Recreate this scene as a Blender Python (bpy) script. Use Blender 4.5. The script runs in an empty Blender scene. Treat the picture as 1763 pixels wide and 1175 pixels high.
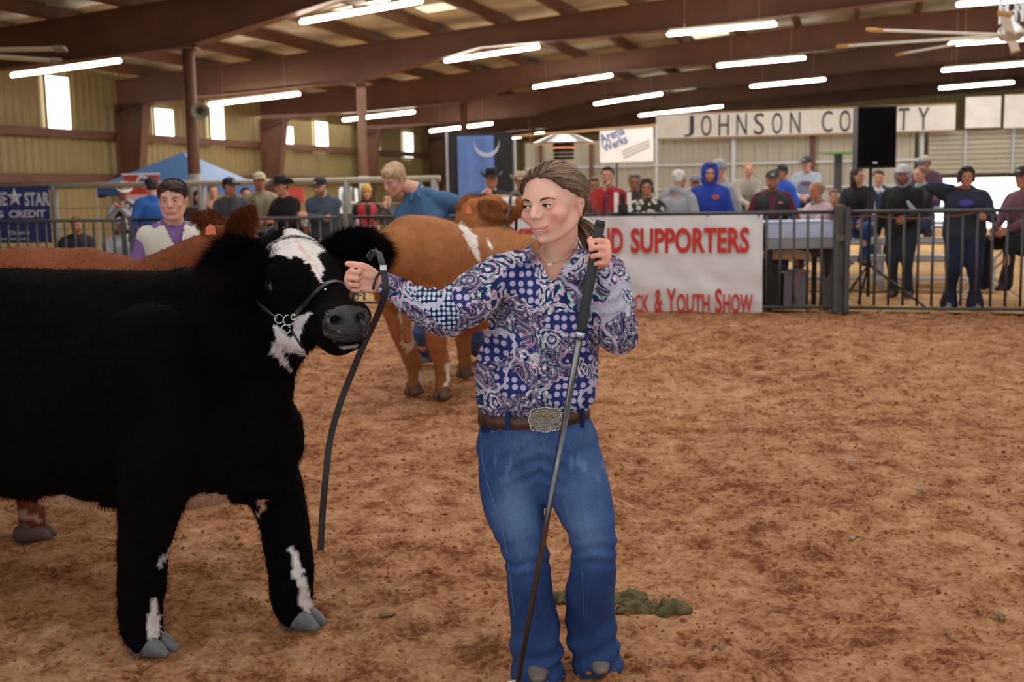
import bpy, bmesh, math, random
import numpy as np
from mathutils import Vector, Matrix, Quaternion
C = bpy.context.scene
COL = C.collection
random.seed(7)
RNG = np.random.RandomState(7)
V = Vector

# ------------------------------------------------------------------ camera
F, PCX, PCY = 2000.0, 881.5, 587.5
CAMH = 1.45
PITCH = math.atan(262.5 / F)
ROLL = 0.018
_f = V((0, math.cos(PITCH), -math.sin(PITCH)))
_r0 = V((1, 0, 0)); _u0 = V((0, math.sin(PITCH), math.cos(PITCH)))
_r = _r0 * math.cos(ROLL) - _u0 * math.sin(ROLL)
_u = _r0 * math.sin(ROLL) + _u0 * math.cos(ROLL)
CAMP = V((0, 0, CAMH))

def ray(px, py):
    return _f + _r * ((px - PCX) / F) - _u * ((py - PCY) / F)
def W(px, py, d):
    """point seen at a pixel of the photo, d metres ahead (a measuring aid)"""
    v = ray(px, py)
    return CAMP + v * (d / v.y)
def G(px, py, z=0.0):
    v = ray(px, py)
    return CAMP + v * ((z - CAMH) / v.z)

cam = bpy.data.cameras.new('camera')
camo = bpy.data.objects.new('camera', cam)
COL.objects.link(camo)
camo.matrix_world = Matrix((
    (_r.x, _u.x, -_f.x, 0), (_r.y, _u.y, -_f.y, 0), (_r.z, _u.z, -_f.z, CAMH), (0, 0, 0, 1)))
cam.sensor_width = 36.0
cam.lens = 36.0 * F / 1763.0
cam.clip_end = 300
cam.dof.use_dof = True
cam.dof.focus_distance = 3.45
cam.dof.aperture_fstop = 4.5
C.camera = camo

# ------------------------------------------------------------------ world, light, exposure
C.view_settings.view_transform = 'Standard'
C.view_settings.look = 'None'
C.view_settings.gamma = 1.0
C.view_settings.use_curve_mapping = False
C.view_settings.exposure = 0.0
w = bpy.data.worlds.new('overcast_sky'); C.world = w
w.use_nodes = True
nt = w.node_tree
bg = nt.nodes['Background']
bg.inputs['Color'].default_value = (0.93, 0.96, 1.0, 1)
bg.inputs['Strength'].default_value = 1.0

def area(name, loc, rot, sx, sy, power, col=(1, 1, 1)):
    l = bpy.data.lights.new(name, 'AREA')
    l.shape = 'RECTANGLE'; l.size = sx; l.size_y = sy; l.energy = power; l.color = col
    o = bpy.data.objects.new(name, l); COL.objects.link(o)
    o.location = loc; o.rotation_euler = rot
    return o
# added unseen fill lights overhead, and the camera's own small flash
area('fill_light_near', (0.5, 3.0, 5.6), (0, 0, 0), 9, 5, 230, (1.0, .96, .9))
area('fill_light_middle', (0.5, 9.5, 5.0), (0, 0, 0), 10, 4, 230, (1.0, .96, .9))
area('fill_light_far', (3.0, 17.5, 5.2), (0, 0, 0), 16, 5, 600, (1.0, .96, .9))
area('fill_light_back', (6.0, 27, 5.0), (0, 0, 0), 26, 6, 1100, (1.0, .97, .92))
area('fill_light_left', (-6.0, 40, 4.2), (0, 0, 0), 6, 20, 520, (1.0, .97, .88))
area('flash', (0.05, -0.05, CAMH + 0.14), (math.pi / 2 - .1, 0, 0), 0.06, 0.04, 5, (1, 1, 1))

# ------------------------------------------------------------------ helpers
def srgb(c):
    if isinstance(c, str):
        c = c.lstrip('#'); c = [int(c[i:i + 2], 16) / 255 for i in (0, 2, 4)]
    elif max(c) > 1.01:
        c = [x / 255 for x in c]
    return tuple((x / 12.92 if x <= .04045 else ((x + .055) / 1.055) ** 2.4) for x in c)

MATS = {}
def mat(name, color, rough=.7, metal=0., spec=.5, bump=0., bscale=40., var=0., vscale=6., emit=None, estr=0., sss=0., attr=None, sheen=0., trans=0., alpha=None):
    """plain procedural material: base colour with a little noise variation and fine relief"""
    if name in MATS: return MATS[name]
    m = bpy.data.materials.new(name); m.use_nodes = True
    nt = m.node_tree; N = nt.nodes; L = nt.links
    b = N['Principled BSDF']
    c = srgb(color)
    b.inputs['Base Color'].default_value = (*c, 1)
    b.inputs['Roughness'].default_value = rough
    b.inputs['Metallic'].default_value = metal
    b.inputs['Specular IOR Level'].default_value = spec
    if sheen: b.inputs['Sheen Weight'].default_value = sheen
    if trans: b.inputs['Transmission Weight'].default_value = trans
    if sss:
        b.inputs['Subsurface Weight'].default_value = sss
        b.inputs['Subsurface Radius'].default_value = (.012, .004, .002)
        b.inputs['Subsurface Scale'].default_value = 1.0
    tc = N.new('ShaderNodeTexCoord')
    src = None
    if attr:
        a = N.new('ShaderNodeAttribute'); a.attribute_name = attr
        src = a.outputs['Color']; L.new(src, b.inputs['Base Color'])
    if var:
        n = N.new('ShaderNodeTexNoise'); n.inputs['Scale'].default_value = vscale; n.inputs['Detail'].default_value = 5
        L.new(tc.outputs['Object'], n.inputs['Vector'])
        mr = N.new('ShaderNodeMapRange'); mr.inputs[1].default_value = .3; mr.inputs[2].default_value = .7
        mr.inputs[3].default_value = 1 - var; mr.inputs[4].default_value = 1 + var
        L.new(n.outputs['Fac'], mr.inputs[0])
        mx = N.new('ShaderNodeVectorMath'); mx.operation = 'SCALE'
        if src: L.new(src, mx.inputs[0])
        else: mx.inputs[0].default_value = c
        L.new(mr.outputs[0], mx.inputs['Scale'])
        L.new(mx.outputs[0], b.inputs['Base Color'])
    if bump:
        n = N.new('ShaderNodeTexNoise'); n.inputs['Scale'].default_value = bscale; n.inputs['Detail'].default_value = 4
        L.new(tc.outputs['Object'], n.inputs['Vector'])
        bp = N.new('ShaderNodeBump'); bp.inputs['Strength'].default_value = bump; bp.inputs['Distance'].default_value = .01
        L.new(n.outputs['Fac'], bp.inputs['Height']); L.new(bp.outputs[0], b.inputs['Normal'])
    if emit is not None:
        b.inputs['Emission Color'].default_value = (*srgb(emit), 1); b.inputs['Emission Strength'].default_value = estr
    MATS[name] = m
    return m

def tag(o, label=None, cat=None, group=None, kind=None):
    if label: o['label'] = label
    if cat: o['category'] = cat
    if group: o['group'] = group
    if kind: o['kind'] = kind
    return o

def empty(name, loc, label=None, cat=None, group=None, rz=0., kind=None):
    o = bpy.data.objects.new(name, None); COL.objects.link(o)
    o.location = loc; o.rotation_euler = (0, 0, rz)
    o.empty_display_size = .1
    return tag(o, label, cat, group, kind)

def inv_of(parent):
    return (Matrix.Translation(parent.location) @ parent.rotation_euler.to_matrix().to_4x4() @ Matrix.Diagonal((*parent.scale, 1))).inverted()

def link_mesh(me, name, m=None, parent=None, world=True, smooth=True):
    o = bpy.data.objects.new(name, me); COL.objects.link(o)
    if m is not None:
        if len(me.materials): me.materials.clear()
        for x in (m if isinstance(m, (list, tuple)) else [m]): me.materials.append(x)
    if smooth: me.shade_smooth()
    if parent:
        o.parent = parent
        if world:
            M = inv_of(parent)
            pp = parent
            # nested: a part may itself have a parent; its own basis is identity then
            if parent.parent is not None and parent.type == 'MESH':
                M = Matrix.Identity(4)
            o.matrix_parent_inverse = M
    return o

def copy_tree(o, parent=None):
    c = o.copy(); COL.objects.link(c); c.parent = parent
    for ch in list(o.children): copy_tree(ch, c)
    return c

class MB:
    """collects simple shapes into one mesh"""
    def __init__(s): s.v = []; s.f = []; s.mi = []; s.cur = 0
    def add(s, vs, fs):
        b = len(s.v); s.v += [tuple(x) for x in vs]; s.f += [tuple(b + i for i in f) for f in fs]; s.mi += [s.cur] * len(fs)
    def box(s, c, size, M=None, bevel=0):
        hx, hy, hz = [x / 2 for x in size]
        vs = [V((x, y, z)) for x in (-hx, hx) for y in (-hy, hy) for z in (-hz, hz)]
        c = V(c)
        vs = [(M @ v if M else v) + c for v in vs]
        s.add(vs, [(0, 1, 3, 2), (4, 6, 7, 5), (0, 4, 5, 1), (2, 3, 7, 6), (0, 2, 6, 4), (1, 5, 7, 3)])
        return s
    def beam(s, p0, p1, w, h, up=(0, 0, 1)):
        """a bar of rectangular section from p0 to p1 (h along up)"""
        p0 = V(p0); p1 = V(p1); t = (p1 - p0).normalized(); sd = t.cross(V(up)).normalized(); u = sd.cross(t)
        vs = [p + sd * a + u * b for p in (p0, p1) for a, b in ((-w / 2, -h / 2), (w / 2, -h / 2), (w / 2, h / 2), (-w / 2, h / 2))]
        s.add(vs, [(0, 3, 2, 1), (4, 5, 6, 7), (0, 1, 5, 4), (1, 2, 6, 5), (2, 3, 7, 6), (3, 0, 4, 7)])
        return s
    def tube(s, pts, rad, n=12, side=None, caps='round', closed=False):
        """pts path, rad scalar or list of scalars / (a,b) pairs (a along side, b across)"""
        pts = [V(p) for p in pts]; k = len(pts)
        if not isinstance(rad, (list, tuple)) or (len(rad) == 2 and k != 2 and not isinstance(rad[0], (list, tuple))): rad = [rad] * k
        rad = [(r, r) if not isinstance(r, (list, tuple)) else r for r in rad]
        rings = []
        ts = []
        for i in range(k):
            a = pts[max(i - 1, 0)]; b = pts[min(i + 1, k - 1)]
            ts.append((b - a).normalized() if (b - a).length > 1e-9 else V((0, 0, 1)))
        sd = V(side) if side is not None else ts[0].orthogonal()
        prev = None
        def ring(p, sdv, u, r):
            return [p + sdv * (r[0] * math.cos(2 * math.pi * j / n)) + u * (r[1] * math.sin(2 * math.pi * j / n)) for j in range(n)]
        fr = []
        for i in range(k):
            base = V(side) if side is not None else (prev if prev is not None else sd)
            sv = base - ts[i] * base.dot(ts[i])
            sv = sv.normalized() if sv.length > 1e-6 else ts[i].orthogonal().normalized()
            prev = sv; fr.append((sv, ts[i].cross(sv)))
        if caps == 'round':
            for q in (80, 55, 28):
                c_, s_ = math.cos(math.radians(q)), math.sin(math.radians(q))
                m_ = (rad[0][0] + rad[0][1]) / 2
                rings.append(ring(pts[0] - ts[0] * m_ * s_, *fr[0], (rad[0][0] * c_, rad[0][1] * c_)))
        for i in range(k): rings.append(ring(pts[i], *fr[i], rad[i]))
        if caps == 'round':
            for q in (28, 55, 80):
                c_, s_ = math.cos(math.radians(q)), math.sin(math.radians(q))
                m_ = (rad[-1][0] + rad[-1][1]) / 2
                rings.append(ring(pts[-1] + ts[-1] * m_ * s_, *fr[-1], (rad[-1][0] * c_, rad[-1][1] * c_)))
        vs = [p for r in rings for p in r]; fs = []
        for i in range(len(rings) - 1):
            for j in range(n):
                fs.append((i * n + j, i * n + (j + 1) % n, (i + 1) * n + (j + 1) % n, (i + 1) * n + j))
        if caps:
            fs.append(tuple(range(n))[::-1]); fs.append(tuple((len(rings) - 1) * n + j for j in range(n)))
        s.add(vs, fs); return s
    def ell(s, c, r, M=None, nu=16, nv=10):
        c = V(c); vs = []; fs = []
        r = (r, r, r) if not isinstance(r, (list, tuple)) else r
        for i in range(nv + 1):
            t = math.pi * i / nv
            for j in range(nu):
                p = 2 * math.pi * j / nu
                q = V((r[0] * math.sin(t) * math.cos(p), r[1] * math.sin(t) * math.sin(p), r[2] * math.cos(t)))
                vs.append((M @ q if M else q) + c)
        for i in range(nv):
            for j in range(nu):
                a, b = i * nu + j, i * nu + (j + 1) % nu
                if i == 0: fs.append((i * nu, (i + 1) * nu + j, (i + 1) * nu + (j + 1) % nu)) if False else fs.append((a, a + nu, b + nu, b))
                else: fs.append((a, a + nu, b + nu, b))
        s.add(vs, fs); return s
    def lathe(s, prof, c=(0, 0, 0), n=20, M=None):
        """prof list of (r,z)"""
        vs = []; fs = []
        for r, z in prof:
            for j in range(n):
                q = V((r * math.cos(2 * math.pi * j / n), r * math.sin(2 * math.pi * j / n), z))
                vs.append((M @ q if M else q) + V(c))
        for i in range(len(prof) - 1):
            for j in range(n): fs.append((i * n + j, i * n + (j + 1) % n, (i + 1) * n + (j + 1) % n, (i + 1) * n + j))
        s.add(vs, fs); return s
    def prism(s, poly, z0, z1, M=None):
        n = len(poly); vs = [V((x, y, z)) for z in (z0, z1) for x, y in poly]
        if M: vs = [M @ v for v in vs]
        s.add(vs, [tuple(range(n))[::-1], tuple(range(n, 2 * n))] + [(i, (i + 1) % n, n + (i + 1) % n, n + i) for i in range(n)]); return s
    def mesh(s, name):
        me = bpy.data.meshes.new(name); me.from_pydata(s.v, [], s.f); me.update()
        if any(s.mi): me.polygons.foreach_set('material_index', s.mi)
        return me
    def build(s, name, m, parent=None, world=True, smooth=False):
        me = s.mesh(name)
        bm = bmesh.new(); bm.from_mesh(me); bmesh.ops.remove_doubles(bm, verts=bm.verts, dist=1e-6); bmesh.ops.recalc_face_normals(bm, faces=bm.faces); bm.to_mesh(me); bm.free()
        return link_mesh(me, name, m, parent, world, smooth)

def smooth_path(pts, rads, k=4):
    """Catmull-Rom through points and radii (scalars or pairs)"""
    P = [np.array(p, float) for p in pts]; R = [np.array(r if isinstance(r, (list, tuple)) else (r, r), float) for r in rads]
    op, orr = [], []
    n = len(P)
    for i in range(n - 1):
        p0, p1, p2, p3 = P[max(i - 1, 0)], P[i], P[i + 1], P[min(i + 2, n - 1)]
        r0, r1, r2, r3 = R[max(i - 1, 0)], R[i], R[i + 1], R[min(i + 2, n - 1)]
        for j in range(k):
            t = j / k
            f = lambda a, b, c, d: .5 * ((2 * b) + (-a + c) * t + (2 * a - 5 * b + 4 * c - d) * t * t + (-a + 3 * b - 3 * c + d) * t ** 3)
            op.append(tuple(f(p0, p1, p2, p3))); orr.append(tuple(np.maximum(f(r0, r1, r2, r3), 1e-4)))
    op.append(tuple(P[-1])); orr.append(tuple(R[-1]))
    return op, orr

class Blob(MB):
    """shapes fused into one continuous skin by a voxel remesh"""
    def limb(s, pts, rads, side=None, n=18, k=4):
        p, r = smooth_path(pts, rads, k); return s.tube(p, r, n, side)
    def skin(s, voxel=.01, smooth=3, fn=None):
        me = s.mesh('tmp')
        bm = bmesh.new(); bm.from_mesh(me); bmesh.ops.remove_doubles(bm, verts=bm.verts, dist=1e-5); bmesh.ops.recalc_face_normals(bm, faces=bm.faces); bm.to_mesh(me); bm.free()
        o = bpy.data.objects.new('tmp', me); COL.objects.link(o)
        r = o.modifiers.new('r', 'REMESH'); r.mode = 'VOXEL'; r.voxel_size = voxel
        if smooth:
            q = o.modifiers.new('s', 'SMOOTH'); q.factor = .5; q.iterations = smooth
        dg = bpy.context.evaluated_depsgraph_get(); dg.update()
        out = bpy.data.meshes.new_from_object(o.evaluated_get(dg))
        bpy.data.objects.remove(o); bpy.data.meshes.remove(me)
        if fn is not None:
            P, Nn = mesh_arrays(out); P2 = fn(P, Nn)
            if P2 is not None: set_verts(out, P2)
        return out
    def fuse(s, name, m, parent=None, voxel=.01, smooth=3, fn=None, world=True):
        return link_mesh(s.skin(voxel, smooth, fn), name, m, parent, world, True)

def mesh_arrays(me):
    n = len(me.vertices); P = np.empty(n * 3); me.vertices.foreach_get('co', P)
    Nn = np.empty(n * 3); me.vertices.foreach_get('normal', Nn)
    return P.reshape(-1, 3), Nn.reshape(-1, 3)
def set_verts(me, P):
    me.vertices.foreach_set('co', np.ascontiguousarray(P, dtype=np.float32).ravel()); me.update()
def set_color(me, cols, name='Col'):
    a = me.color_attributes.get(name) or me.color_attributes.new(name, 'FLOAT_COLOR', 'POINT')
    c = np.ones((len(me.vertices), 4), np.float32); c[:, :cols.shape[1]] = cols
    a.data.foreach_set('color', c.ravel())

def _hash(ix, iy, iz, seed):
    h = (ix * 374761393 + iy * 668265263 + iz * 2147483647 + seed * 1274126177) & 0xffffffff
    h = ((h ^ (h >> 13)) * 1274126177) & 0xffffffff
    return ((h ^ (h >> 16)) & 0xffff) / 65535.0 * 2 - 1
def vnoise(P, scale=1., seed=0):
    P = np.asarray(P) * scale; I = np.floor(P).astype(np.int64); f = P - I; f = f * f * (3 - 2 * f)
    r = 0
    for dx in (0, 1):
        for dy in (0, 1):
            for dz in (0, 1):
                wgt = (f[:, 0] if dx else 1 - f[:, 0]) * (f[:, 1] if dy else 1 - f[:, 1]) * (f[:, 2] if dz else 1 - f[:, 2])
                r = r + wgt * _hash(I[:, 0] + dx, I[:, 1] + dy, I[:, 2] + dz, seed)
    return r
def fbm(P, scale=1., seed=0, oct=3):
    r = 0; a = 1.
    for i in range(oct):
        r = r + a * vnoise(P, scale * 2 ** i, seed + i * 17); a *= .5
    return r

def brush(P, c, rad, disp, ax=None):
    """soft local push; rad scalar or per-axis"""
    d = (P - np.array(c)) / np.array(rad)
    w_ = np.exp(-(d ** 2).sum(1) * 1.6)
    return P + w_[:, None] * np.array(disp)

def strands(name, m, parent, roots, dirs, length, width, world=True, droop=.3, seed=0, segs=2, cols=None):
    """tapered blades of hair, joined into one stuff part"""
    rng = np.random.RandomState(seed); n = len(roots)
    roots = np.asarray(roots); dirs = np.asarray(dirs, float)
    L_ = np.broadcast_to(np.asarray(length), (n,)) * rng.uniform(.6, 1.25, n)
    sd = np.cross(dirs, rng.normal(size=(n, 3))); sd /= np.linalg.norm(sd, axis=1)[:, None] + 1e-9
    vs = []; per = 2 * segs + 1
    out = np.empty((n, per, 3))
    for k in range(segs + 1):
        t = k / segs
        c = roots + dirs * (L_ * t)[:, None]; c[:, 2] -= droop * L_ * t * t
        wd = width * (1 - t) * .5
        if k < segs:
            out[:, 2 * k] = c + sd * wd; out[:, 2 * k + 1] = c - sd * wd
        else: out[:, 2 * k] = c
    vs = out.reshape(-1, 3)
    base = np.arange(n)[:, None] * per
    fl = []
    tri = []
    for k in range(segs):
        if k < segs - 1: tri += [(2 * k, 2 * k + 1, 2 * k + 3), (2 * k, 2 * k + 3, 2 * k + 2)]
        else: tri += [(2 * k, 2 * k + 1, 2 * k + 2)]
    tri = np.array(tri)
    faces = (base[:, None, :] + tri[None]).reshape(-1, 3)
    me = bpy.data.meshes.new(name)
    me.vertices.add(len(vs)); me.vertices.foreach_set('co', vs.astype(np.float32).ravel())
    me.loops.add(faces.size); me.loops.foreach_set('vertex_index', faces.astype(np.int32).ravel())
    me.polygons.add(len(faces)); me.polygons.foreach_set('loop_start', np.arange(0, faces.size, 3, dtype=np.int32))
    me.update(calc_edges=True)
    if cols is not None: set_color(me, np.repeat(cols, per, axis=0))
    o = link_mesh(me, name, m, parent, world, False)
    o['kind'] = 'stuff'
    return o

def text_mesh(txt, size_x, size_y, bold=0., thick=.004):
    """lettering as geometry, fitted to a box size_x by size_y, lower left at origin in XY plane"""
    cu = bpy.data.curves.new('txt', 'FONT'); cu.body = txt; cu.extrude = thick / 2; cu.offset = bold; cu.resolution_u = 3
    o = bpy.data.objects.new('txt', cu); COL.objects.link(o)
    dg = bpy.context.evaluated_depsgraph_get(); dg.update()
    me = bpy.data.meshes.new_from_object(o.evaluated_get(dg)); bpy.data.objects.remove(o); bpy.data.curves.remove(cu)
    P, _ = mesh_arrays(me); lo = P.min(0); hi = P.max(0)
    P = P - lo
    P[:, 0] *= size_x / (hi[0] - lo[0]); P[:, 1] *= size_y / (hi[1] - lo[1]); P[:, 2] = (P[:, 2] / max(hi[2] - lo[2], 1e-6) - .5) * thick
    set_verts(me, P); me.materials.clear()
    return me
def place_text(me, name, m, origin, xdir, ydir, parent=None):
    x = V(xdir).normalized(); y = V(ydir).normalized(); z = x.cross(y)
    M = Matrix(((x.x, y.x, z.x, origin[0]), (x.y, y.y, z.y, origin[1]), (x.z, y.z, z.z, origin[2]), (0, 0, 0, 1)))
    me.transform(M)
    return link_mesh(me, name, m, parent, True, False)
# ------------------------------------------------------------------ materials of the place
M_steel = mat('brown_primer_steel', '#6c4a3b', rough=.6, var=.18, vscale=1.2)
M_deck = mat('roof_metal', '#cbc6b6', rough=.35, metal=.25, var=.3, vscale=.9)
M_olive = mat('olive_sheet', '#9c8b5a', rough=.55, var=.1, vscale=.8)
M_greywall = mat('pale_sheet', '#b5b2a6', rough=.5, var=.08, vscale=.8)
M_day = mat('daylight_panel', '#ffffff', emit='#f6fbff', estr=3.2)
M_tube = mat('lit_tube', '#ffffff', emit='#fff8ea', estr=32)
M_house = mat('lamp_housing', '#b8a890', rough=.5)
M_white = mat('white_sign_paint', '#e9eaec', rough=.5, var=.06, vscale=3)
M_black = mat('black_paint', '#141415', rough=.5)
M_bar = mat('dark_gate_steel', '#4c5050', rough=.45, metal=.35, var=.15, vscale=8)
M_alu = mat('aluminium', '#c4c8cc', rough=.35, metal=.6)
M_vinyl = mat('white_vinyl', '#dcdde0', rough=.35, var=.03, vscale=5, bump=.35, bscale=3)
M_red = mat('red_ink', '#c32a20', rough=.4)
M_navy = mat('navy_vinyl', '#232f72', rough=.4, var=.1, vscale=4)
M_lett = mat('white_ink', '#d8dce6', rough=.5)
M_wood = mat('plywood', '#a77b4c', rough=.7, var=.2, vscale=9)

EX = V((8, -2.44, 0)).normalized()      # across the building
EY = V((2.44, 8, 0)).normalized()       # along the building
def FR(k, s, z=0.):                        # frame k, s metres from the left wall
    return V((-11.2 + 2.44 * (k - 2), 34 + 8 * (k - 2), z)) + EX * s
def ztop(s): return 4.7 + .08 * min(s, 21) + .03 * max(s - 21, 0)
WN = EX                                     # left wall normal
def on_plane(px, py, P0, n):
    v = ray(px, py); t = (V(P0) - CAMP).dot(V(n)) / v.dot(V(n)); return CAMP + v * t
def WL(px, py, off=0.): return on_plane(px, py, FR(2, off), EX)

# ------------------------------------------------------------------ floor
def dirt_material(name, base, dark, light, scale=1., chips=True):
    m = bpy.data.materials.new(name); m.use_nodes = True; nt = m.node_tree; N = nt.nodes; L = nt.links
    b = N['Principled BSDF']; b.inputs['Roughness'].default_value = .95; b.inputs['Specular IOR Level'].default_value = .15
    tc = N.new('ShaderNodeTexCoord')
    n1 = N.new('ShaderNodeTexNoise'); n1.inputs['Scale'].default_value = 5.5 * scale; n1.inputs['Detail'].default_value = 9; n1.inputs['Roughness'].default_value = .68
    n2 = N.new('ShaderNodeTexNoise'); n2.inputs['Scale'].default_value = .7 * scale; n2.inputs['Detail'].default_value = 4
    n3 = N.new('ShaderNodeTexNoise'); n3.inputs['Scale'].default_value = 38 * scale; n3.inputs['Detail'].default_value = 6; n3.inputs['Roughness'].default_value = .7
    for n in (n1, n2, n3): L.new(tc.outputs['Object'], n.inputs['Vector'])
    cr = N.new('ShaderNodeValToRGB'); e = cr.color_ramp.elements
    e[0].position = .33; e[0].color = (*srgb(dark), 1); e[1].position = .70; e[1].color = (*srgb(light), 1)
    k = e.new(.5); k.color = (*srgb(base), 1)
    ad = N.new('ShaderNodeMath'); ad.operation = 'ADD'
    m2 = N.new('ShaderNodeMath'); m2.operation = 'MULTIPLY_ADD'; m2.inputs[1].default_value = .35; m2.inputs[2].default_value = -.175
    L.new(n2.outputs['Fac'], m2.inputs[0]); L.new(n1.outputs['Fac'], ad.inputs[0]); L.new(m2.outputs[0], ad.inputs[1])
    m3 = N.new('ShaderNodeMath'); m3.operation = 'MULTIPLY_ADD'; m3.inputs[1].default_value = .8; m3.inputs[2].default_value = -.40
    ad2 = N.new('ShaderNodeMath'); ad2.operation = 'ADD'
    L.new(n3.outputs['Fac'], m3.inputs[0]); L.new(ad.outputs[0], ad2.inputs[0]); L.new(m3.outputs[0], ad2.inputs[1])
    L.new(ad2.outputs[0], cr.inputs['Fac']); L.new(cr.outputs['Color'], b.inputs['Base Color'])
    bp = N.new('ShaderNodeBump'); bp.inputs['Strength'].default_value = .9; bp.inputs['Distance'].default_value = .02
    L.new(ad2.outputs[0], bp.inputs['Height']); L.new(bp.outputs[0], b.inputs['Normal'])
    MATS[name] = m; return m
M_dirt = dirt_material('red_arena_dirt', '#b8825b', '#7a4a2c', '#d4a67e')
M_sand = dirt_material('tan_trodden_sand', '#c09a6c', '#9c7647', '#d2b083', .6)
M_clod = mat('dirt_clod', '#9a6238', rough=.95, var=.3, vscale=30, spec=.1)

def fence_d(px): return 1.0 / (.0626 + 1.042e-5 * px)
def fence_pt(px, z=0.):
    d = fence_d(px); v = ray(px, 500); return V((v.x / v.y * d, d, z))
FA, FB = fence_pt(-300), fence_pt(1900)
FDIR = (FB - FA).normalized()

# ring floor: rows get finer towards the camera, true relief
xs = np.linspace(-1, 1, 520); ys = 1.2 * (17.5 / 1.2) ** np.linspace(0, 1, 560)
X, Y = np.meshgrid(xs, ys); X = X * (Y * .52 + 2.2)
P = np.stack([X.ravel(), Y.ravel(), np.zeros(X.size)], 1)
rel = .016 * fbm(P, 2.3, 3, 3) + .011 * fbm(P, 9., 5, 3)
q = vnoise(P, 6.5, 40); rel += -.016 * np.clip(q - .35, 0, 1) * 2
rel += .006 * fbm(P, 34., 21, 2) + .012 * np.clip(fbm(P, 17., 61, 3), -.2, 1)
P[:, 2] = rel - .012
n_, m_ = X.shape
idx = np.arange(n_ * m_).reshape(n_, m_)
Fq = np.stack([idx[:-1, :-1].ravel(), idx[:-1, 1:].ravel(), idx[1:, 1:].ravel(), idx[1:, :-1].ravel()], 1)
me = bpy.data.meshes.new('floor'); me.from_pydata(P.tolist(), [], Fq.tolist()); me.update()
fl = link_mesh(me, 'floor', M_dirt); tag(fl, kind='structure')
FLOOR_FN = None
mb = MB()
for x0, x1, y0, y1 in ((-30, 40, 1.0, 80),): 
    mb.add([(x0, y0, -.06), (x1, y0, -.06), (x1, y1, -.06), (x0, y1, -.06)], [(0, 1, 2, 3)])
o = mb.build('floor', M_dirt); tag(o, kind='structure'); o.name = 'floor.001'
# trodden sand outside the ring
mb = MB(); a = FA + V((0, .25, 0)) - FDIR * 14; b_ = FB + V((0, .25, 0)) + FDIR * 20
mb.add([(a.x, a.y, -.0), (b_.x, b_.y, -.0), (b_.x + 20, 90, 0.0), (a.x - 15, 90, 0.0)], [(0, 1, 2, 3)])
o = mb.build('floor_outside', M_sand); tag(o, kind='structure'); o.name = 'floor.002'
# loose clods scattered on the dirt
rng = np.random.RandomState(5)
_ph = (1 + 5 ** .5) / 2; cv = [V(c_).normalized() for c_ in ((-1, _ph, 0), (1, _ph, 0), (-1, -_ph, 0), (1, -_ph, 0), (0, -1, _ph), (0, 1, _ph), (0, -1, -_ph), (0, 1, -_ph), (_ph, 0, -1), (_ph, 0, 1), (-_ph, 0, -1), (-_ph, 0, 1))]
cf = [(0, 11, 5), (0, 5, 1), (0, 1, 7), (0, 7, 10), (0, 10, 11), (1, 5, 9), (5, 11, 4), (11, 10, 2), (10, 7, 6), (7, 1, 8), (3, 9, 4), (3, 4, 2), (3, 2, 6), (3, 6, 8), (3, 8, 9), (4, 9, 5), (2, 4, 11), (6, 2, 10), (8, 6, 7), (9, 8, 1)]
vs = []; fs = []
for i in range(11000):
    y = 1.5 * (13.5 / 1.5) ** rng.rand(); x = (rng.rand() * 2 - 1) * (y * .47 + .3)
    r = .002 + .008 * rng.rand() ** 5 + .0005 * y
    sc = rng.uniform(.6, 1.25, (12, 1)) * rng.uniform(.6, 1.4, (1, 3)) * r; base = len(vs)
    for k, c_ in enumerate(cv): vs.append((x + c_[0] * sc[k, 0], y + c_[1] * sc[k, 1], .004 + c_[2] * sc[k, 2] * .7))
    fs += [tuple(base + j for j in f) for f in cf]
me = bpy.data.meshes.new('dirt_clods'); me.from_pydata(vs, [], fs); me.update()
o = link_mesh(me, 'dirt_clods', M_clod, smooth=True); tag(o, 'loose red dirt clods scattered over the arena floor', 'dirt', kind='stuff')

# ------------------------------------------------------------------ roof
root = empty('ceiling', (0, 0, 0), kind='structure')
# corrugated deck
def deck(s0, s1, k0, k1):
    mb = MB(); n = int((k1 - k0) * 8.36 / .24)
    vs = []
    for i in range(n * 2 + 1):
        k = k0 + (k1 - k0) * i / (2 * n); dz = .05 * (i % 2)
        for s in (s0, s1): vs.append(FR(k, s, ztop(s) + .28 + dz))
    fs = [(2 * i, 2 * i + 1, 2 * i + 3, 2 * i + 2) for i in range(2 * n)]
    mb.add(vs, fs); return mb
deck(-.3, 21, -2.2, 6.2).build('roof_sheet', M_deck, root)
deck(21, 48, -2.2, 6.2).build('roof_sheet', M_deck, root)
for s in np.arange(1.0, 42, 1.75):
    if s > 30: break
    p0 = FR(-2, s, ztop(s) + .14); p1 = FR(6, s, ztop(s) + .14)
    mb = MB(); mb.beam(p0, p1, .12, .26); mb.build('purlin', M_steel, root)
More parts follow.
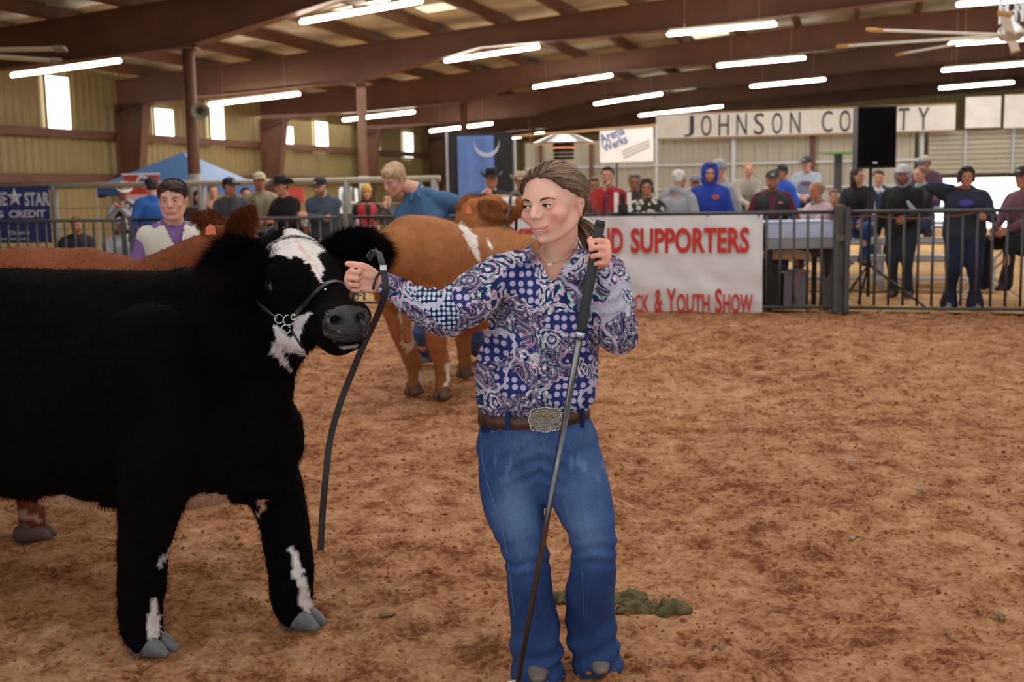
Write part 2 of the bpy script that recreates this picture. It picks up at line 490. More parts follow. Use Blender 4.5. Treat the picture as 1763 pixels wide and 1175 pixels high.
# glowing patches added for the bright reflections on the roof metal
M_glint = mat('roof_glint', '#e8e6c8', emit='#fff3cf', estr=1.1)
rng = np.random.RandomState(3)
for k, s in ((1.75, 10.2), (2.3, 6.2), (2.55, 8.3), (2.7, 3.1), (3.1, 15.2), (3.4, 18.6), (1.2, 7.0), (2.6, 13.3), (3.6, 12), (2.2, 19.5), (4.4, 17.1), (3.5, 4.7), (4.5, 22)):
    mb = MB(); a = FR(k, s, ztop(s) + .262); b_ = FR(k, s + 1.1, ztop(s + 1.1) + .262)
    d = EY * .42; mb.add([a - d, a + d, b_ + d, b_ - d] + [p + V((0, 0, .012)) for p in (a - d, a + d, b_ + d, b_ - d)], [(0, 1, 2, 3), (7, 6, 5, 4), (0, 4, 5, 1), (1, 5, 6, 2), (2, 6, 7, 3), (3, 7, 4, 0)])
    mb.build('glint_patch', M_glint, root)
# frames: tapered I-beams with flanges
def rafter(k, s_end=44):
    st = [(0, 1.0), (1.2, .75), (7.6, .95), (11, .5), (15.8, .72), (21, .8), (30, .7), (s_end, .9)]
    mb = MB()
    for (sa, ha), (sb, hb) in zip(st[:-1], st[1:]):
        for w_, za, zb in ((.10, 0, 1), (.34, -.01, .03), (.34, .97, 1.01)):
            A0 = FR(k, sa); B0 = FR(k, sb); vs = []
            for Pp, s, h in ((A0, sa, ha), (B0, sb, hb)):
                t = ztop(s)
                for wx in (-w_ / 2, w_ / 2):
                    for zz in (za, zb): vs.append(Pp + EY * wx + V((0, 0, t - h + h * zz)))
            mb.add(vs, [(0, 1, 3, 2), (4, 6, 7, 5), (0, 4, 5, 1), (2, 3, 7, 6), (0, 2, 6, 4), (1, 5, 7, 3)])
    mb.build('rafter', M_steel, root)
for k in range(-1, 7): rafter(k)

# ------------------------------------------------------------------ left wall
wall = empty('wall_left', (0, 0, 0), kind='structure')
def sheet_wall(P0, D, length, z0, z1, nrm, name, m, parent, pitch=.3, depth=.035):
    """ribbed metal sheet"""
    n = int(length / pitch); vs = []; fs = []
    for i in range(n):
        for off, dp in ((0, 0), (.14, 0), (.18, 1), (.26, 1)):
            p = V(P0) + V(D) * (i * pitch + off * pitch / .3) + V(nrm) * (dp * depth)
            vs += [p + V((0, 0, z0)), p + V((0, 0, z1))]
    k = len(vs) // 2
    for i in range(k - 1): fs.append((2 * i, 2 * i + 2, 2 * i + 3, 2 * i + 1))
    mb = MB(); mb.add(vs, fs); return mb.build(name, m, parent)
sheet_wall(FR(-1, -.35), EY, 8.36 * 7, 0, 5.0, EX, 'wall_sheet', M_olive, wall)
for z, h in ((3.15, .22), (1.95, .24)):
    mb = MB(); mb.beam(FR(-1, -.15, z), FR(6, -.15, z), .16, h); mb.build('girt', M_steel, wall)
for k in range(-1, 7):     # tapered columns
    mb = MB(); c0 = FR(k, .0)
    for wy, u0, u1 in ((.10, 0, 1), (.34, -.02, .03), (.34, .97, 1.02)):
        vs = []
        for z, dpt in ((0, .4), (4.05, .95)):
            for wx in (-wy / 2, wy / 2):
                for u in (u0, u1): vs.append(c0 + EX * (dpt * u) + EY * wx + V((0, 0, z)))
        mb.add(vs, [(0, 1, 3, 2), (4, 6, 7, 5), (0, 4, 5, 1), (2, 3, 7, 6), (0, 2, 6, 4), (1, 5, 7, 3)])
    mb.build('column', M_steel, wall)
wins = [(82, 124, 131, 227), (267, 301, 187, 242), (363, 388, 177, 249), (484, 506, 217, 256), (543, 566, 209, 261), (647, 655, 240, 268), (695, 712, 228, 272)]
for i, (x0, x1, y0, y1) in enumerate(wins):
    a = WL(x0, y1, -.25); b_ = WL(x1, y1, -.25); zt = WL((x0 + x1) / 2, y0, -.25).z; zb = max(WL((x0 + x1) / 2, y1, -.25).z, 2.0)
    wv = empty('window_%d' % (i + 1), (0, 0, 0), kind='structure')
    mb = MB(); p = [V((a.x, a.y, zb)), V((b_.x, b_.y, zb)), V((b_.x, b_.y, zt)), V((a.x, a.y, zt))]
    mb.add(p + [v - EX * .03 for v in p], [(0, 1, 2, 3), (7, 6, 5, 4), (0, 4, 5, 1), (1, 5, 6, 2), (2, 6, 7, 3), (3, 7, 4, 0)]); mb.build('pane', M_day, wv)
    for q0, q1 in zip(p, p[1:] + p[:1]):
        mb = MB(); mb.beam(q0, q1, .05, .05, EX); mb.build('window_frame', M_olive, wv)

# ------------------------------------------------------------------ end wall, partition and header sign
sheet_wall(FR(6, -.3), EX, 52, 0, 7.6, -EY, 'wall_back', M_olive, None)['kind'] = 'structure'
PN = EY; PP = W(1400, 300, 36); PP.z = 0
def PT(px, py, off=0.): return on_plane(px, py, PP - EY * off, EY)
part = empty('wall_partition', (0, 0, 0), kind='structure'); part.name = 'wall_middle'
zt_ = PT(1400, 232).z
pa = PT(905, 300); pb = PT(1590, 300); pa.z = pb.z = 0
sheet_wall(pa, EX, (pb - pa).length, 0, zt_, -EY, 'wall_sheet', M_greywall, part, .38, .04)
pc = PT(1763, 300); pc.z = 0; pc += EX * 3
for px in (931, 1018, 1262, 1399, 1585):
    b0 = PT(px, 300, .12); mb = MB(); mb.box((b0.x, b0.y, zt_ / 2), (.12, .12, zt_)); mb.build('post', M_steel if px in (931, 1018, 1399) else M_alu, part)
for y in (279, 322):
    z = PT(1400, y).z; mb = MB(); mb.beam(V((pa.x, pa.y, z)) - EY * .08, V((pb.x, pb.y, z)) - EY * .08, .08, .07); mb.build('girt', M_alu, part)
# roll-up door over a bright doorway
door = empty('door_1', (0, 0, 0), kind='structure')
d0 = PT(1597, 300, .05); d1 = PT(1763, 300, .05) + EX * 2.5
zd0 = PT(1680, 299).z
nsl = 9
for i in range(nsl):
    z0 = zd0 + (zt_ - zd0) * i / nsl; hh = (zt_ - zd0) / nsl
    mb = MB(); mb.beam(V((d0.x, d0.y, z0 + hh / 2)), V((d1.x, d1.y, z0 + hh / 2)), .04, hh * .86); mb.build('door_slat', M_greywall, door)
for px in (1660, 1742):
    p = PT(px, 300, .1); mb = MB(); mb.box((p.x, p.y, (zt_ + zd0) / 2), (.08, .06, zt_ - zd0)); mb.build('door_rail', M_alu, door)
mb = MB(); q0 = d0 + EY * 1.2; q1 = d1 + EY * 1.2
mb.beam(V((q0.x, q0.y, .75)), V((q1.x, q1.y, .75)), .04, 1.55); o = mb.build('window_8', M_day); tag(o, kind='structure')  # glowing board added behind the doorway for the daylight outside
# header sign
hs = empty('header_sign', PT(1400, 220, .5), 'long white header board lettered JOHNSON COUNTY above the partition wall', 'sign')
def board(px0, px1, t0, t1, b0, b1, off, name, m, parent, th=.08):
    a = PT(px0, b0, off); b_ = PT(px1, b1, off); c_ = PT(px1, t1, off); d_ = PT(px0, t0, off)
    zb = (a.z + b_.z) / 2; zt = (c_.z + d_.z) / 2
    mb = MB(); mb.beam(V((a.x, a.y, (zb + zt) / 2)), V((b_.x, b_.y, (zb + zt) / 2)), th, zt - zb); return mb.build(name, m, parent), a, b_, zb, zt
_, A_, B_, zb, zt = board(1130, 1644, 203, 173, 241, 224, .5, 'board', M_white, hs)
for z in (zb, zt):
    mb = MB(); mb.beam(V((A_.x, A_.y, z)), V((B_.x, B_.y, z)), .12, .05); mb.build('board_edge', mat('weathered_edge', '#a58f78'), hs)
for i, (ch, x) in enumerate(zip('JOHNSON COUNTY', [1186, 1216, 1246, 1277, 1307, 1338, 1369, 0, 1424, 1455, 1486, 1524, 1556, 1590])):
    if ch == ' ': continue
    me = text_mesh(ch, .31, .64, -.004, .03)
    c0 = PT(x, 211, .56); zc = (zb + zt) / 2 - .01
    place_text(me, 'letter', mat('sign_letter', '#3c4048'), V((c0.x, c0.y, zc - .32)) - EX * .155, EX, (0, 0, 1), hs)
for x0, x1, l in ((1661, 1722, 'square white panel right of the lettered header board'), (1728, 1800, 'white header panel cut by the right edge')):
    o, *_ = board(x0, x1, 168 - (x0 - 1661) * .06, 165 - (x0 - 1661) * .06, 221, 219, .5, 'side_sign', M_white, None); tag(o, l, 'sign')
# ------------------------------------------------------------------ interior posts
for i, (px, py, lab) in enumerate(((355, 80, 'brown steel post rising beside the blue tent with a white wrapped foot'), (633, 138, 'brown steel post left of the leaning handler'), (805, 178, 'brown steel post behind the blue hanging banner'), (929, 200, 'brown steel post behind the patio heater'))):
    k = i + 1; b0 = FR(k, 7.6); h = ztop(7.6) - .97
    r_ = empty('steel_post', b0, lab, 'post')
    mb = MB(); mb.tube([(b0.x, b0.y, 0), (b0.x, b0.y, h)], .125, 16, caps=True); mb.build('post', M_steel, r_, smooth=True)
    mb = MB(); mb.tube([(b0.x, b0.y, 1.1), (b0.x, b0.y, 1.86)], .14, 16, caps=True); mb.build('wrap', mat('grey_wrap', '#a9a8a4'), r_, smooth=True)
    mb = MB(); mb.box((b0.x, b0.y, h), (.4, .4, .04)); mb.build('cap_plate', M_steel, r_)
# horn loudspeaker on the first post
b0 = FR(1, 7.6); hc = W(344, 191, b0.y - .35)
r_ = empty('horn_speaker', hc, 'round grey horn loudspeaker fixed to the post beside the tent', 'loudspeaker')
ax = (CAMP - hc).normalized(); ax.z = -.12; Mh = ax.to_track_quat('Z', 'Y').to_matrix()
M_horn = mat('grey_horn', '#8d8a80', rough=.4)
mb = MB(); mb.lathe([(.02, -.14), (.05, -.13), (.07, -.05), (.11, .06), (.165, .1), (.17, .12), (.155, .11), (.1, .07), (.05, -.04)], hc, 24, Mh); mb.build('horn', M_horn, r_, smooth=True)
mb = MB(); mb.ell(hc + Mh @ V((0, 0, .0)), .045); mb.build('driver', mat('dark_driver', '#3c3a38'), r_, smooth=True)
mb = MB(); mb.beam(hc, V((b0.x, b0.y, hc.z)), .04, .04); mb.build('bracket', M_horn, r_)

# ------------------------------------------------------------------ fluorescent fixtures
lights = [(22, 130, 205, 105, 26, 'nearest left, over the tall window'), (362, 180, 514, 162, 32, 'left, beside the horn loudspeaker post'), (592, 207, 712, 193, 41, 'crossed by the second post'),
          (742, 226, 846, 213, 47, 'above the black curtain'), (852, 241, 935, 230, 57, 'above the blue banner, far back'),
          (520, 38, 724, 2, 23, 'cut by the top edge left of centre'), (768, 105, 926, 81, 31, 'centre, over the steer with raised head'), (920, 150, 1052, 130, 37, 'centre right, third in the middle row'),
          (1025, 179, 1138, 162, 43, 'fourth in the middle row'), (1102, 199, 1200, 188, 50, 'far end of the middle row, left one'), (1168, 192, 1243, 183, 57, 'far end of the middle row, right one'),
          (1152, 59, 1334, 42, 26, 'nearest of the row above the header board'), (1237, 113, 1384, 100, 33, 'second of the row above the header board'), (1294, 149, 1419, 137, 39, 'third of the row above the header board'),
          (1650, 8, 1840, -6, 25, 'top right corner beside the fan rod'), (1636, 76, 1810, 64, 28, 'seen behind the fan blades'), (1624, 121, 1775, 109, 32, 'right edge below the fan'), (1619, 152, 1743, 142, 39, 'lowest at the right above the header panels'),
          (560, 26, 668, 2, 27, 'behind the one cut by the top edge')]
for x0, y0, x1, y1, d, where in lights:
    mid = W((x0 + x1) / 2, (y0 + y1) / 2, d)
    u0 = on_plane(x0, y0, mid, EY); u1 = on_plane(x1, y1, mid, EY); dr = (u1 - u0)
    r_ = empty('fluorescent_light', mid, 'white twin-tube ceiling light, ' + where, 'ceiling light', 'twin-tube ceiling lights under the roof frames')
    mb = MB(); mb.beam(u0 + V((0, 0, .075)), u1 + V((0, 0, .075)), .14, .05); mb.build('housing', M_house, r_)
    for t0, t1 in ((0, .492), (.508, 1)):
        mb = MB(); mb.tube([u0 + dr * t0, u0 + dr * t1], .035 + d * .0004, 10); mb.build('tube', M_tube, r_, smooth=True)
    for t in (.15, .85):
        p = u0 + dr * t; s_ = (p - FR(2, 0)).dot(EX); mb = MB(); mb.tube([p + V((0, 0, .09)), V((p.x, p.y, max(ztop(s_) + .2, p.z + .3)))], .004, 6, caps=True); mb.build('hanger', M_house, r_)

# ------------------------------------------------------------------ ceiling fans
def fan(hub, R_, a0, lab, nb=8, tipc='#a8783c'):
    r_ = empty('ceiling_fan', hub, lab, 'fan')
    mb = MB(); mb.lathe([(.0, -.12), (.16, -.1), (.22, -.02), (.2, .1), (.1, .2), (.06, .3)], hub, 20); mb.build('motor', M_alu, r_, smooth=True)
    mb = MB()
    for dx, dy in ((-.13, -.13), (.13, -.13), (.13, .13), (-.13, .13)): mb.beam(hub + V((dx, dy, .2)), hub + V((dx, dy, 2.2)), .04, .04, (0, 1, 0))
    for i in range(7):
        z = .3 + i * .27
        for (ax_, ay), (bx, by) in (((-.13, -.13), (.13, -.13)), ((.13, -.13), (.13, .13)), ((.13, .13), (-.13, .13)), ((-.13, .13), (-.13, -.13))): mb.beam(hub + V((ax_, ay, z)), hub + V((bx, by, z + .2)), .02, .02)
    mb.build('mast', M_alu, r_)
    for i in range(nb):
        a = a0 + 2 * math.pi * i / nb; d = V((math.cos(a), math.sin(a), 0))
        sd = V((-d.y, d.x, 0)); mb = MB()
        p0 = hub + d * .18; p1 = hub + d * (R_ - .1)
        mb.beam(p0, p1, .15, .03, (sd * .25 + V((0, 0, 1)))); b_ = mb.build('blade', mat('fan_blade', '#c9c3b4', rough=.4), r_)
        mb = MB(); mb.beam(p1, hub + d * (R_ + .1), .19, .05, (sd * .25 + V((0, 0, 1)))); mb.build('blade_tip', mat('fan_tip' + tipc, tipc), r_)
fan(W(1740, 60, 20), 2.75, .35, 'big pale long-bladed ceiling fan in the top right corner')
fan(W(-150, 88, 20), 2.45, .02, 'ceiling fan with one grey blade showing at the upper left edge', 8, '#8f8b84')

# ------------------------------------------------------------------ ring fence
def joint_z(p): return V((p.x, p.y, 0))
joints = [-330, 226, 600, 1040, 1447, 1900]
labs = ['dark steel barrier panel in front of the blue star banner', 'dark steel barrier panel left, behind the young man in the vest', 'dark steel barrier panel behind the tan steer', 'dark steel barrier panel carrying the white supporters banner', 'dark steel barrier panel at the right with the tripod behind it']
barp = MB(); barp.tube([(0, 0, .1), (0, 0, 1.1)], .0155, 8, caps=True); ME_BAR = barp.mesh('bar'); ME_BAR.shade_smooth(); ME_BAR.materials.append(M_bar)
for i in range(5):
    a = joint_z(fence_pt(joints[i])); b_ = joint_z(fence_pt(joints[i + 1])); D = (b_ - a).normalized(); Lh = (b_ - a).length
    if i == 0: a = a + D * .0
    r_ = empty('barrier_panel', a, labs[i], 'fence', 'steel barrier panels round the ring')
    a2 = a + D * .06; b2 = b_ - D * .06
    for z, nm in ((1.13, 'top_rail'), (.07, 'bottom_rail')):
        mb = MB(); mb.tube([a2 + V((0, 0, z)), b2 + V((0, 0, z))], .021 if z > 1 else .017, 10, caps=True); mb.build(nm, M_bar, r_, smooth=True)
    for p in (a2, b2):
        mb = MB(); mb.box((p.x, p.y, .6), (.055, .055, 1.16)); mb.build('end_post', M_bar, r_)
    n = int((Lh - .12) / .148)
    for j in range(1, n):
        p = a2 + (b2 - a2) * (j / n); o = bpy.data.objects.new('bar', ME_BAR); COL.objects.link(o); o.parent = r_; o.location = p - a
    for p, sg in ((a2, 1), (b2, -1)):
        mb = MB(); q = p + V((0, .0, 0)); mb.beam(q + V((0, 0, .02)) + V((D.y, -D.x, 0)) * -.02, q + V((0, 0, .02)) + V((D.y, -D.x, 0)) * -.3, .05, .02); mb.build('foot', M_bar, r_)
# wide latch post of the gate joint
p = fence_pt(1447); mb = MB(); mb.box((p.x, p.y + .05, .6), (.09, .05, 1.2)); mb.box((p.x, p.y + .0, .85), (.13, .04, .08)); o = mb.build('gate_post', mat('worn_gate_steel', '#5a5650', rough=.6, var=.3, vscale=14)); tag(o, 'thick worn grey latch post joining two barrier panels right of the table', 'post')

# ------------------------------------------------------------------ supporters banner
FN = V((FDIR.y, -FDIR.x, 0))            # towards the camera
ba = fence_pt(790) + FN * .05; bb = fence_pt(1313) + FN * .05
def BP(px, py, off=.05): return on_plane(px, py, FA + FN * off, FN)
r_ = empty('supporters_banner', ba, 'white vinyl banner with red SUPPORTERS and YOUTH SHOW lettering on the barrier', 'banner')
nx, nz = 120, 40; zl, zh = .02, 1.11
P = []
for j in range(nz + 1):
    for i in range(nx + 1):
        u, v_ = i / nx, j / nz; p = ba + (bb - ba) * u
        P.append((p.x, p.y, zl + (zh - zl) * v_))
P = np.array(P); uu = np.stack([np.tile(np.arange(nx + 1) / nx * 3.6, nz + 1), np.repeat(np.arange(nz + 1) / nz * 1.1, nx + 1), np.zeros(len(P))], 1)
dsp = .016 * vnoise(uu + uu[:, [1, 0, 2]] * .8, 2.6, 4) + .012 * vnoise(uu * np.array([1, 3, 1]) + .4 * uu[:, [1, 0, 2]], 2.2, 9) + .003 * vnoise(uu, 9, 2)
P[:, :2] += dsp[:, None] * np.array([FN.x, FN.y]); P[:, 2] -= np.where(uu[:, 1] < .03, .012 * (1 + vnoise(uu, 4, 8)), 0)
idx = np.arange((nx + 1) * (nz + 1)).reshape(nz + 1, nx + 1)
Fq = np.stack([idx[:-1, :-1].ravel(), idx[:-1, 1:].ravel(), idx[1:, 1:].ravel(), idx[1:, :-1].ravel()], 1)
me = bpy.data.meshes.new('banner_sheet'); me.from_pydata(P.tolist(), [], Fq.tolist()); me.update()
link_mesh(me, 'banner_sheet', M_vinyl, r_)
def btext(t, x0, x1, yt, yb, bold=.02, sy=None):
    a = BP(x0, yb, .075); b_ = BP(x1, yb, .075); c_ = BP((x0 + x1) / 2, yt, .075); d_ = BP((x0 + x1) / 2, yb, .075)
    me = text_mesh(t, (b_ - a).length, c_.z - d_.z, bold, .003)
    place_text(me, 'lettering', M_red, V((a.x, a.y, d_.z)) + FN * .012, FDIR, (0, 0, 1), r_)
for t, x0, x1 in (('BUYERS', 826, 968), ('AND', 1009, 1073), ('SUPPORTERS', 1086, 1290)):
    btext(t, x0, x1, 392 - (x0 - 1086) * .005, 436 - (x0 - 1086) * .002, .03)
for t, x0, x1, yt in (('L', 984, 998, 500), ('IVEST', 1001, 1074, 509), ('OCK', 1078, 1118, 509), ('&', 1127, 1141, 500), ('Y', 1148, 1164, 499), ('OUTH', 1165, 1222, 508), ('S', 1231, 1243, 499), ('HOW', 1245, 1296, 508)):
    btext(t, x0, x1, yt - 2, 539.5, .022)
for px in (800, 860, 1038, 1128, 1218, 1306):
    for py in (371,):
        c_ = BP(px, py, .07); mb = MB(); mb.tube([c_ - FN * .005, c_ + FN * .008], .012, 10, caps=True); mb.build('grommet', M_bar, r_)

# ------------------------------------------------------------------ pipe rail and blue star banner on the far left
rd = lambda px: fence_d(px) + 2.3
def RP(px, z): v = ray(px, 400); d = rd(px); return V((v.x / v.y * d, d, z))
r_ = empty('pipe_rail', RP(100, 0), 'pale welded pipe rail fence behind the spectators on the left', 'fence')
for z, rr in ((1.61, .045), (1.27, .008), (.95, .008)):
    mb = MB(); mb.tube([RP(-120, z), RP(300, z), RP(760, z)], rr, 10, caps=True); mb.build('rail', mat('chalky_pipe', '#a9a18e', rough=.5), r_, smooth=True)
for px in (-100, 98, 350, 600, 750):
    p = RP(px, 0); mb = MB(); mb.tube([p, p + V((0, 0, 1.6))], .055, 12, caps=True); mb.build('rail_post', mat('grey_pipe', '#8c8a84', rough=.5), r_, smooth=True)
r_ = empty('sponsor_banner', RP(40, .6) - V((0, .12, 0)), 'dark blue banner with white star and STAR CREDIT lettering on pipe rail', 'banner')
a = RP(-80, 0) - V((0, .1, 0)); b_ = RP(93, 0) - V((0, .1, 0)); zt = W(40, 321, rd(40)).z; zb = W(40, 418, rd(40)).z
mb = MB(); mb.beam(V((a.x, a.y, (zt + zb) / 2)), V((b_.x, b_.y, (zt + zb) / 2)), .01, zt - zb); mb.build('banner_sheet', M_navy, r_)
RN = V((b_ - a)).normalized(); RNn = V((RN.y, -RN.x, 0))
def rtext(t, x0, x1, yt, yb, bold=.02):
    A = on_plane(x0, yb, a + RNn * .02, RNn); B = on_plane(x1, yb, a + RNn * .02, RNn); Cc = on_plane((x0 + x1) / 2, yt, a + RNn * .02, RNn); D = on_plane((x0 + x1) / 2, yb, a + RNn * .02, RNn)
    place_text(text_mesh(t, (B - A).length, Cc.z - D.z, bold, .004), 'lettering', M_lett, V((A.x, A.y, D.z)), RN, (0, 0, 1), r_)
rtext('LONE', -36, 13, 331, 355, .03); rtext('STAR', 43, 86, 331, 355, .03); rtext('AG', -45, 6, 363, 376, .03); rtext('CREDIT', 16, 79, 362, 375, .03); rtext('Cleburne', 16, 51, 397, 404, .01)
for k_ in range(9):      # small print too fine to read in the photo
    q0 = on_plane(3 + k_ * 5.5, 411.5, a + RNn * .02, RNn); mb = MB(); mb.beam(q0, q0 + RN * .028, .004, .03); mb.build('small_print', M_lett, r_)
Cs = on_plane(25, 340, a + RNn * .02, RNn); mb = MB(); pts = []
for i in range(10):
    rr = .155 if i % 2 == 0 else .065; an = math.pi / 2 + i * math.pi / 5; pts.append(Cs + RN * (rr * math.cos(an)) + V((0, 0, rr * math.sin(an))))
mid = Cs + RNn * .03; mb.add(pts + [mid], [(i, (i + 1) % 10, 10) for i in range(10)]); mb.build('star', M_lett, r_)

# ------------------------------------------------------------------ tent, small signs and curtain
TD = 27.
apex = W(315, 262, TD + .6); cn = [W(165, 321, TD), W(352, 325, TD - 1.6), W(443, 318, TD + .8), W(300, 318, TD + 3)]
M_tent = mat('blue_canopy', '#3c679c', rough=.5, var=.05)
r_ = empty('canopy_tent', V((apex.x, apex.y, 0)), 'blue pop-up canopy tent with a pointed roof on the left', 'tent')
zc = cn[0].z
cn = [V((c_.x, c_.y, zc)) for c_ in cn]
for i in range(4):
    p, q = cn[i], cn[(i + 1) % 4]; mid = (p + q) / 2; mb = MB(); mb.add([p, q, apex], [(0, 1, 2)]); mb.add([p + V((0, 0, -.012)), q + V((0, 0, -.012)), apex + V((0, 0, -.012))], [(2, 1, 0)]); mb.build('roof_panel', M_tent, r_)
    mb = MB(); mb.add([p, q, q + V((0, 0, -.24)), p + V((0, 0, -.24))], [(0, 1, 2, 3)]); mb.build('valance', M_tent, r_)
    mb = MB(); mb.tube([V((p.x, p.y, 0)), p - V((0, 0, .02))], .025, 8, caps=True); mb.build('leg', M_alu, r_)
def hang(name, x0, x1, y0, y1, d, m, lab, cat='banner', th=.02, ground=None):
    a = W(x0, y1, d); b_ = W(x1, y1, d); c_ = W((x0 + x1) / 2, y0, d)
    zb = W((x0 + x1) / 2, y1, d).z if ground is None else ground
    r_ = empty(name, V(((a.x + b_.x) / 2, d, zb)), lab, cat)
    mb = MB(); mb.box(((a.x + b_.x) / 2, d, (c_.z + zb) / 2), (b_.x - a.x, th, c_.z - zb)); mb.build('sheet', m, r_)
    return r_, a, b_, c_.z, zb
r_, a, b_, zt, zb = hang('red_poster_board', 215, 276, 300, 345, 20.5, mat('red_poster', '#d8423c', rough=.5), 'red poster board with white top edge and round emblem before tent', 'poster', ground=0)
mb = MB(); mb.box(((a.x + b_.x) / 2, 20.47, zt), (b_.x - a.x + .02, .05, .03)); mb.build('top_bar', M_white, r_)
c_ = W(246, 313, 20.46); mb = MB(); mb.tube([c_, c_ - V((0, .01, 0))], .11, 20, caps=True); mb.build('emblem', M_white, r_)
mb = MB(); mb.tube([c_ - V((0, .01, 0)), c_ - V((0, .018, 0))], .07, 20, caps=True); mb.build('emblem_ring', mat('emblem_blue', '#5a6aa0'), r_)
c_ = W(246, 340, 20.46); mb = MB(); mb.box(c_, (.55, .02, .1)); mb.build('pale_band', mat('pale_pink_band', '#e9c0c8'), r_)
hang('red_cloth', 497, 523, 322, 350, 19, mat('orange_red_cloth', '#d8554a'), 'orange red cloth panel behind the man in the black hat')
M_curt = mat('black_curtain', '#202326', rough=.8)
r_, a, b_, zt, zb = hang('curtain_backdrop', 771, 884, 228, 352, 27, M_curt, 'tall black curtain backdrop behind the blue hanging banner', 'curtain', .05, ground=0)
for px, yt in ((769, 228), (886, 243)):
    p = W(px, yt, 27); mb = MB(); mb.tube([(p.x, 26.95, 0), (p.x, 26.95, p.z + .05)], .03, 8, caps=True); mb.build('pole', M_alu, r_)
M_bblue = mat('blue_banner_cloth', '#5f7fc4', rough=.6, var=.12, vscale=3)
r_ = empty('hanging_banner', W(821, 345, 26), 'blue fabric banner with a pale curved top hanging on black curtain', 'banner')
nx = 20; a = W(790, 345, 26); b_ = W(852, 345, 26); zt = W(821, 234, 26).z; vs = []; fs = []
for i in range(nx + 1):
    u = i / nx; x = a.x + (b_.x - a.x) * u; y = 26 + .03 * math.sin(u * 14); vs += [(x, y, .95), (x, y, zt)]
for i in range(nx): fs.append((2 * i, 2 * i + 2, 2 * i + 3, 2 * i + 1))
mb = MB(); mb.add(vs, fs); mb.build('cloth', M_bblue, r_)
vs = []; fs = []
for i in range(13):
    u = i / 12; an = math.pi * u; x = W(838, 250, 25.93).x + .28 * math.cos(an); z = W(838, 240, 25.93).z - .3 * math.sin(an); vs += [(x, 25.93, z), (x * 1.0, 25.93, z - .09)]
for i in range(12): fs.append((2 * i, 2 * i + 2, 2 * i + 3, 2 * i + 1))
mb = MB(); mb.add(vs, fs); mb.build('pale_mark', mat('pale_mark', '#b9c2dc'), r_)
# tilted-lettering board hanging from a rail
r_ = empty('sponsor_board', W(1079, 250, 30), 'white board with slanted blue Arena Werks lettering hung from a rail', 'sign')
QN = EY; QP = W(1079, 250, 30)
Q = lambda px, py, off=0: on_plane(px, py, QP - EY * off, EY)
a = Q(1033, 280); b_ = Q(1125, 277); c_ = Q(1079, 220)
mb = MB(); mb.beam(V((a.x, a.y, (c_.z + a.z) / 2)), V((b_.x, b_.y, (c_.z + a.z) / 2)), .03, c_.z - a.z); mb.build('board', M_white, r_)
ca = math.radians(22)
for t, x0, y0, w_, h_ in (('Arena', 1036, 248, .66, .24), ('Werks', 1041, 263, .66, .22)):
    o_ = Q(x0, y0, .03); place_text(text_mesh(t, w_, h_, .01, .01), 'lettering', mat('violet_blue_ink', '#6a72a4'), o_, EX * math.cos(ca) + V((0, 0, math.sin(ca))), V((0, 0, math.cos(ca))) - EX * math.sin(ca), r_)
for j in range(3):
    p = Q(1070 + j * 1.5, 261 + j * 5.5, .03); q_ = Q(1118 + j * .5, 241 + j * 5.5, .03); mb = MB(); mb.beam(p, q_, .01, .022, (0, 0, 1)); mb.build('text_line', mat('brown_small_print', '#b09c98'), r_)
mb = MB(); mb.tube([Q(880, 236, 0) , Q(1130, 216, 0)], .035, 8, caps=True); o = mb.build('hanging_rail', mat('tan_rail', '#a08458'), smooth=True); tag(o, 'long tan pipe rail carrying the slanted lettering board', 'rail')
for px in (1040, 1118):
    mb = MB(); mb.tube([Q(px, 221), Q(px, 217)], .01, 6, caps=True); mb.build('hook', M_bar, r_)
for px, y0 in ((1062, 280),):
    p = Q(px, 281, -.05); mb = MB(); mb.tube([(p.x, p.y, 0), p], .03, 8, caps=True); mb.build('support_pole', M_bar, r_)
for px in (880, 1130):
    p = Q(px, 236 if px == 880 else 216); mb = MB(); mb.tube([(p.x, p.y, 0), p], .035, 8, caps=True); o = mb.build('rail_post', M_alu); tag(o, 'slim grey post holding the %s end of the tan hanging rail' % ('left' if px == 880 else 'right'), 'post')

# ------------------------------------------------------------------ patio heater
hd = 16.5; hb = W(971, 300, hd); hx = hb.x
r_ = empty('patio_heater', (hx, hd, 0), 'tall patio heater with a wide silver reflector dish', 'heater')
zt = W(971, 232, hd).z; zd = W(971, 246, hd).z; rr = 54 / 2000 * hd
mb = MB(); mb.lathe([(.0, zt), (rr * .38, zt), (rr * .42, zt - .005), (rr, zd), (rr * .99, zd - .015), (rr * .4, zt - .03), (0, zt - .03)], (hx, hd, 0), 32); mb.build('reflector', mat('polished_steel', '#d8d8dc', rough=.18, metal=.9), r_, smooth=False)
zb = W(971, 275, hd).z
mb = MB(); mb.lathe([(0, zd), (.15, zd), (.145, zb), (0, zb)], (hx, hd, 0), 20); mb.build('burner', mat('burner_mesh', '#3a332e', rough=.4, metal=.7), r_)
for k_, z in enumerate((zd - .07, zd - .14, zd - .19)):
    mb = MB(); mb.lathe([(.15, z - .01), (.158, z), (.15, z + .01)], (hx, hd, 0), 20); mb.build('burner_ring', mat('glowing_ring', '#e8a070', emit='#ff9a60', estr=.8) if k_ == 0 else M_alu, r_)
mb = MB(); mb.tube([(hx, hd, .45), (hx, hd, zb)], .035, 10, caps=True); mb.build('pole', M_alu, r_)
mb = MB(); mb.lathe([(0, 0), (.25, 0), (.25, .03), (.2, .06), (.2, .75), (.17, .8), (0, .8)], (hx, hd, 0), 24); mb.build('tank_housing', M_alu, r_)

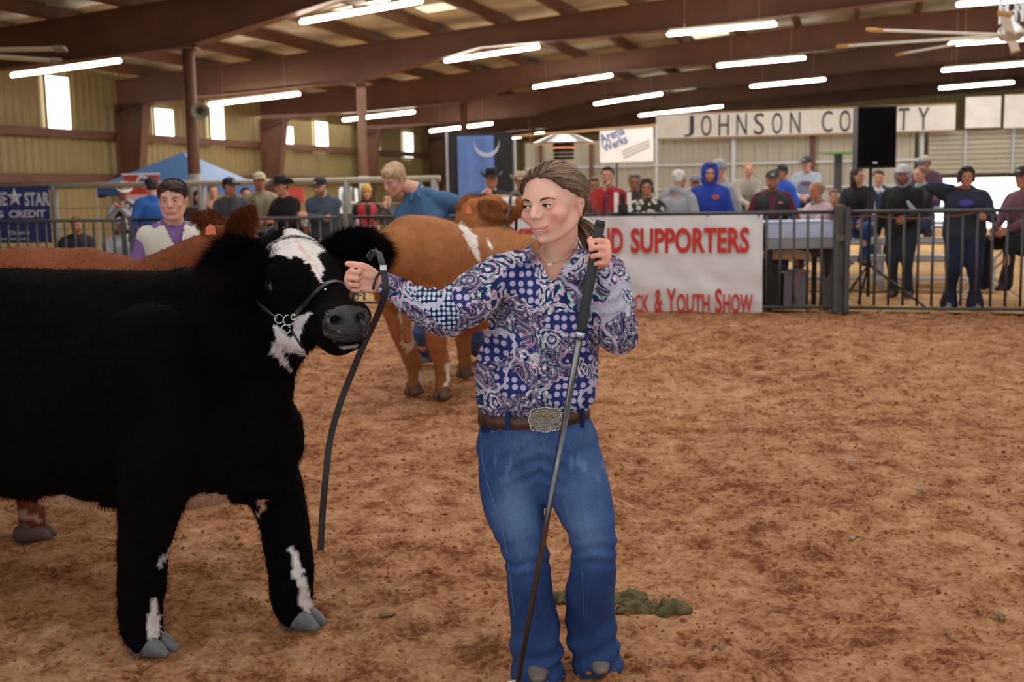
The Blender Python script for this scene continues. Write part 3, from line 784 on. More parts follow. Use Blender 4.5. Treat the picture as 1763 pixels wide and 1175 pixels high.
# ------------------------------------------------------------------ PA speaker on a tripod
sd_ = 13.55; sx = W(1499, 300, sd_).x
r_ = empty('speaker_stand', (sx, sd_, 0), 'black tripod stand holding the big speaker behind the barrier', 'stand')
zj = W(1499, 455, sd_).z; zsp = W(1499, 290, sd_).z
mb = MB(); mb.tube([(sx, sd_, .12), (sx, sd_, zsp)], .019, 10, caps=True); mb.build('pole', M_black, r_)
mb = MB(); mb.tube([(sx, sd_, zj - .04), (sx, sd_, zj + .04)], .035, 10, caps=True); mb.tube([(sx, sd_, zj + .07), (sx - .12, sd_, zj + .08)], .012, 8, caps=True); mb.build('collar', M_black, r_)
for (px, py) in ((1441, 534), (1596, 534), (1478, 524)):
    g = G(px, py); g.y = min(g.y, sd_ + .5)
    mb = MB(); mb.tube([(sx, sd_, zj), (g.x, g.y, .015)], .014, 8, caps=True); lg = mb.build('leg', M_black, r_)
    mid = (V((sx, sd_, zj)) * .45 + V((g.x, g.y, 0)) * .55); mb = MB(); mb.tube([(sx, sd_, .16), mid], .008, 6, caps=True); mb.build('brace', M_black, r_)
r_ = empty('loudspeaker', (sx, sd_, zsp), 'large black loudspeaker box raised on the tripod, covering two sign letters', 'loudspeaker')
zt = W(1499, 185, sd_).z; wS = .44
mb = MB(); mb.prism([(-wS / 2, -.2), (wS / 2, -.2), (wS * .36, .2), (-wS * .36, .2)], zsp, zt, Matrix.Translation((sx, sd_, 0))); b_ = mb.build('cabinet', M_black, r_)
mb = MB(); mb.box((sx, sd_ - .205, (zsp + zt) / 2), (wS * .94, .012, (zt - zsp) * .95)); mb.build('grille', mat('speaker_grille', '#0d0d0e', rough=.9, spec=.1), r_)
mb = MB(); mb.box((sx + .2, sd_ + .02, zt - .1), (.04, .12, .04)); mb.build('handle', M_black, r_)
mb = MB(); mb.box((sx - .02, sd_ - .215, zsp + .06), (.05, .006, .02)); mb.build('badge', M_alu, r_)

# ------------------------------------------------------------------ judges' table
td = fence_d(1380) + .3
ta = W(1319, 400, td); tb = W(1437, 400, td)
r_ = empty('judges_table', V(((ta.x + tb.x) / 2, td, 0)), 'table with pale blue and silver cloth right of the white banner', 'table')
zt = W(1380, 383, td).z; z2 = W(1380, 407, td).z; z3 = W(1380, 428, td).z; cx = (ta.x + tb.x) / 2; wx = tb.x - ta.x
mb = MB(); mb.box((cx, td + .35, zt - .015), (wx, .75, .03)); mb.build('tabletop', M_wood, r_)
mb = MB(); mb.box((cx, td - .02, (zt + z2) / 2), (wx + .02, .02, zt - z2 + .03)); mb.box((cx, td + .35, zt + .004), (wx + .02, .78, .01)); mb.build('cloth', mat('pale_blue_cloth', '#c3d2ee', rough=.6, var=.12, vscale=7), r_)
mb = MB(); mb.box((cx, td - .012, (z2 + z3) / 2), (wx, .02, z2 - z3)); mb.build('silver_skirt', mat('silver_cloth', '#9a9ca0', rough=.4), r_)
mb = MB(); mb.box((cx - .1, td + .35, z3 - .09), (wx - .3, .6, .07)); mb.build('shelf', M_wood, r_)
for dx in (-wx / 2 + .06, wx / 2 - .06):
    for dy in (.06, .64): mb = MB(); mb.box((cx + dx, td + dy, (zt - .03) / 2), (.05, .05, zt - .03)); mb.build('leg', M_black, r_)
# leaning grey board, cord, cup, bin
a = W(1422, 395, td + .2); b_ = G(1453, 538)
mb = MB(); mb.add([V(v) for v in ((a.x, a.y, a.z), (a.x + .14, a.y - .1, a.z), (b_.x + .03, 13.15, .02), (b_.x - .22, 13.25, .02))] + [V(v) for v in ((a.x, a.y + .03, a.z), (a.x + .14, a.y - .07, a.z), (b_.x + .03, 13.18, .02), (b_.x - .22, 13.28, .02))], [(0, 1, 2, 3), (7, 6, 5, 4), (0, 4, 5, 1), (1, 5, 6, 2), (2, 6, 7, 3), (3, 7, 4, 0)])
o = mb.build('leaning_board', mat('grey_board', '#4c4a48', rough=.7)); tag(o, 'dark grey board leaning at the end of the judges table', 'board')
g = G(1461, 533); mb = MB(); mb.ell(g + V((0, .1, .055)), (.06, .04, .055)); o = mb.build('paper_cup', M_white, smooth=True); tag(o, 'crumpled white cup lying by the latch post', 'cup')
pts = [W(1445, 425, 13.2), W(1400, 440, 13.6), W(1378, 470, 13.4), W(1366, 500, 13.2), G(1372, 528) , G(1395, 536)]
pts = [V((p.x, min(p.y, 13.6), max(p.z, .02))) for p in pts]
p_, r2 = smooth_path(pts, [.009] * 6); mb = MB(); mb.tube(p_, r2, 8); o = mb.build('extension_cord', mat('orange_cord', '#b0603c'), smooth=True); tag(o, 'orange extension cord hanging from the judges table to the ground', 'cord')
pts = [W(x, y, fence_d(x) + .05) for x, y in ((1460, 374), (1500, 372), (1545, 376), (1600, 376), (1650, 371), (1680, 366))]
p_, r2 = smooth_path(pts, [.007] * 6); mb = MB(); mb.tube(p_, r2, 8); o = mb.build('extension_cord', mat('orange_cord', '#b0603c'), smooth=True); tag(o, 'thin orange lead strung along the top of the right barrier', 'cord')
for px, lab, colr, hh in ((1322, 'dark storage tub under the left end of the table', '#2c2a28', .5), (1362, 'clear grey storage tub under the table', '#77777c', .42)):
    p = V((W(px, 500, td + .35).x, td + .35, 0)); r_ = empty('storage_tub', p, lab, 'tub')
    mb = MB(); mb.prism([(-.15, -.15), (.15, -.15), (.16, .15), (-.16, .15)], 0, hh, Matrix.Translation(p)); mb.build('tub', mat('tub' + colr, colr), r_)
    mb = MB(); mb.box(p + V((0, 0, hh + .012)), (.36, .34, .025)); mb.build('lid', mat('tub_lid' + colr, colr, rough=.4), r_)

# camera standing on the rail before the announcer, drink cup left
c_ = W(1072, 350, fence_d(1072) - .0); r_ = empty('video_camera', V((c_.x, c_.y, 1.15)), 'black camera between two white panels standing on the rail before the announcer', 'camera')
for dx in (-.075, .075): mb = MB(); mb.box((c_.x + dx, c_.y, 1.27), (.05, .03, .23)); mb.build('white_panel', M_white, r_)
mb = MB(); mb.box((c_.x, c_.y, 1.2), (.11, .09, .10)); mb.tube([(c_.x, c_.y, 1.2), (c_.x, c_.y, 1.37)], .025, 10, caps=True); mb.tube([(c_.x, c_.y - .04, 1.2), (c_.x, c_.y - .1, 1.2)], .035, 12, caps=True); mb.build('camera_body', M_black, r_)
c_ = W(527, 400, fence_d(527) + .9); r_ = empty('drink_bottle', V((c_.x, c_.y, c_.z - .2)), 'white bottle with orange label on a stand behind the left barrier', 'bottle')
mb = MB(); mb.lathe([(0, -.12), (.07, -.12), (.075, .0), (.07, .09), (.03, .14), (.03, .18), (0, .18)], c_, 16); mb.build('bottle', M_white, r_, smooth=True)
mb = MB(); mb.lathe([(.078, .0), (.078, .08)], c_, 16); mb.build('label', mat('orange_label', '#e0762c'), r_)
mb = MB(); mb.box((c_.x, c_.y, (c_.z - .12) / 2), (.3, .3, c_.z - .12)); mb.build('stand', M_black, r_)
# ------------------------------------------------------------------ bleachers
r_ = empty('bleachers', W(1450, 460, 16), 'aluminium bleachers holding seated spectators behind the right barrier', 'bleachers')
BD = EX
def BL(px, d, z): v = ray(px, 400); return V((v.x / v.y * d, d, z))
BROW = []
for i in range(5):
    d = 15.9 + i * .68; z = .45 + i * .2; c_ = BL(1420, d, z); a = c_ - BD * 1.95; b_ = c_ + BD * 2.15; BROW.append((d, z))
    mb = MB(); mb.beam(a, b_, .25, .045); mb.build('seat_plank', M_alu, r_)
    mb = MB(); mb.beam(a - EY * .33 - V((0, 0, .27)), b_ - EY * .33 - V((0, 0, .27)), .22, .04); mb.build('foot_plank', M_alu, r_)
    for t in (0, .33, .66, 1):
        p = a + (b_ - a) * t; mb = MB(); mb.beam(V((p.x, p.y, 0)), p - V((0, 0, .02)), .05, .05, EX); mb.build('upright', M_alu, r_)
for t in (0, .33, .66, 1):
    c0 = BL(1420, 15.9, .03) - BD * 1.95 + BD * 4.1 * t; c1 = BL(1420, 15.9 + 4 * .68, 1.15) - BD * 1.95 + BD * 4.1 * t
    mb = MB(); mb.beam(c0, c1, .04, .05); mb.beam(c0, V((c1.x, c1.y, .03)), .04, .05); mb.build('side_brace', M_alu, r_)
# green-topped pedestal and chute pipes
p = W(1452, 300, 21); r_ = empty('pedestal_table', V((p.x, 21, 0)), 'tall narrow table with thin green top behind the bleachers', 'table')
zt = W(1440, 264, 21).z; mb = MB(); mb.box((p.x - .05, 21, zt), (.62, .5, .035)); mb.build('tabletop', mat('green_top', '#5f9a5a'), r_)
mb = MB(); mb.box((p.x - .1, 21, zt / 2), (.12, .12, zt)); mb.build('column', M_bar, r_); mb = MB(); mb.box((p.x - .1, 21, .03), (.5, .5, .06)); mb.build('base', M_bar, r_)
r_ = empty('pipe_chute', W(600, 400, 19), 'white bent pipe cattle chute frame behind the yellow beanie woman', 'chute')
for pp in ([(588, 322, 19), (588, 400, 19)], [(603, 322, 19), (600, 365, 19), (588, 378, 19)], [(560, 352, 19.2), (620, 350, 19.2)], [(560, 395, 19.2), (620, 393, 19.2)]):
    pts = [W(*q_) for q_ in pp]; mb = MB(); p_, r2 = smooth_path(pts, [.03] * len(pts)); mb.tube(p_, r2, 8, caps=True); mb.build('pipe', M_alu, r_, smooth=True)
for px in (588, 615):
    p = W(px, 395, 19); mb = MB(); mb.tube([(p.x, p.y, 0), (p.x, p.y, 1.5)], .035, 8, caps=True); mb.build('upright', M_alu, r_, smooth=True)
# dark name board tied to the barrier
p0 = on_plane(594, 405, FA - FN * .06, FN)
# ------------------------------------------------------------------ manure and flakes in the dirt
def clump(px, py, rx, ry, h, seed, lab, n=30):
    g = G(px, py); rng = np.random.RandomState(seed); bl = Blob()
    for i in range(n):
        a = rng.rand() * 6.28; r = rng.rand() ** .6; bl.ell(g + V((rx * r * math.cos(a), ry * r * math.sin(a), h * .25 * (1 - r))), (rx * rng.uniform(.14, .3), ry * rng.uniform(.14, .3), h * rng.uniform(.5, 1.) * (1 - .5 * r)))
    o = bl.fuse('manure', mat('manure', '#5d5534', rough=.8, var=.35, vscale=30, bump=.6, bscale=90), None, .008, 1, lambda P, Nn: P + Nn * (.011 * fbm(P, 45, seed))[:, None])
    tag(o, lab, 'manure')
clump(1085, 1034, .07, .07, .035, 1, 'small dark manure clump right behind the girls boot')
clump(1098, 1052, .08, .05, .04, 2, 'flat manure clump below the pair right of the girl')
clump(1150, 1052, .075, .055, .045, 3, 'largest manure clump, rightmost beside the girls leg')
clump(963, 1030, .04, .05, .03, 4, 'manure bit between the girls lower legs')
rng = np.random.RandomState(9)
for i, (px, py, lab) in enumerate([(1357, 630, 'blue-grey flat chip farthest out in the dirt, below the table end'), (1510, 688, 'blue-grey chip in the dirt below the tripod'), (1465, 797, 'grey chip in the middle of the empty dirt at right'), (1585, 845, 'pale grey chip right of the middle of the dirt'), (1468, 930, 'grey chip halfway between manure and right edge'), (1623, 1094, 'olive wood chip in the dirt near the bottom right corner'),
        (665, 1062, 'olive chip between the steers front hoof and the girls leg'), (1243, 1120, 'dark olive chip below the manure clumps'), (1720, 1063, 'olive tuft of straw in the dirt at the lower right edge')]):
    g = G(px, py); mb = MB(); s_ = .010 + .008 * rng.rand(); mb.ell(g + V((0, 0, .008)), (s_ * 1.6, s_, .005), Matrix.Rotation(rng.rand() * 3, 3, 'Z'), 8, 5)
    o = mb.build('wood_chip', mat('grey_chip', '#8d9096', rough=.8) if i < 5 else mat('olive_chip', '#7a6c46', rough=.9), smooth=True)
    tag(o, lab, 'debris', 'small chips in the dirt')
# ================================================================== people
from mathutils.bvhtree import BVHTree
def skin_mat(name, base, flush, rough=.45, sss=.15):
    """skin tone; the tint attribute carries lips, brows and flushed cheeks"""
    m = bpy.data.materials.new(name); m.use_nodes = True; nt = m.node_tree; N = nt.nodes; L = nt.links
    b = N['Principled BSDF']; b.inputs['Roughness'].default_value = rough; b.inputs['Specular IOR Level'].default_value = .35
    b.inputs['Subsurface Weight'].default_value = sss; b.inputs['Subsurface Radius'].default_value = (.01, .004, .002); b.inputs['Subsurface Scale'].default_value = .6
    a = N.new('ShaderNodeAttribute'); a.attribute_name = 'Col'
    tc = N.new('ShaderNodeTexCoord'); n = N.new('ShaderNodeTexNoise'); n.inputs['Scale'].default_value = 35; n.inputs['Detail'].default_value = 4
    L.new(tc.outputs['Object'], n.inputs['Vector'])
    mr = N.new('ShaderNodeMapRange'); mr.inputs[3].default_value = .93; mr.inputs[4].default_value = 1.07; L.new(n.outputs['Fac'], mr.inputs[0])
    mx = N.new('ShaderNodeMix'); mx.data_type = 'RGBA'; mx.blend_type = 'MULTIPLY'; mx.inputs[0].default_value = 1
    mx.inputs[6].default_value = (*srgb(base), 1); L.new(a.outputs['Color'], mx.inputs[7])
    sc = N.new('ShaderNodeVectorMath'); sc.operation = 'SCALE'; L.new(mx.outputs[2], sc.inputs[0]); L.new(mr.outputs[0], sc.inputs['Scale'])
    L.new(sc.outputs[0], b.inputs['Base Color'])
    MATS[name] = m; return m
M_skin = skin_mat('fair_skin', '#d9a48c', None)
M_skin2 = skin_mat('ruddy_skin', '#c68a6e', None)
M_skin3 = skin_mat('tanned_skin', '#b07f62', None)
M_girl = skin_mat('girl_skin', '#ebb7a4', None, .42, .22)
M_eyew = mat('eye_white', '#e6e0dc', rough=.15)
M_iris = mat('iris_brown', '#3a261a', rough=.1)
M_pupil = mat('pupil', '#060505', rough=.05)
M_teeth = mat('teeth', '#efeae0', rough=.25)

def Rz(a): return Matrix.Rotation(a, 4, 'Z')
def Ry(a): return Matrix.Rotation(a, 4, 'Y')
def Rx(a): return Matrix.Rotation(a, 4, 'X')

_HC = {}
def head_mesh(voxel, smile=0., fem=0.):
    """head facing +X, +Y its left, centred between the ears; skin with face relief; returns (P, faces, tint)"""
    key = (voxel, smile, fem)
    if key in _HC: return _HC[key]
    q = Blob()
    q.ell((-.014, 0, .032), (.100, .077, .085), None, 28, 18)
    q.ell((.022, 0, .012), (.071, .065, .080), None, 24, 16)
    q.ell((.026, 0, -.040), (.060, .057 - .003 * fem, .066), None, 24, 16)
    q.ell((.034, 0, -.072), (.046, .043 - .005 * fem, .044), None, 24, 16)
    q.ell((.062, 0, -.098), (.024, .024 - .007 * fem, .020), None, 20, 12)
    for s in (-1, 1):
        q.limb([(-.006, s * .056, -.034), (.008, s * (.052 - .004 * fem), -.066), (.034, s * (.036 - .009 * fem), -.090), (.058, s * (.014 - .004 * fem), -.102)], [.019, .018, .016, .015 - .001 * fem])
        q.ell((.050, s * (.036 + .002 * fem), -.024 - .004 * fem), (.028, .026 + .003 * fem, .026 + .004 * fem))
        q.ell((.064, s * .026, .026), (.022, .030, .014))
    q.ell((.074, 0, -.064), (.016, .030, .024)); q.ell((.080, 0, -.020), (.016, .020, .030))
    q.tube([(-.026, 0, -.03), (-.040, 0, -.13)], [(.050 - .013 * fem, .056 - .017 * fem)] * 2, 20, side=(0, 1, 0))
    if fem: q.v = [(x, y, z * (1 - .07 * fem) if z < -.03 else z) for x, y, z in q.v]
    base = q.skin(max(voxel, .004), 16 if voxel > .004 else 22)
    b = Blob(); BP_, BF_ = mesh_pf(base); b.add([tuple(v) for v in BP_], BF_)
    for s in (-1, 1):
        M = Matrix.Rotation(s * .32, 3, 'Z') @ Matrix.Rotation(-.15, 3, 'Y')
        b.ell((-.010, s * .0745, -.008), (.017, .0055, .030), M)
        b.ell((-.015, s * .079, .003), (.0165, .005, .021), M)
    nz_ = .0055 * fem; b.limb([(.083, 0, .014), (.0915 + nz_ * .1, 0, -.003), (.100, 0, -.021 + nz_), (.1055 - nz_ * .2, 0, -.031 + nz_)], [(.0085, .010), (.0078, .010), (.0095, .010), (.0108, .0092)], n=12)
    for s in (-1, 1): b.ell((.095, s * .0115, -.0345 + nz_), (.0105, .0070, .0068))
    sm = smile
    def fn(P, Nn):
        for s in (-1, 1):
            P = brush(P, (.088, s * .030, .001), (.03, .019, .0125), (-.010, 0, 0))
            P = brush(P, (.09, s * .0285, .017), (.02, .02, .006), (.0025, 0, 0))
            P = brush(P, (.1015, s * .0065, -.041 + nz_), (.006, .004, .004), (-.003, 0, .003))
            P = brush(P, (.092, s * .0205, -.030), (.02, .006, .012), (-.003, 0, 0))
            P = brush(P, (-.006, s * .086, -.006), (.009, .02, .017), (0, -s * .006, 0))
            P = brush(P, (.072, s * .042, -.028), (.03, .018, .016), (.004 * sm, s * .003 * sm, .004 * sm))
            P = brush(P, (.082, s * (.027 + .004 * sm), -.060 + .004 * sm), (.02, .007, .009), (-.0022 * (1 + .6 * sm), 0, 0))
        P = brush(P, (.1, 0, -.050), (.02, .004, .006), (-.002, 0, 0))
        # lips follow a gentle curve
        y = P[:, 1]; zc = -.068 + (y / .026) ** 2 * (.0085 * sm - .001); hw = .024 + .005 * sm
        fr = np.clip(1 - (y / hw) ** 2, 0, 1) * (P[:, 0] > .06)
        up = np.exp(-((P[:, 2] - (zc + .0052 + .002 * sm)) / .0038) ** 2) * fr
        lo = np.exp(-((P[:, 2] - (zc - .0062 - .002 * sm)) / .0050) ** 2) * fr
        gp = np.exp(-((P[:, 2] - zc) / (.0018 + .0014 * sm)) ** 2) * fr
        P[:, 0] += .0032 * up * np.where(True, 1, 1) + .0045 * lo - (.003 + .005 * sm) * gp
        P = brush(P, (.086, 0, -.0865), (.02, .02, .0055), (-.0025, 0, 0))
        return P
    me = b.skin(voxel, 3, fn)
    P, Nn = mesh_arrays(me)
    col = np.ones((len(P), 3)); y = P[:, 1]
    front = P[:, 0] > .06
    zc = -.068 + (y / .026) ** 2 * (.0085 * sm - .001); hw = .0245 + .005 * sm
    lipm = np.clip((1 - (y / hw) ** 2) * 3, 0, 1) * front * np.exp(-(((P[:, 2] - zc + .0012) / (.0088 + .0008 * sm)) ** 4))
    tint = np.array([.86, .56, .62] if fem else [.86, .62, .58])
    col = col * (1 - lipm[:, None]) + tint * lipm[:, None]
    for s in (-1, 1):
        ck = np.exp(-(((P - np.array([.07, s * .044, -.03])) / np.array([.04, .026, .028])) ** 2).sum(1)) * (.8 if fem else .4)
        col *= 1 - ck[:, None] * np.array([.0, .30, .22])
        er = np.clip((np.abs(y) - .068) / .01, 0, 1)
        col *= 1 - er[:, None] * np.array([0, .07, .06]) * .6
        sk = np.exp(-(((P - np.array([.082, s * .030, -.001])) / np.array([.02, .019, .013])) ** 2).sum(1)) * .22
        col *= 1 - sk[:, None] * np.array([.55, .8, .75])
    ns = np.exp(-(((P - np.array([.11, 0, -.03])) / .014) ** 2).sum(1)) * .3
    col *= 1 - ns[:, None] * np.array([0, .22, .18])
    faces = [tuple(p.vertices) for p in me.polygons]
    bpy.data.meshes.remove(me)
    _HC[key] = (P, faces, col); return _HC[key]

def decal_face(P, col, brow=(.30, .22, .18), eye=True):
    """coarse heads in the crowd: dark eyes and brows as skin tint"""
    col = col.copy()
    for s in (-1, 1):
        e = np.exp(-(((P[:, 1] - s * .030) / .0125) ** 2 + ((P[:, 2] - .000) / .0052) ** 2) ** 2) * (P[:, 0] > .04)
        col *= 1 - e[:, None] * .82
        b = np.exp(-(((P[:, 1] - s * .031) / .019) ** 2 + ((P[:, 2] - .0185) / .0042) ** 2) ** 2) * (P[:, 0] > .04)
        col *= 1 - b[:, None] * (1 - np.array(brow)) * .8
    return col

_HND = {}
def hand_mesh(pose='relaxed', voxel=.003, size=1.):
    """right hand, wrist at the origin, fingers +X, back of the hand +Z, thumb towards +Y"""
    key = (pose, voxel)
    if key in _HND: return _HND[key]
    curl = {'relaxed': (22, 30, 22, 18), 'fist': (84, 98, 58, 35), 'grip': (62, 78, 48, 30), 'flat': (5, 8, 6, 5)}[pose]
    b = Blob()
    b.limb([(-.045, 0, 0), (0, 0, 0), (.03, .002, 0), (.06, .001, .001), (.084, 0, .0)], [(.026, .019), (.025, .017), (.034, .016), (.0395, .0145), (.0385, .0115)], side=(0, 1, 0), n=20)
    b.ell((.032, .022, -.010), (.027, .016, .014)); b.ell((.03, -.024, -.008), (.03, .012, .012))
    spec = [(.084, .0295, .072, .0088), (.089, .0095, .080, .0090), (.086, -.0105, .074, .0086), (.078, -.0290, .058, .0076)]
    for i, (x, y, Lf, r) in enumerate(spec):
        a = 0; p = V((x - .012, y, .001)); pts = [V((x - .02, y * .95, .001)), V((x, y, .001))]; p = pts[-1].copy(); spread = (.05 - .033 * i) if pose in ('relaxed', 'flat') else .01 * (1.5 - i)
        rr = [r * .95, r * 1.06]
        for sgm, c_ in zip((.45, .30, .25), curl[:3]):
            a += math.radians(c_ * (1 + .04 * i)); d = V((math.cos(a) * math.cos(spread), math.sin(spread), -math.sin(a)))
            q = p + d * (Lf * sgm); pts += [p + d * (Lf * sgm * .5), q]; rr += [r * (.96 - .1 * (sgm < .4)), r * (.98 if sgm > .28 else .84)]; p = q
        b.tube(pts, [(v_, v_) for v_ in rr], 12)
    if pose in ('fist', 'grip'):
        tp = [V((.018, .026, -.008)), V((.040, .040, -.022)), V((.066, .036, -.040)), V((.088, .020, -.046))]
        if pose == 'fist': tp = [V((.018, .026, -.006)), V((.045, .044, -.012)), V((.075, .048, -.014)), V((.103, .046, -.006))]
    else:
        tp = [V((.018, .026, -.008)), V((.042, .046, -.016)), V((.066, .056, -.022)), V((.088, .060, -.028))]
    b.limb(tp, [.0145, .012, .0108, .0088], n=12, k=3)
    me = b.skin(voxel, 2)
    P, _ = mesh_arrays(me); F_ = [tuple(p.vertices) for p in me.polygons]; bpy.data.meshes.remove(me)
    _HND[key] = (P, F_); return _HND[key]

def xf(P, M):
    A = np.array(M); return P @ A[:3, :3].T + A[:3, 3]

def frame(x, z, o, scale=1., mirror=False):
    """matrix with local X along x, Z near z, origin o"""
    x = V(x).normalized(); z = V(z); z = (z - x * z.dot(x)).normalized(); y = z.cross(x)
    if mirror: y = -y
    return Matrix(((x.x * scale, y.x * scale, z.x * scale, o[0]), (x.y * scale, y.y * scale, z.y * scale, o[1]), (x.z * scale, y.z * scale, z.z * scale, o[2]), (0, 0, 0, 1)))

def join_parts(name, parts, m, parent):
    """parts: (P, faces, col, flip) -> one mesh"""
    vs = []; fs = []; cs = []
    b = 0
    for P, F_, c_, flip in parts:
        vs.append(P); cs.append(c_ if c_ is not None else np.ones((len(P), 3)))
        for f in F_: fs.append(tuple(b + i for i in (f[::-1] if flip else f)))
        b += len(P)
    me = bpy.data.meshes.new(name); me.from_pydata(np.concatenate(vs).tolist(), [], fs); me.update()
    set_color(me, np.concatenate(cs))
    return link_mesh(me, name, m, parent, True, True)

def mesh_pf(me):
    P, _ = mesh_arrays(me); F_ = [tuple(p.vertices) for p in me.polygons]; bpy.data.meshes.remove(me); return P, F_

def ik(a, c, l1, l2, pole):
    """elbow or knee position between a and c bending towards pole"""
    a, c = V(a), V(c); d = c - a; L_ = min(d.length, (l1 + l2) * .998); dn = d.normalized()
    x = (l1 * l1 - l2 * l2 + L_ * L_) / (2 * L_); h = math.sqrt(max(l1 * l1 - x * x, 1e-6))
    p = V(pole); p = (p - dn * p.dot(dn)).normalized()
    return a + dn * x + p * h

def pose_person(h=1.72, seated=False, lean=0., side=0., handR=None, handL=None, yaw_head=0., pitch_head=0., fat=1., stance=.10, spread=.02, kneeL=None):
    """joints in the person's own frame: +X forward, +Y left, z up from the ground (or from the seat when seated, feet below)"""
    k = h / 1.72; J = {}; J['k'] = k; J['fat'] = fat
    hz = .92 * k if not seated else .10 * k
    J['pel'] = V((0, 0, hz)); tilt = Matrix.Rotation(lean, 3, 'Y') @ Matrix.Rotation(-side, 3, 'X')
    up = lambda x, y, z: J['pel'] + tilt @ V((x * k, y * k, z * k))
    J['waist'] = up(0, 0, .15); J['chest'] = up(.01, 0, .34); J['neck'] = up(-.01, 0, .50); J['headb'] = up(.02, 0, .60)
    J['up'] = tilt @ V((0, 0, 1)); J['sidev'] = tilt @ V((0, 1, 0))
    for n, s in (('L', 1), ('R', -1)):
        J['sh' + n] = up(-.01, s * .172 * (.6 + .4 * fat), .415)
        J['hip' + n] = J['pel'] + V((0, s * .09 * k, -.02 * k))
        hand = handL if n == 'L' else handR
        if hand is None:
            J['wr' + n] = up(.05, s * .27 * fat, -.08)
        else:
            J['wr' + n] = V((hand[0] * k, hand[1] * k, hand[2] * k if not seated else hand[2] * k))
        d = J['wr' + n] - J['sh' + n]
        if d.length > .53 * k: J['wr' + n] = J['sh' + n] + d.normalized() * .53 * k
        J['el' + n] = ik(J['sh' + n], J['wr' + n], .285 * k, .255 * k, V((-.5, s * .55, -.8)))
        if seated:
            J['an' + n] = V((.46 * k, s * .13 * k, -.36 * k)); J['kn' + n] = ik(J['hip' + n], J['an' + n], .42 * k, .41 * k, V((1, s * .2, .9)))
        else:
            J['an' + n] = V(((.04 if s > 0 else -.04) * k * (spread / .02), s * stance * k, .08 * k)); J['kn' + n] = ik(J['hip' + n], J['an' + n], .43 * k, .425 * k, V((1, 0, 0)))
        J['toe' + n] = V((1, s * .15, 0))
    hm = Matrix.Translation(J['headb'] + V((.025 * k, 0, .045 * k))) @ Rz(yaw_head) @ Ry(pitch_head + lean * .4) @ Matrix.Scale(k * .98, 4)
    J['head'] = hm
    return J

def transform_pose(J, M):
    R3 = M.to_3x3()
    out = dict(J)
    for k_, v in J.items():
        if isinstance(v, Matrix): out[k_] = M @ v
        elif isinstance(v, Vector): out[k_] = R3 @ v if k_ in ('up', 'sidev') or k_.startswith('toe') or k_.startswith('hx') or k_.startswith('hz') else M @ v
    return out

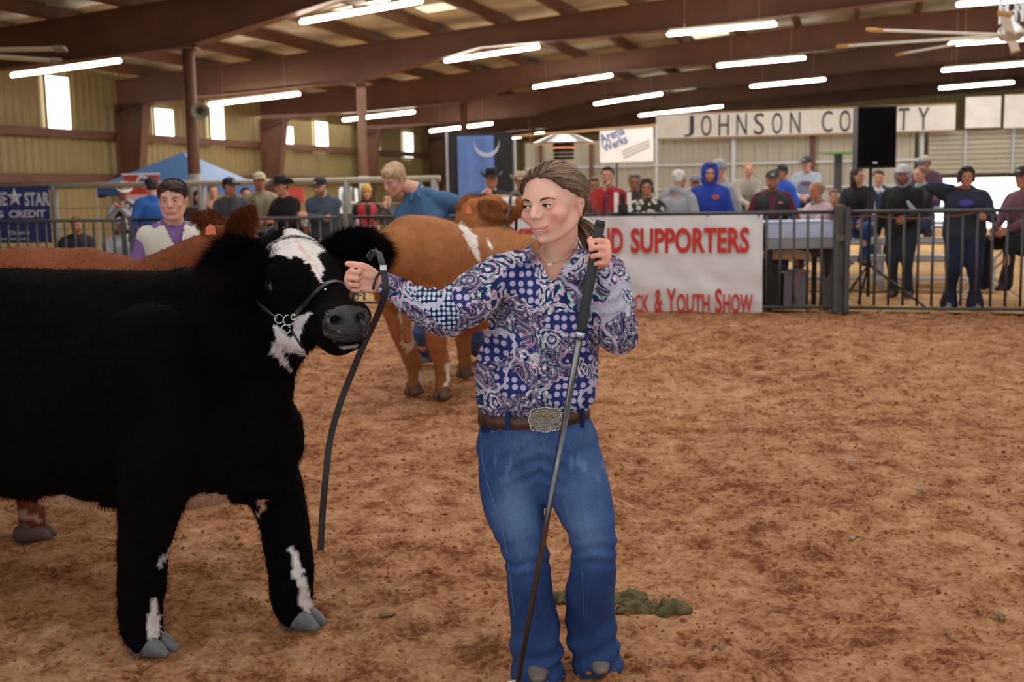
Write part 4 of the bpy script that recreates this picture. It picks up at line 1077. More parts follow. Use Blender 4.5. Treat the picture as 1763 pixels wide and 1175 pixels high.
def eyes(HM, parent, skin_tint, skinm, gaze=(1, 0, 0), open_=1., lash=True, brow='#4a3526', fem=1., irisc=None):
    """eyeballs with iris and pupil, lids, lashes and brows for the near faces"""
    gz = V(gaze).normalized(); k = 1.0
    for s in (-1, 1):
        c = V((.0735, s * .0305, .0005)); r = .0122 + .0009 * fem
        mb = MB(); n = 20; vs = []; fs = []; M = gz.to_track_quat('Z', 'Y').to_matrix()
        ths = [0, 9, 13, 21, 28, 29, 40, 60, 80, 105]
        for t in ths:
            for j in range(n):
                a = 2 * math.pi * j / n; t_ = math.radians(t); rr = r * (1.0 if t > 28 else 1.015)
                vs.append(c + M @ V((rr * math.sin(t_) * math.cos(a), rr * math.sin(t_) * math.sin(a), rr * math.cos(t_))))
        for i in range(len(ths) - 1):
            mb.cur = 2 if ths[i] < 13 else (1 if ths[i] < 28 else 0)
            mb.add(vs[i * n:(i + 2) * n], [(j, (j + 1) % n, n + (j + 1) % n, n + j) for j in range(n)])
        mb.v = [tuple(x) for x in xf(np.array(mb.v), HM)]
        me = mb.mesh('eyeball'); link_mesh(me, 'eyeball', [M_eyew, irisc or M_iris, M_pupil], parent)
        # lids
        mb = MB(); na = 32; edge_u = []; 
        for up in (1, -1):
            vs = []; rows = 7
            for i in range(na + 1):
                az = math.radians(-112 + 224 * i / na)
                fall = max(0, 1 - abs(math.degrees(az) / 56) ** 2.2)
                tilt_ = math.radians(3) * (az * s > 0)
                e0 = (math.radians(21) * fall * open_ if up > 0 else -math.radians(15) * fall * open_) + math.radians(2.5) * math.sin(az) * s
                for q in range(rows):
                    t = q / (rows - 1); el = e0 + (math.radians(88) * up - e0) * t
                    rr = (1 - .30 * (max(0, abs(math.degrees(az)) - 40) / 38) ** 1.5) * r * (1.065 + .045 * math.sin(min(t * 3, 1) * math.pi) * (up > 0) - (.22 * max(0, t - .35) if up < 0 else 0)) if q else r * 1.0
                    rr = max(rr, r * 1.035) if q else rr
                    vs.append(c + V((rr * math.cos(el) * math.cos(az), rr * math.cos(el) * math.sin(az), rr * math.sin(el) * 1.05)))
                if up > 0 and abs(math.degrees(az)) < 52: edge_u.append(c + V((r * 1.15 * math.cos(e0) * math.cos(az), r * 1.15 * math.cos(e0) * math.sin(az), r * 1.15 * math.sin(e0))))
            fs = [(i * rows + q, (i + 1) * rows + q, (i + 1) * rows + q + 1, i * rows + q + 1) for i in range(na) for q in range(rows - 1)]
            mb.add(vs, fs)
        mb.v = [tuple(x) for x in xf(np.array(mb.v), HM)]
        me = mb.mesh('eyelid'); set_color(me, np.tile(np.array(skin_tint), (len(mb.v), 1))); link_mesh(me, 'eyelid', skinm, parent)
        if lash:
            mb = MB(); mb.tube(edge_u, [.0007 + .0007 * fem] * len(edge_u), 6)
            for i in range(2, len(edge_u) - 1, 1):
                p = edge_u[i]; d = (p - c).normalized(); mb.tube([p, p + d * .0028 + V((0, 0, .0015))], [.0005, .0001], 4)
            mb.v = [tuple(x) for x in xf(np.array(mb.v), HM)]; mb.build('eyelash', mat('lash_dark', '#1d1512'), parent)
        pts = [(.0885, s * .014, .0150), (.0905, s * .022, .0190), (.0875, s * .032, .0215), (.0795, s * .041, .0205), (.070, s * .049, .0155)]
        rads = [(.0012, .0022), (.0018, .0030), (.0016, .0027), (.0013, .0018), (.0008, .0007)]
        p_, r_ = smooth_path(pts, rads, 4)
        b = MB(); b.tube(p_, r_, 8, side=(1, 0, 0)); b.v = [tuple(x) for x in xf(np.array(b.v), HM)]; b.build('eyebrow', mat('brow_' + brow, brow, rough=.8, bump=.5, bscale=400), parent, smooth=True)

def mouth_teeth(HM, parent, smile=1.):
    mb = MB(); vs = []; n = 14
    for i in range(n + 1):
        y = -.021 + .042 * i / n; x = .0835 - (y / .021) ** 2 * .009; zc = -.068 + (y / .026) ** 2 * .0085 * smile
        vs += [(x, y, zc + .0055), (x, y, zc - .0012)]
    mb.add(vs, [(2 * i, 2 * i + 2, 2 * i + 3, 2 * i + 1) for i in range(n)]); mb.v = [tuple(x) for x in xf(np.array(mb.v), HM)]; mb.build('teeth', M_teeth, parent, smooth=True)

def hair_cap(kind, color, HM, parent, voxel=.008, seed=0, name='hair'):
    m = mat('hair_' + color, color, rough=.5, var=.25, vscale=30, bump=.5, bscale=90)
    b = Blob()
    def add(c, r): b.ell(c, r, None, 22, 14)
    if kind == 'short':
        add((-.024, 0, .044), (.100, .085, .082)); add((-.045, 0, .0), (.07, .079, .06)); add((.045, 0, .096), (.045, .055, .022))
    elif kind == 'cropped':
        add((-.022, 0, .040), (.098, .081, .080)); add((-.045, 0, .0), (.066, .076, .055))
    elif kind == 'long':
        add((-.024, 0, .046), (.102, .088, .084)); add((-.05, 0, -.02), (.075, .088, .09)); add((-.055, 0, -.10), (.055, .09, .09)); add((-.03, .074, -.06), (.04, .022, .09)); add((-.03, -.074, -.06), (.04, .022, .09)); add((-.04, 0, -.18), (.05, .08, .07))
    elif kind == 'bun':
        add((-.024, 0, .044), (.100, .084, .082)); add((-.045, 0, .0), (.07, .080, .06)); add((-.125, 0, .055), (.035, .038, .036))
    elif kind == 'bob':
        add((-.022, 0, .048), (.104, .092, .084)); add((-.045, 0, -.01), (.08, .092, .07)); add((.03, 0, .1), (.055, .07, .026)); add((-.02, .08, -.03), (.045, .018, .045)); add((-.02, -.08, -.03), (.045, .018, .045))
    elif kind == 'fringe':
        add((-.020, 0, .046), (.102, .086, .084)); add((-.045, 0, .0), (.07, .080, .06)); add((.055, .015, .090), (.045, .062, .030)); add((.085, .03, .075), (.02, .04, .016))
    def fn(P, Nn):
        return P + Nn * (.0035 * fbm(P * np.array([1, 1, .4]), 90, seed))[:, None]
    P, F_ = mesh_pf(b.skin(voxel * .8, 2, fn)); P = xf(P, HM)
    me = bpy.data.meshes.new(name); me.from_pydata(P.tolist(), [], F_); me.update()
    return link_mesh(me, name, m, parent, True, True)

def hat(kind, color, HM, parent, color2=None):
    m = mat('hat_' + color, color, rough=.75, var=.1)
    mb = MB(); nm = 'cap'
    if kind == 'cap':
        mb.ell((-.012, 0, .052), (.108, .091, .080), None, 20, 12)
        mb = Blob(); mb.ell((-.012, 0, .054), (.108, .091, .078), None, 24, 14)
        P_ = []
        n = 14; vs = []; fs = []
        for i in range(n + 1):
            a = math.pi * (i / n - .5)
            y = .080 * math.sin(a); x0 = .062 + .03 * math.cos(a); x1 = .075 + .105 * math.cos(a); z = .052 - .018 * abs(math.sin(a)) ** 2
            for x, dz in ((x0 - .02, .006), (x1, -.008), (x1, -.013), (x0 - .02, .0)): vs.append((x, y, z + dz))
        for i in range(n):
            for j in range(4): fs.append((4 * i + j, 4 * i + (j + 1) % 4, 4 * i + 4 + (j + 1) % 4, 4 * i + 4 + j))
        br = MB(); br.add(vs, fs)
        # trim the crown below the rim
        me = mb.skin(.008, 2, lambda P, Nn: np.stack([P[:, 0], P[:, 1], np.maximum(P[:, 2], .034 + .012 * (P[:, 0] > .03))], 1))
        P, F_ = mesh_pf(me); me = bpy.data.meshes.new('cap'); me.from_pydata(xf(P, HM).tolist(), [], F_); o = link_mesh(me, 'cap', m, parent)
        br.v = [tuple(x) for x in xf(np.array(br.v), HM)]; bo = br.build('brim', mat('hat_' + (color2 or color), color2 or color, rough=.75), o, smooth=True)
        f = MB(); f.box((.093, 0, .075), (.008, .05, .03)); f.v = [tuple(x) for x in xf(np.array(f.v), HM)]; f.build('patch', mat('cap_patch', '#b9b4ac'), o)
        return o
    if kind == 'beanie':
        b = Blob(); b.ell((-.014, 0, .052), (.110, .094, .088), None, 24, 14); b.tube([(-.014, 0, .035), (-.014, 0, .058)], [(.096, .112)] * 2, 24, side=(0, 1, 0))
        fn = lambda P, Nn: np.stack([P[:, 0], P[:, 1], np.maximum(P[:, 2], .026)], 1)
        P, F_ = mesh_pf(b.skin(.008, 2, fn)); me = bpy.data.meshes.new('beanie'); me.from_pydata(xf(P, HM).tolist(), [], F_); return link_mesh(me, 'beanie', m, parent)
    if kind in ('cowboy', 'stetson'):
        prof = []; n = 28; vs = []; fs = []
        rings = [(.0, .150), (.03, .153), (.055, .160), (.074, .152), (.084, .12), (.092, .075), (.097, .052), (.115, .046), (.145, .044), (.172, .050), (.173, .045), (.145, .038), (.11, .040), (.09, .045)]
        for r, z in rings:
            for j in range(n):
                a = 2 * math.pi * j / n; c_, s_ = math.cos(a), math.sin(a)
                x, y = r * 1.12 * c_, r * .96 * s_
                zz = z
                if r > .1: zz += abs(s_) ** 3 * (r - .095) * .85 - (r - .095) * .25 * abs(c_)
                if r < .06: zz -= .022 * math.exp(-(y / .022) ** 2)
                vs.append((x - .012, y * (.9 if r > .12 else 1), zz))
        k = len(rings)
        for i in range(k - 1):
            for j in range(n): fs.append((i * n + j, i * n + (j + 1) % n, (i + 1) * n + (j + 1) % n, (i + 1) * n + j))
        mb = MB(); mb.add(vs, fs); mb.v = [tuple(x) for x in xf(np.array(mb.v), HM)]
        o = mb.build('hat', m, parent, smooth=True)
        bd = MB(); bd.lathe([(.097, .052), (.0985, .056), (.0965, .072), (.095, .072)], (-.012, 0, 0), 24); bd.v = [(x * 1.1, y * .97, z) for x, y, z in bd.v]; bd.v = [tuple(x) for x in xf(np.array(bd.v), HM)]
        bd.build('hat_band', mat('hat_band', '#1a1818'), o); return o
    if kind == 'hood':
        b = Blob(); b.ell((-.034, 0, .036), (.118, .108, .108), None, 24, 14); b.ell((-.06, 0, -.07), (.09, .11, .09)); b.limb([(.03, .095, .02), (.035, .085, -.07), (.03, .04, -.14), (.03, -.04, -.14), (.035, -.085, -.07), (.03, -.095, .02), (.035, -.06, .11), (.035, .06, .11), (.03, .095, .02)], [.016] * 9)
        P, F_ = mesh_pf(b.skin(.011, 2)); me = bpy.data.meshes.new('hood'); me.from_pydata(xf(P, HM).tolist(), [], F_); return link_mesh(me, 'hood', m, parent)
    if kind == 'hardhat':
        b = Blob(); b.ell((-.01, 0, .058), (.122, .104, .085), None, 24, 14); b.tube([(.03, 0, .045), (.035, 0, .05)], [(.085, .115)] * 2, 20, side=(0, 1, 0))
        P, F_ = mesh_pf(b.skin(.009, 2, lambda P, Nn: np.stack([P[:, 0], P[:, 1], np.maximum(P[:, 2], .04)], 1))); me = bpy.data.meshes.new('hard_hat'); me.from_pydata(xf(P, HM).tolist(), [], F_); return link_mesh(me, 'hard_hat', mat('hat_' + color, color, rough=.35), parent)

def dress(J, root, S, voxel=.016):
    """body, garments, hair and headwear from joints; S = style dictionary"""
    k = J['k']; fat = J['fat']; g = S.get
    sv = J['sidev']
    skinm = g('skin', M_skin)
    # body: one skin
    b = Blob()
    b.limb([J['pel'], J['waist'], J['chest'], J['neck']], [(.125 * k, .09 * k), (.115 * k, .085 * k), (.135 * k, .09 * k), (.06 * k, .06 * k)], side=sv)
    b.limb([J['neck'] - J['up'] * .05 * k, J['neck'], J['head'] @ V((-.03, 0, -.06))], [.07 * k, .058 * k, .052 * k])
    for n in 'LR':
        b.limb([J['sh' + n], J['el' + n], J['wr' + n]], [.048 * k, .036 * k, .026 * k]); b.limb([J['hip' + n], J['kn' + n], J['an' + n]], [.078 * k, .05 * k, .037 * k])
        t = J['toe' + n]; b.limb([J['an' + n], J['an' + n] + t * .09 * k + V((0, 0, -.045 * k))], [.035 * k, .028 * k])
    P, F_ = mesh_pf(b.skin(max(voxel, .014) * k, 2))
    parts = [(P, F_, None, False)]
    hv = g('hv', .0065)
    Ph, Fh, ch = head_mesh(hv, g('smile', 0.), g('fem', 0.))
    if hv > .004: ch = decal_face(Ph, ch, g('brow', (.3, .22, .18)))
    if g('beard'):
        bc = np.array(g('beard')); jaw = ((Ph[:, 2] < -.045) & (Ph[:, 0] > -.01)) * np.clip((-.045 - Ph[:, 2]) / .01, 0, 1) * np.clip((Ph[:, 0] + .01) / .02, 0, 1) * (Ph[:, 2] > -.128)
        mouth = np.exp(-((Ph[:, 1] / .022) ** 2 + ((Ph[:, 2] + .068) / .009) ** 2))
        jaw = (jaw * (1 - mouth))[:, None] * .8; ch = ch * (1 - jaw) + bc * jaw
    HM = J['head']
    parts.append((xf(Ph, HM), Fh, ch, False))
    for n in 'LR':
        Pw, Fw = hand_mesh(g('hand' + n, 'relaxed'), g('handv', .0055))
        el, wr = J['el' + n], J['wr' + n]; x = J.get('hx' + n, (wr - el).normalized())
        z = J.get('hz' + n)
        if z is None: z = (sv * (1 if n == 'L' else -1)) * .8 + V((0, 0, .35)) + (J['toe' + n]) * .1
        M = frame(x, z, wr, k, mirror=(n == 'L'))
        parts.append((xf(Pw, M), Fw, np.tile([1., .93, .9], (len(Pw), 1)), n == 'L'))
    join_parts('body', parts, skinm, root)
    # trousers
    pc = g('pants', '#2b3550'); pm = mat('trousers_' + pc, pc, rough=.85, var=.12, vscale=12, bump=.3, bscale=60)
    b = Blob(); b.limb([J['pel'] - J['up'] * .06 * k, J['pel'] + J['up'] * .02 * k, J['waist'] - J['up'] * .02 * k], [(.155 * k * fat, .115 * k * fat), (.165 * k * fat, .12 * k * fat), (.14 * k * fat, .105 * k * fat)], side=sv)
    for n in 'LR':
        a = J['an' + n]; kn = J['kn' + n]; fl = g('flare', .075)
        b.limb([J['hip' + n] + (J['pel'] - J['hip' + n]) * .1, (J['hip' + n] + kn) / 2, kn, (kn + a) / 2, a + (a - kn).normalized() * .02], [.098 * k * fat, .085 * k * fat, .068 * k * fat, .062 * k, fl * k])
    b.fuse('trousers', pm, root, voxel * k, 2, lambda P, Nn: P + Nn * (.006 * fbm(P, 11, 3, 2))[:, None])
    # shoes
    sc = g('shoes', '#3a2c22'); sm_ = mat('shoes_' + sc, sc, rough=.5)
    for n in 'LR':
        a = J['an' + n]; t = V(J['toe' + n]).normalized(); gz = a.z - .08 * k
        b = Blob(); b.limb([V((a.x, a.y, gz + .05 * k)) - t * .05 * k, V((a.x, a.y, gz + .055 * k)) + t * .03 * k, V((a.x, a.y, gz + .04 * k)) + t * .11 * k, V((a.x, a.y, gz + .03 * k)) + t * .18 * k], [.040 * k, .045 * k, .040 * k, .028 * k]); b.limb([V((a.x, a.y, gz + .05 * k)), a + V((0, 0, .08 * k))], [.042 * k, .045 * k])
        b.fuse('shoe', sm_, root, .012 * k, 1, lambda P, Nn, gz=gz: np.stack([P[:, 0], P[:, 1], np.maximum(P[:, 2], gz + .004)], 1))
    # top
    tc_ = g('top', '#666'); tm = g('topmat') or mat('top_' + tc_, tc_, rough=.85, var=.1, vscale=10, bump=.3, bscale=50)
    puff = g('puff', 1.)
    b = Blob()
    if g('under', True):
        b.limb([J['pel'] - J['up'] * g('hem', .02) * k, J['waist'], J['chest'], J['chest'] + J['up'] * .09 * k, J['neck'] - J['up'] * .028 * k],
               [(.158 * k * fat * puff, .118 * k * fat * puff), (.150 * k * fat * puff, .118 * k * fat * puff), (.172 * k * fat, .125 * k * fat * puff), (.150 * k * fat, .098 * k * puff), (.064 * k, .064 * k)], side=sv)
        b.limb([J['shL'] - J['up'] * .01 * k, (J['shL'] + J['neck']) / 2 + J['up'] * .004 * k, J['neck'] - J['up'] * .035 * k, (J['shR'] + J['neck']) / 2 + J['up'] * .004 * k, J['shR'] - J['up'] * .01 * k], [.055 * k, .055 * k, .060 * k, .055 * k, .055 * k])
    for n in 'LR':
        sh, el, wr = J['sh' + n], J['el' + n], J['wr' + n]
        if g('short_sleeve'): b.limb([sh + (J['chest'] - sh) * .35 + J['up'] * .05 * k, sh, sh + (el - sh) * .7], [.06 * k, .066 * k * puff, .062 * k * puff])
        else: b.limb([sh + (J['chest'] - sh) * .35 + J['up'] * .05 * k, sh, (sh + el) / 2, el, (el + wr) / 2, wr + (wr - el).normalized() * .0], [.06 * k, .062 * k * puff, .060 * k * puff, .054 * k * puff, .048 * k * puff, .041 * k * puff])
    if g('hooddown'): b.limb([J['neck'] + sv * .08 * k + J['up'] * .0, J['neck'] - J['toeL'].cross(V((0, 0, 1))).cross(V((0, 0, 1))) * 0 - (J['head'].to_3x3() @ V((1, 0, 0))) * .06 * k + J['up'] * .02 * k, J['neck'] - sv * .08 * k], [.035 * k, .05 * k, .035 * k])
    b.fuse(g('topname', 'jacket'), tm, root, voxel * k, 2, lambda P, Nn: P + Nn * (.007 * fbm(P * np.array([1, 1, .7]), 12, 5, 2))[:, None])
    fw = (J['head'].to_3x3() @ V((1, 0, 0))); bf = sv.cross(J['up']).normalized()    # chest forward
    cl = g('collar')
    if cl:
        b = Blob(); nk = J['neck'] - J['up'] * .005 * k
        for s in (-1, 1): b.limb([nk - bf * .055 * k + J['up'] * .03 * k, nk + sv * s * .06 * k + J['up'] * .03 * k, nk + bf * .055 * k + sv * s * .03 * k - J['up'] * .01 * k, nk + bf * .09 * k + sv * s * .035 * k - J['up'] * .06 * k], [(.014 * k, .014 * k)] * 4)
        b.fuse('collar', mat('collar_' + cl, cl, rough=.8), root, .009, 1)
    vs_ = g('vest')
    if vs_:
        b = Blob(); b.limb([J['pel'] + J['up'] * .02 * k, J['waist'], J['chest'], J['chest'] + J['up'] * .08 * k, J['neck'] - J['up'] * .03 * k],
               [(.165 * k * fat, .128 * k * fat), (.158 * k * fat, .130 * k * fat), (.182 * k * fat, .138 * k * fat), (.168 * k * fat, .112 * k), (.085 * k, .075 * k)], side=sv)
        vm = mat('vest_' + vs_, vs_, rough=.8, var=.1, bump=.3); b.fuse('vest', vm, root, voxel * k, 2)
    lg = g('logo')
    if lg:
        c0 = J['chest'] + J['up'] * .02 * k + bf * (.128 * k * fat * puff) + sv * lg[3] * k
        mb = MB(); mb.tube([c0 - bf * .02, c0 + bf * .012 * k], [(lg[1] * k, lg[2] * k)] * 2, 16, side=sv, caps=True); mb.build('chest_print', mat('print_' + lg[0], lg[0]), root)
    if (cl or vs_ or g('zip')) and g('topname') != 'shirt':
        rows = []; c0z = J['neck'] - J['up'] * .045 * k
        tv = BVHTree.FromPolygons([V(p) for p in mesh_arrays(root.children[-1].data)[0]], [tuple(p.vertices) for p in root.children[-1].data.polygons]) if False else None
        src = [o for o in root.children if o.name.split('.')[0] == ('vest' if vs_ else g('topname', 'jacket'))][-1]
        tv = BVHTree.FromPolygons([v.co.copy() for v in src.data.vertices], [tuple(p.vertices) for p in src.data.polygons])
        vs2 = []; wz = .030 if vs_ else .010
        for i in range(9):
            t = i / 8; ww = (wz * (1.9 - 1.6 * t) if vs_ else wz) * k
            for a in (-1, 1):
                o0 = c0z - J['up'] * (.40 * t * k) + sv * a * ww + bf * .5 * k; h_ = tv.ray_cast(o0, -bf); vs2.append((h_[0] if h_[0] is not None else o0 - bf * .37 * k) + bf * .004)
        mb = MB(); mb.add(vs2, [(2 * i, 2 * i + 1, 2 * i + 3, 2 * i + 2) for i in range(8)]); zc_ = tc_ if vs_ else (cl or '#202024')
        zo = mb.build('front_opening' if vs_ else 'zipper', mat('opening_' + zc_, zc_, rough=.7), root); zs = zo.modifiers.new('s', 'SOLIDIFY'); zs.thickness = .004
    if g('scarf'): 
        b = Blob(); b.limb([J['neck'] + sv * .07 * k, J['neck'] + bf * .08 * k - J['up'] * .02 * k, J['neck'] - sv * .07 * k, J['neck'] - bf * .07 * k, J['neck'] + sv * .07 * k], [.035 * k] * 5); b.fuse('scarf', mat('scarf_' + g('scarf'), g('scarf'), rough=.9), root, .012, 1)
    if g('hair'): hair_cap(g('hair')[0], g('hair')[1], HM, root, g('hairv', .009))
    if g('hat'): hat(g('hat')[0], g('hat')[1], HM, root, g('hat')[2] if len(g('hat')) > 2 else None)
    if g('hat2'): hat(g('hat2')[0], g('hat2')[1], HM, root)
    if g('glasses'):
        mb = MB()
        for s in (-1, 1):
            pts = [(.098, s * .031 + .019 * math.cos(a), .0 + .014 * math.sin(a)) for a in np.linspace(0, 2 * math.pi, 13)]; mb.tube(pts, .0016, 6); mb.tube([(.098, s * .05, .003), (.0, s * .082, .006)], .0016, 6)
        mb.tube([(.098, -.012, .003), (.098, .012, .003)], .0016, 6)
        mb.v = [tuple(x) for x in xf(np.array(mb.v), HM)]; mb.build('glasses', M_black, root)
    return HM
# ================================================================== the girl
def paisley_material(name):
    m = bpy.data.materials.new(name); m.use_nodes = True; nt = m.node_tree; N = nt.nodes; L = nt.links
    b = N['Principled BSDF']; b.inputs['Roughness'].default_value = .8; b.inputs['Specular IOR Level'].default_value = .25
    tc = N.new('ShaderNodeTexCoord')
    def noise(sc, det=2, vec=None):
        n = N.new('ShaderNodeTexNoise'); n.inputs['Scale'].default_value = sc; n.inputs['Detail'].default_value = det; L.new(vec or tc.outputs['Object'], n.inputs['Vector']); return n
    def vor(sc, vec, feat='F1', rnd=1.):
        n = N.new('ShaderNodeTexVoronoi'); n.feature = feat; n.inputs['Scale'].default_value = sc; n.inputs['Randomness'].default_value = rnd; L.new(vec, n.inputs['Vector']); return n
    def math_(op, a, b_=None, c_=None):
        n = N.new('ShaderNodeMath'); n.operation = op
        for i, x in enumerate((a, b_, c_)):
            if x is None: continue
            if isinstance(x, (int, float)): n.inputs[i].default_value = x
            else: L.new(x, n.inputs[i])
        return n.outputs[0]
    def ramp(fac, stops, interp='CONSTANT'):
        r = N.new('ShaderNodeValToRGB'); r.color_ramp.interpolation = interp; e = r.color_ramp.elements
        e[0].position = stops[0][0]; e[0].color = (*srgb(stops[0][1]), 1); e[1].position = stops[-1][0]; e[1].color = (*srgb(stops[-1][1]), 1)
        for p, c_ in stops[1:-1]:
            k = e.new(p); k.color = (*srgb(c_), 1)
        L.new(fac, r.inputs['Fac']); return r.outputs['Color']
    def mix(f, a, c_):
        n = N.new('ShaderNodeMix'); n.data_type = 'RGBA'
        if isinstance(f, (int, float)): n.inputs[0].default_value = f
        else: L.new(f, n.inputs[0])
        for i, x in ((6, a), (7, c_)):
            if isinstance(x, str): n.inputs[i].default_value = (*srgb(x), 1)
            else: L.new(x, n.inputs[i])
        return n.outputs[2]
    # flatten depth so motifs read as print on cloth
    mp = N.new('ShaderNodeMapping'); mp.inputs['Scale'].default_value = (1, .55, 1); L.new(tc.outputs['Object'], mp.inputs['Vector']); base = mp.outputs[0]
    sx = N.new('ShaderNodeSeparateXYZ'); L.new(tc.outputs['Object'], sx.inputs[0]); cx_ = N.new('ShaderNodeCombineXYZ'); L.new(sx.outputs[0], cx_.inputs[0]); L.new(sx.outputs[2], cx_.inputs[1]); flat = cx_.outputs[0]
    wn = noise(9, 2, base); wv = N.new('ShaderNodeVectorMath'); wv.operation = 'SCALE'; wv.inputs['Scale'].default_value = .11; L.new(wn.outputs['Color'], wv.inputs[0])
    wa = N.new('ShaderNodeVectorMath'); wa.operation = 'ADD'; L.new(base, wa.inputs[0]); L.new(wv.outputs[0], wa.inputs[1]); warp = wa.outputs[0]
    # big paisley teardrops: concentric rings in warped cells
    v1 = vor(15, warp, 'F1', 1.)
    rings = math_('FRACT', math_('MULTIPLY', math_('ADD', v1.outputs['Distance'], math_('MULTIPLY', noise(26, 3, warp).outputs['Fac'], .35)), 4.6))
    ringcol = ramp(rings, [(0, '#262c58'), (.18, '#a9a4b4'), (.3, '#4a4858'), (.45, '#c9c0c8'), (.58, '#6b6674'), (.7, '#3a3a5c'), (.82, '#b58fae'), (.9, '#23264c')])
    ringcol2 = ramp(rings, [(0, '#1f2858'), (.2, '#8fd2bd'), (.34, '#ded6de'), (.5, '#d585ad'), (.64, '#e2dfe6'), (.8, '#4d4a86'), (.92, '#23275a')])
    sep = N.new('ShaderNodeSeparateColor'); L.new(v1.outputs['Color'], sep.inputs[0])
    pais = mix(math_('GREATER_THAN', sep.outputs[0], .52), ringcol, ringcol2)
    # fine scrollwork over it
    v2 = vor(64, warp, 'F1', 1.); sp = math_('LESS_THAN', v2.outputs['Distance'], .34)
    v2b = N.new('ShaderNodeSeparateColor'); L.new(v2.outputs['Color'], v2b.inputs[0])
    spc = ramp(v2b.outputs[0], [(0, '#e4dfe8'), (.35, '#23285a'), (.6, '#c7c3cf'), (.8, '#9ad0c0'), (.9, '#cf7fae')])
    pais = mix(math_('MULTIPLY', sp, .8), pais, spc)
    v4 = vor(100, warp, 'DISTANCE_TO_EDGE', 1.); pais = mix(math_('MULTIPLY', math_('LESS_THAN', v4.outputs['Distance'], .06), .6), pais, '#2a2b55')
    # navy field with small flower medallions
    v3 = vor(40, flat, 'F1', .3); v3.voronoi_dimensions = '2D'; d3 = v3.outputs['Distance']
    med = ramp(d3, [(0, '#b98fb4'), (.10, '#cfc8dc'), (.22, '#7a79b0'), (.27, '#b9b4d2'), (.34, '#232f66'), (1, '#232f66')])
    # small mint lattice
    v5 = vor(74, flat, 'F1', .2); v5.voronoi_dimensions = '2D'; lat = ramp(v5.outputs['Distance'], [(0, '#a9cbd0'), (.30, '#c7c4dd'), (.38, '#1b2450'), (1, '#1b2450')])
    zone = noise(6.2, 1.5, base).outputs['Fac']
    col = mix(math_('GREATER_THAN', zone, .548), pais, med)
    zone2 = noise(5.1, 1., warp).outputs['Fac']
    col = mix(math_('GREATER_THAN', zone2, .64), col, lat)
    # pink striped bands
    wz = N.new('ShaderNodeTexWave'); wz.inputs['Scale'].default_value = 30; wz.inputs['Distortion'].default_value = 1.2; wz.bands_direction = 'DIAGONAL'; L.new(base, wz.inputs['Vector'])
    band = ramp(wz.outputs['Fac'], [(0, '#c9b3cf'), (.3, '#d7a3b8'), (.5, '#c4c7de'), (.8, '#94bfc0'), (1, '#2b3370')])
    zone3 = noise(4.3, .5, wa.outputs[0]); zb = math_('MULTIPLY', math_('GREATER_THAN', zone3.outputs['Fac'], .565), math_('LESS_THAN', zone3.outputs['Fac'], .595))
    col = mix(zb, col, band)
    L.new(col, b.inputs['Base Color'])
    n = noise(120, 3); bp = N.new('ShaderNodeBump'); bp.inputs['Strength'].default_value = .12; bp.inputs['Distance'].default_value = .003; L.new(n.outputs['Fac'], bp.inputs['Height']); L.new(bp.outputs[0], b.inputs['Normal'])
    MATS[name] = m; return m

def denim_material(name, base='#365183', dark='#1f3258', worn='#7690b8'):
    m = bpy.data.materials.new(name); m.use_nodes = True; nt = m.node_tree; N = nt.nodes; L = nt.links
    b = N['Principled BSDF']; b.inputs['Roughness'].default_value = .85; b.inputs['Specular IOR Level'].default_value = .2
    tc = N.new('ShaderNodeTexCoord'); a = N.new('ShaderNodeAttribute'); a.attribute_name = 'Col'
    n1 = N.new('ShaderNodeTexNoise'); n1.inputs['Scale'].default_value = 7; n1.inputs['Detail'].default_value = 6; L.new(tc.outputs['Object'], n1.inputs['Vector'])
    mp = N.new('ShaderNodeMapping'); mp.inputs['Scale'].default_value = (420, 420, 60); L.new(tc.outputs['Object'], mp.inputs['Vector'])
    n2 = N.new('ShaderNodeTexNoise'); n2.inputs['Scale'].default_value = 1; n2.inputs['Detail'].default_value = 2; L.new(mp.outputs[0], n2.inputs['Vector'])
    r = N.new('ShaderNodeValToRGB'); e = r.color_ramp.elements; e[0].position = .25; e[0].color = (*srgb(dark), 1); e[1].position = .85; e[1].color = (*srgb(worn), 1); k = e.new(.52); k.color = (*srgb(base), 1)
    s = N.new('ShaderNodeSeparateColor'); L.new(a.outputs['Color'], s.inputs[0])
    ma = N.new('ShaderNodeMath'); ma.operation = 'MULTIPLY_ADD'; ma.inputs[1].default_value = .35; L.new(n1.outputs['Fac'], ma.inputs[0]); 
    m2 = N.new('ShaderNodeMath'); m2.operation = 'MULTIPLY_ADD'; m2.inputs[1].default_value = .22; L.new(n2.outputs['Fac'], m2.inputs[0])
    sb = N.new('ShaderNodeMath'); sb.operation = 'SUBTRACT'; sb.inputs[1].default_value = .28; L.new(s.outputs[0], sb.inputs[0]); L.new(sb.outputs[0], ma.inputs[2]); L.new(ma.outputs[0], m2.inputs[2])
    L.new(m2.outputs[0], r.inputs['Fac']); L.new(r.outputs['Color'], b.inputs['Base Color'])
    bp = N.new('ShaderNodeBump'); bp.inputs['Strength'].default_value = .15; bp.inputs['Distance'].default_value = .002; L.new(n2.outputs['Fac'], bp.inputs['Height']); L.new(bp.outputs[0], b.inputs['Normal'])
    MATS[name] = m; return m
M_pais = paisley_material('paisley_print'); M_denim = denim_material('blue_denim')

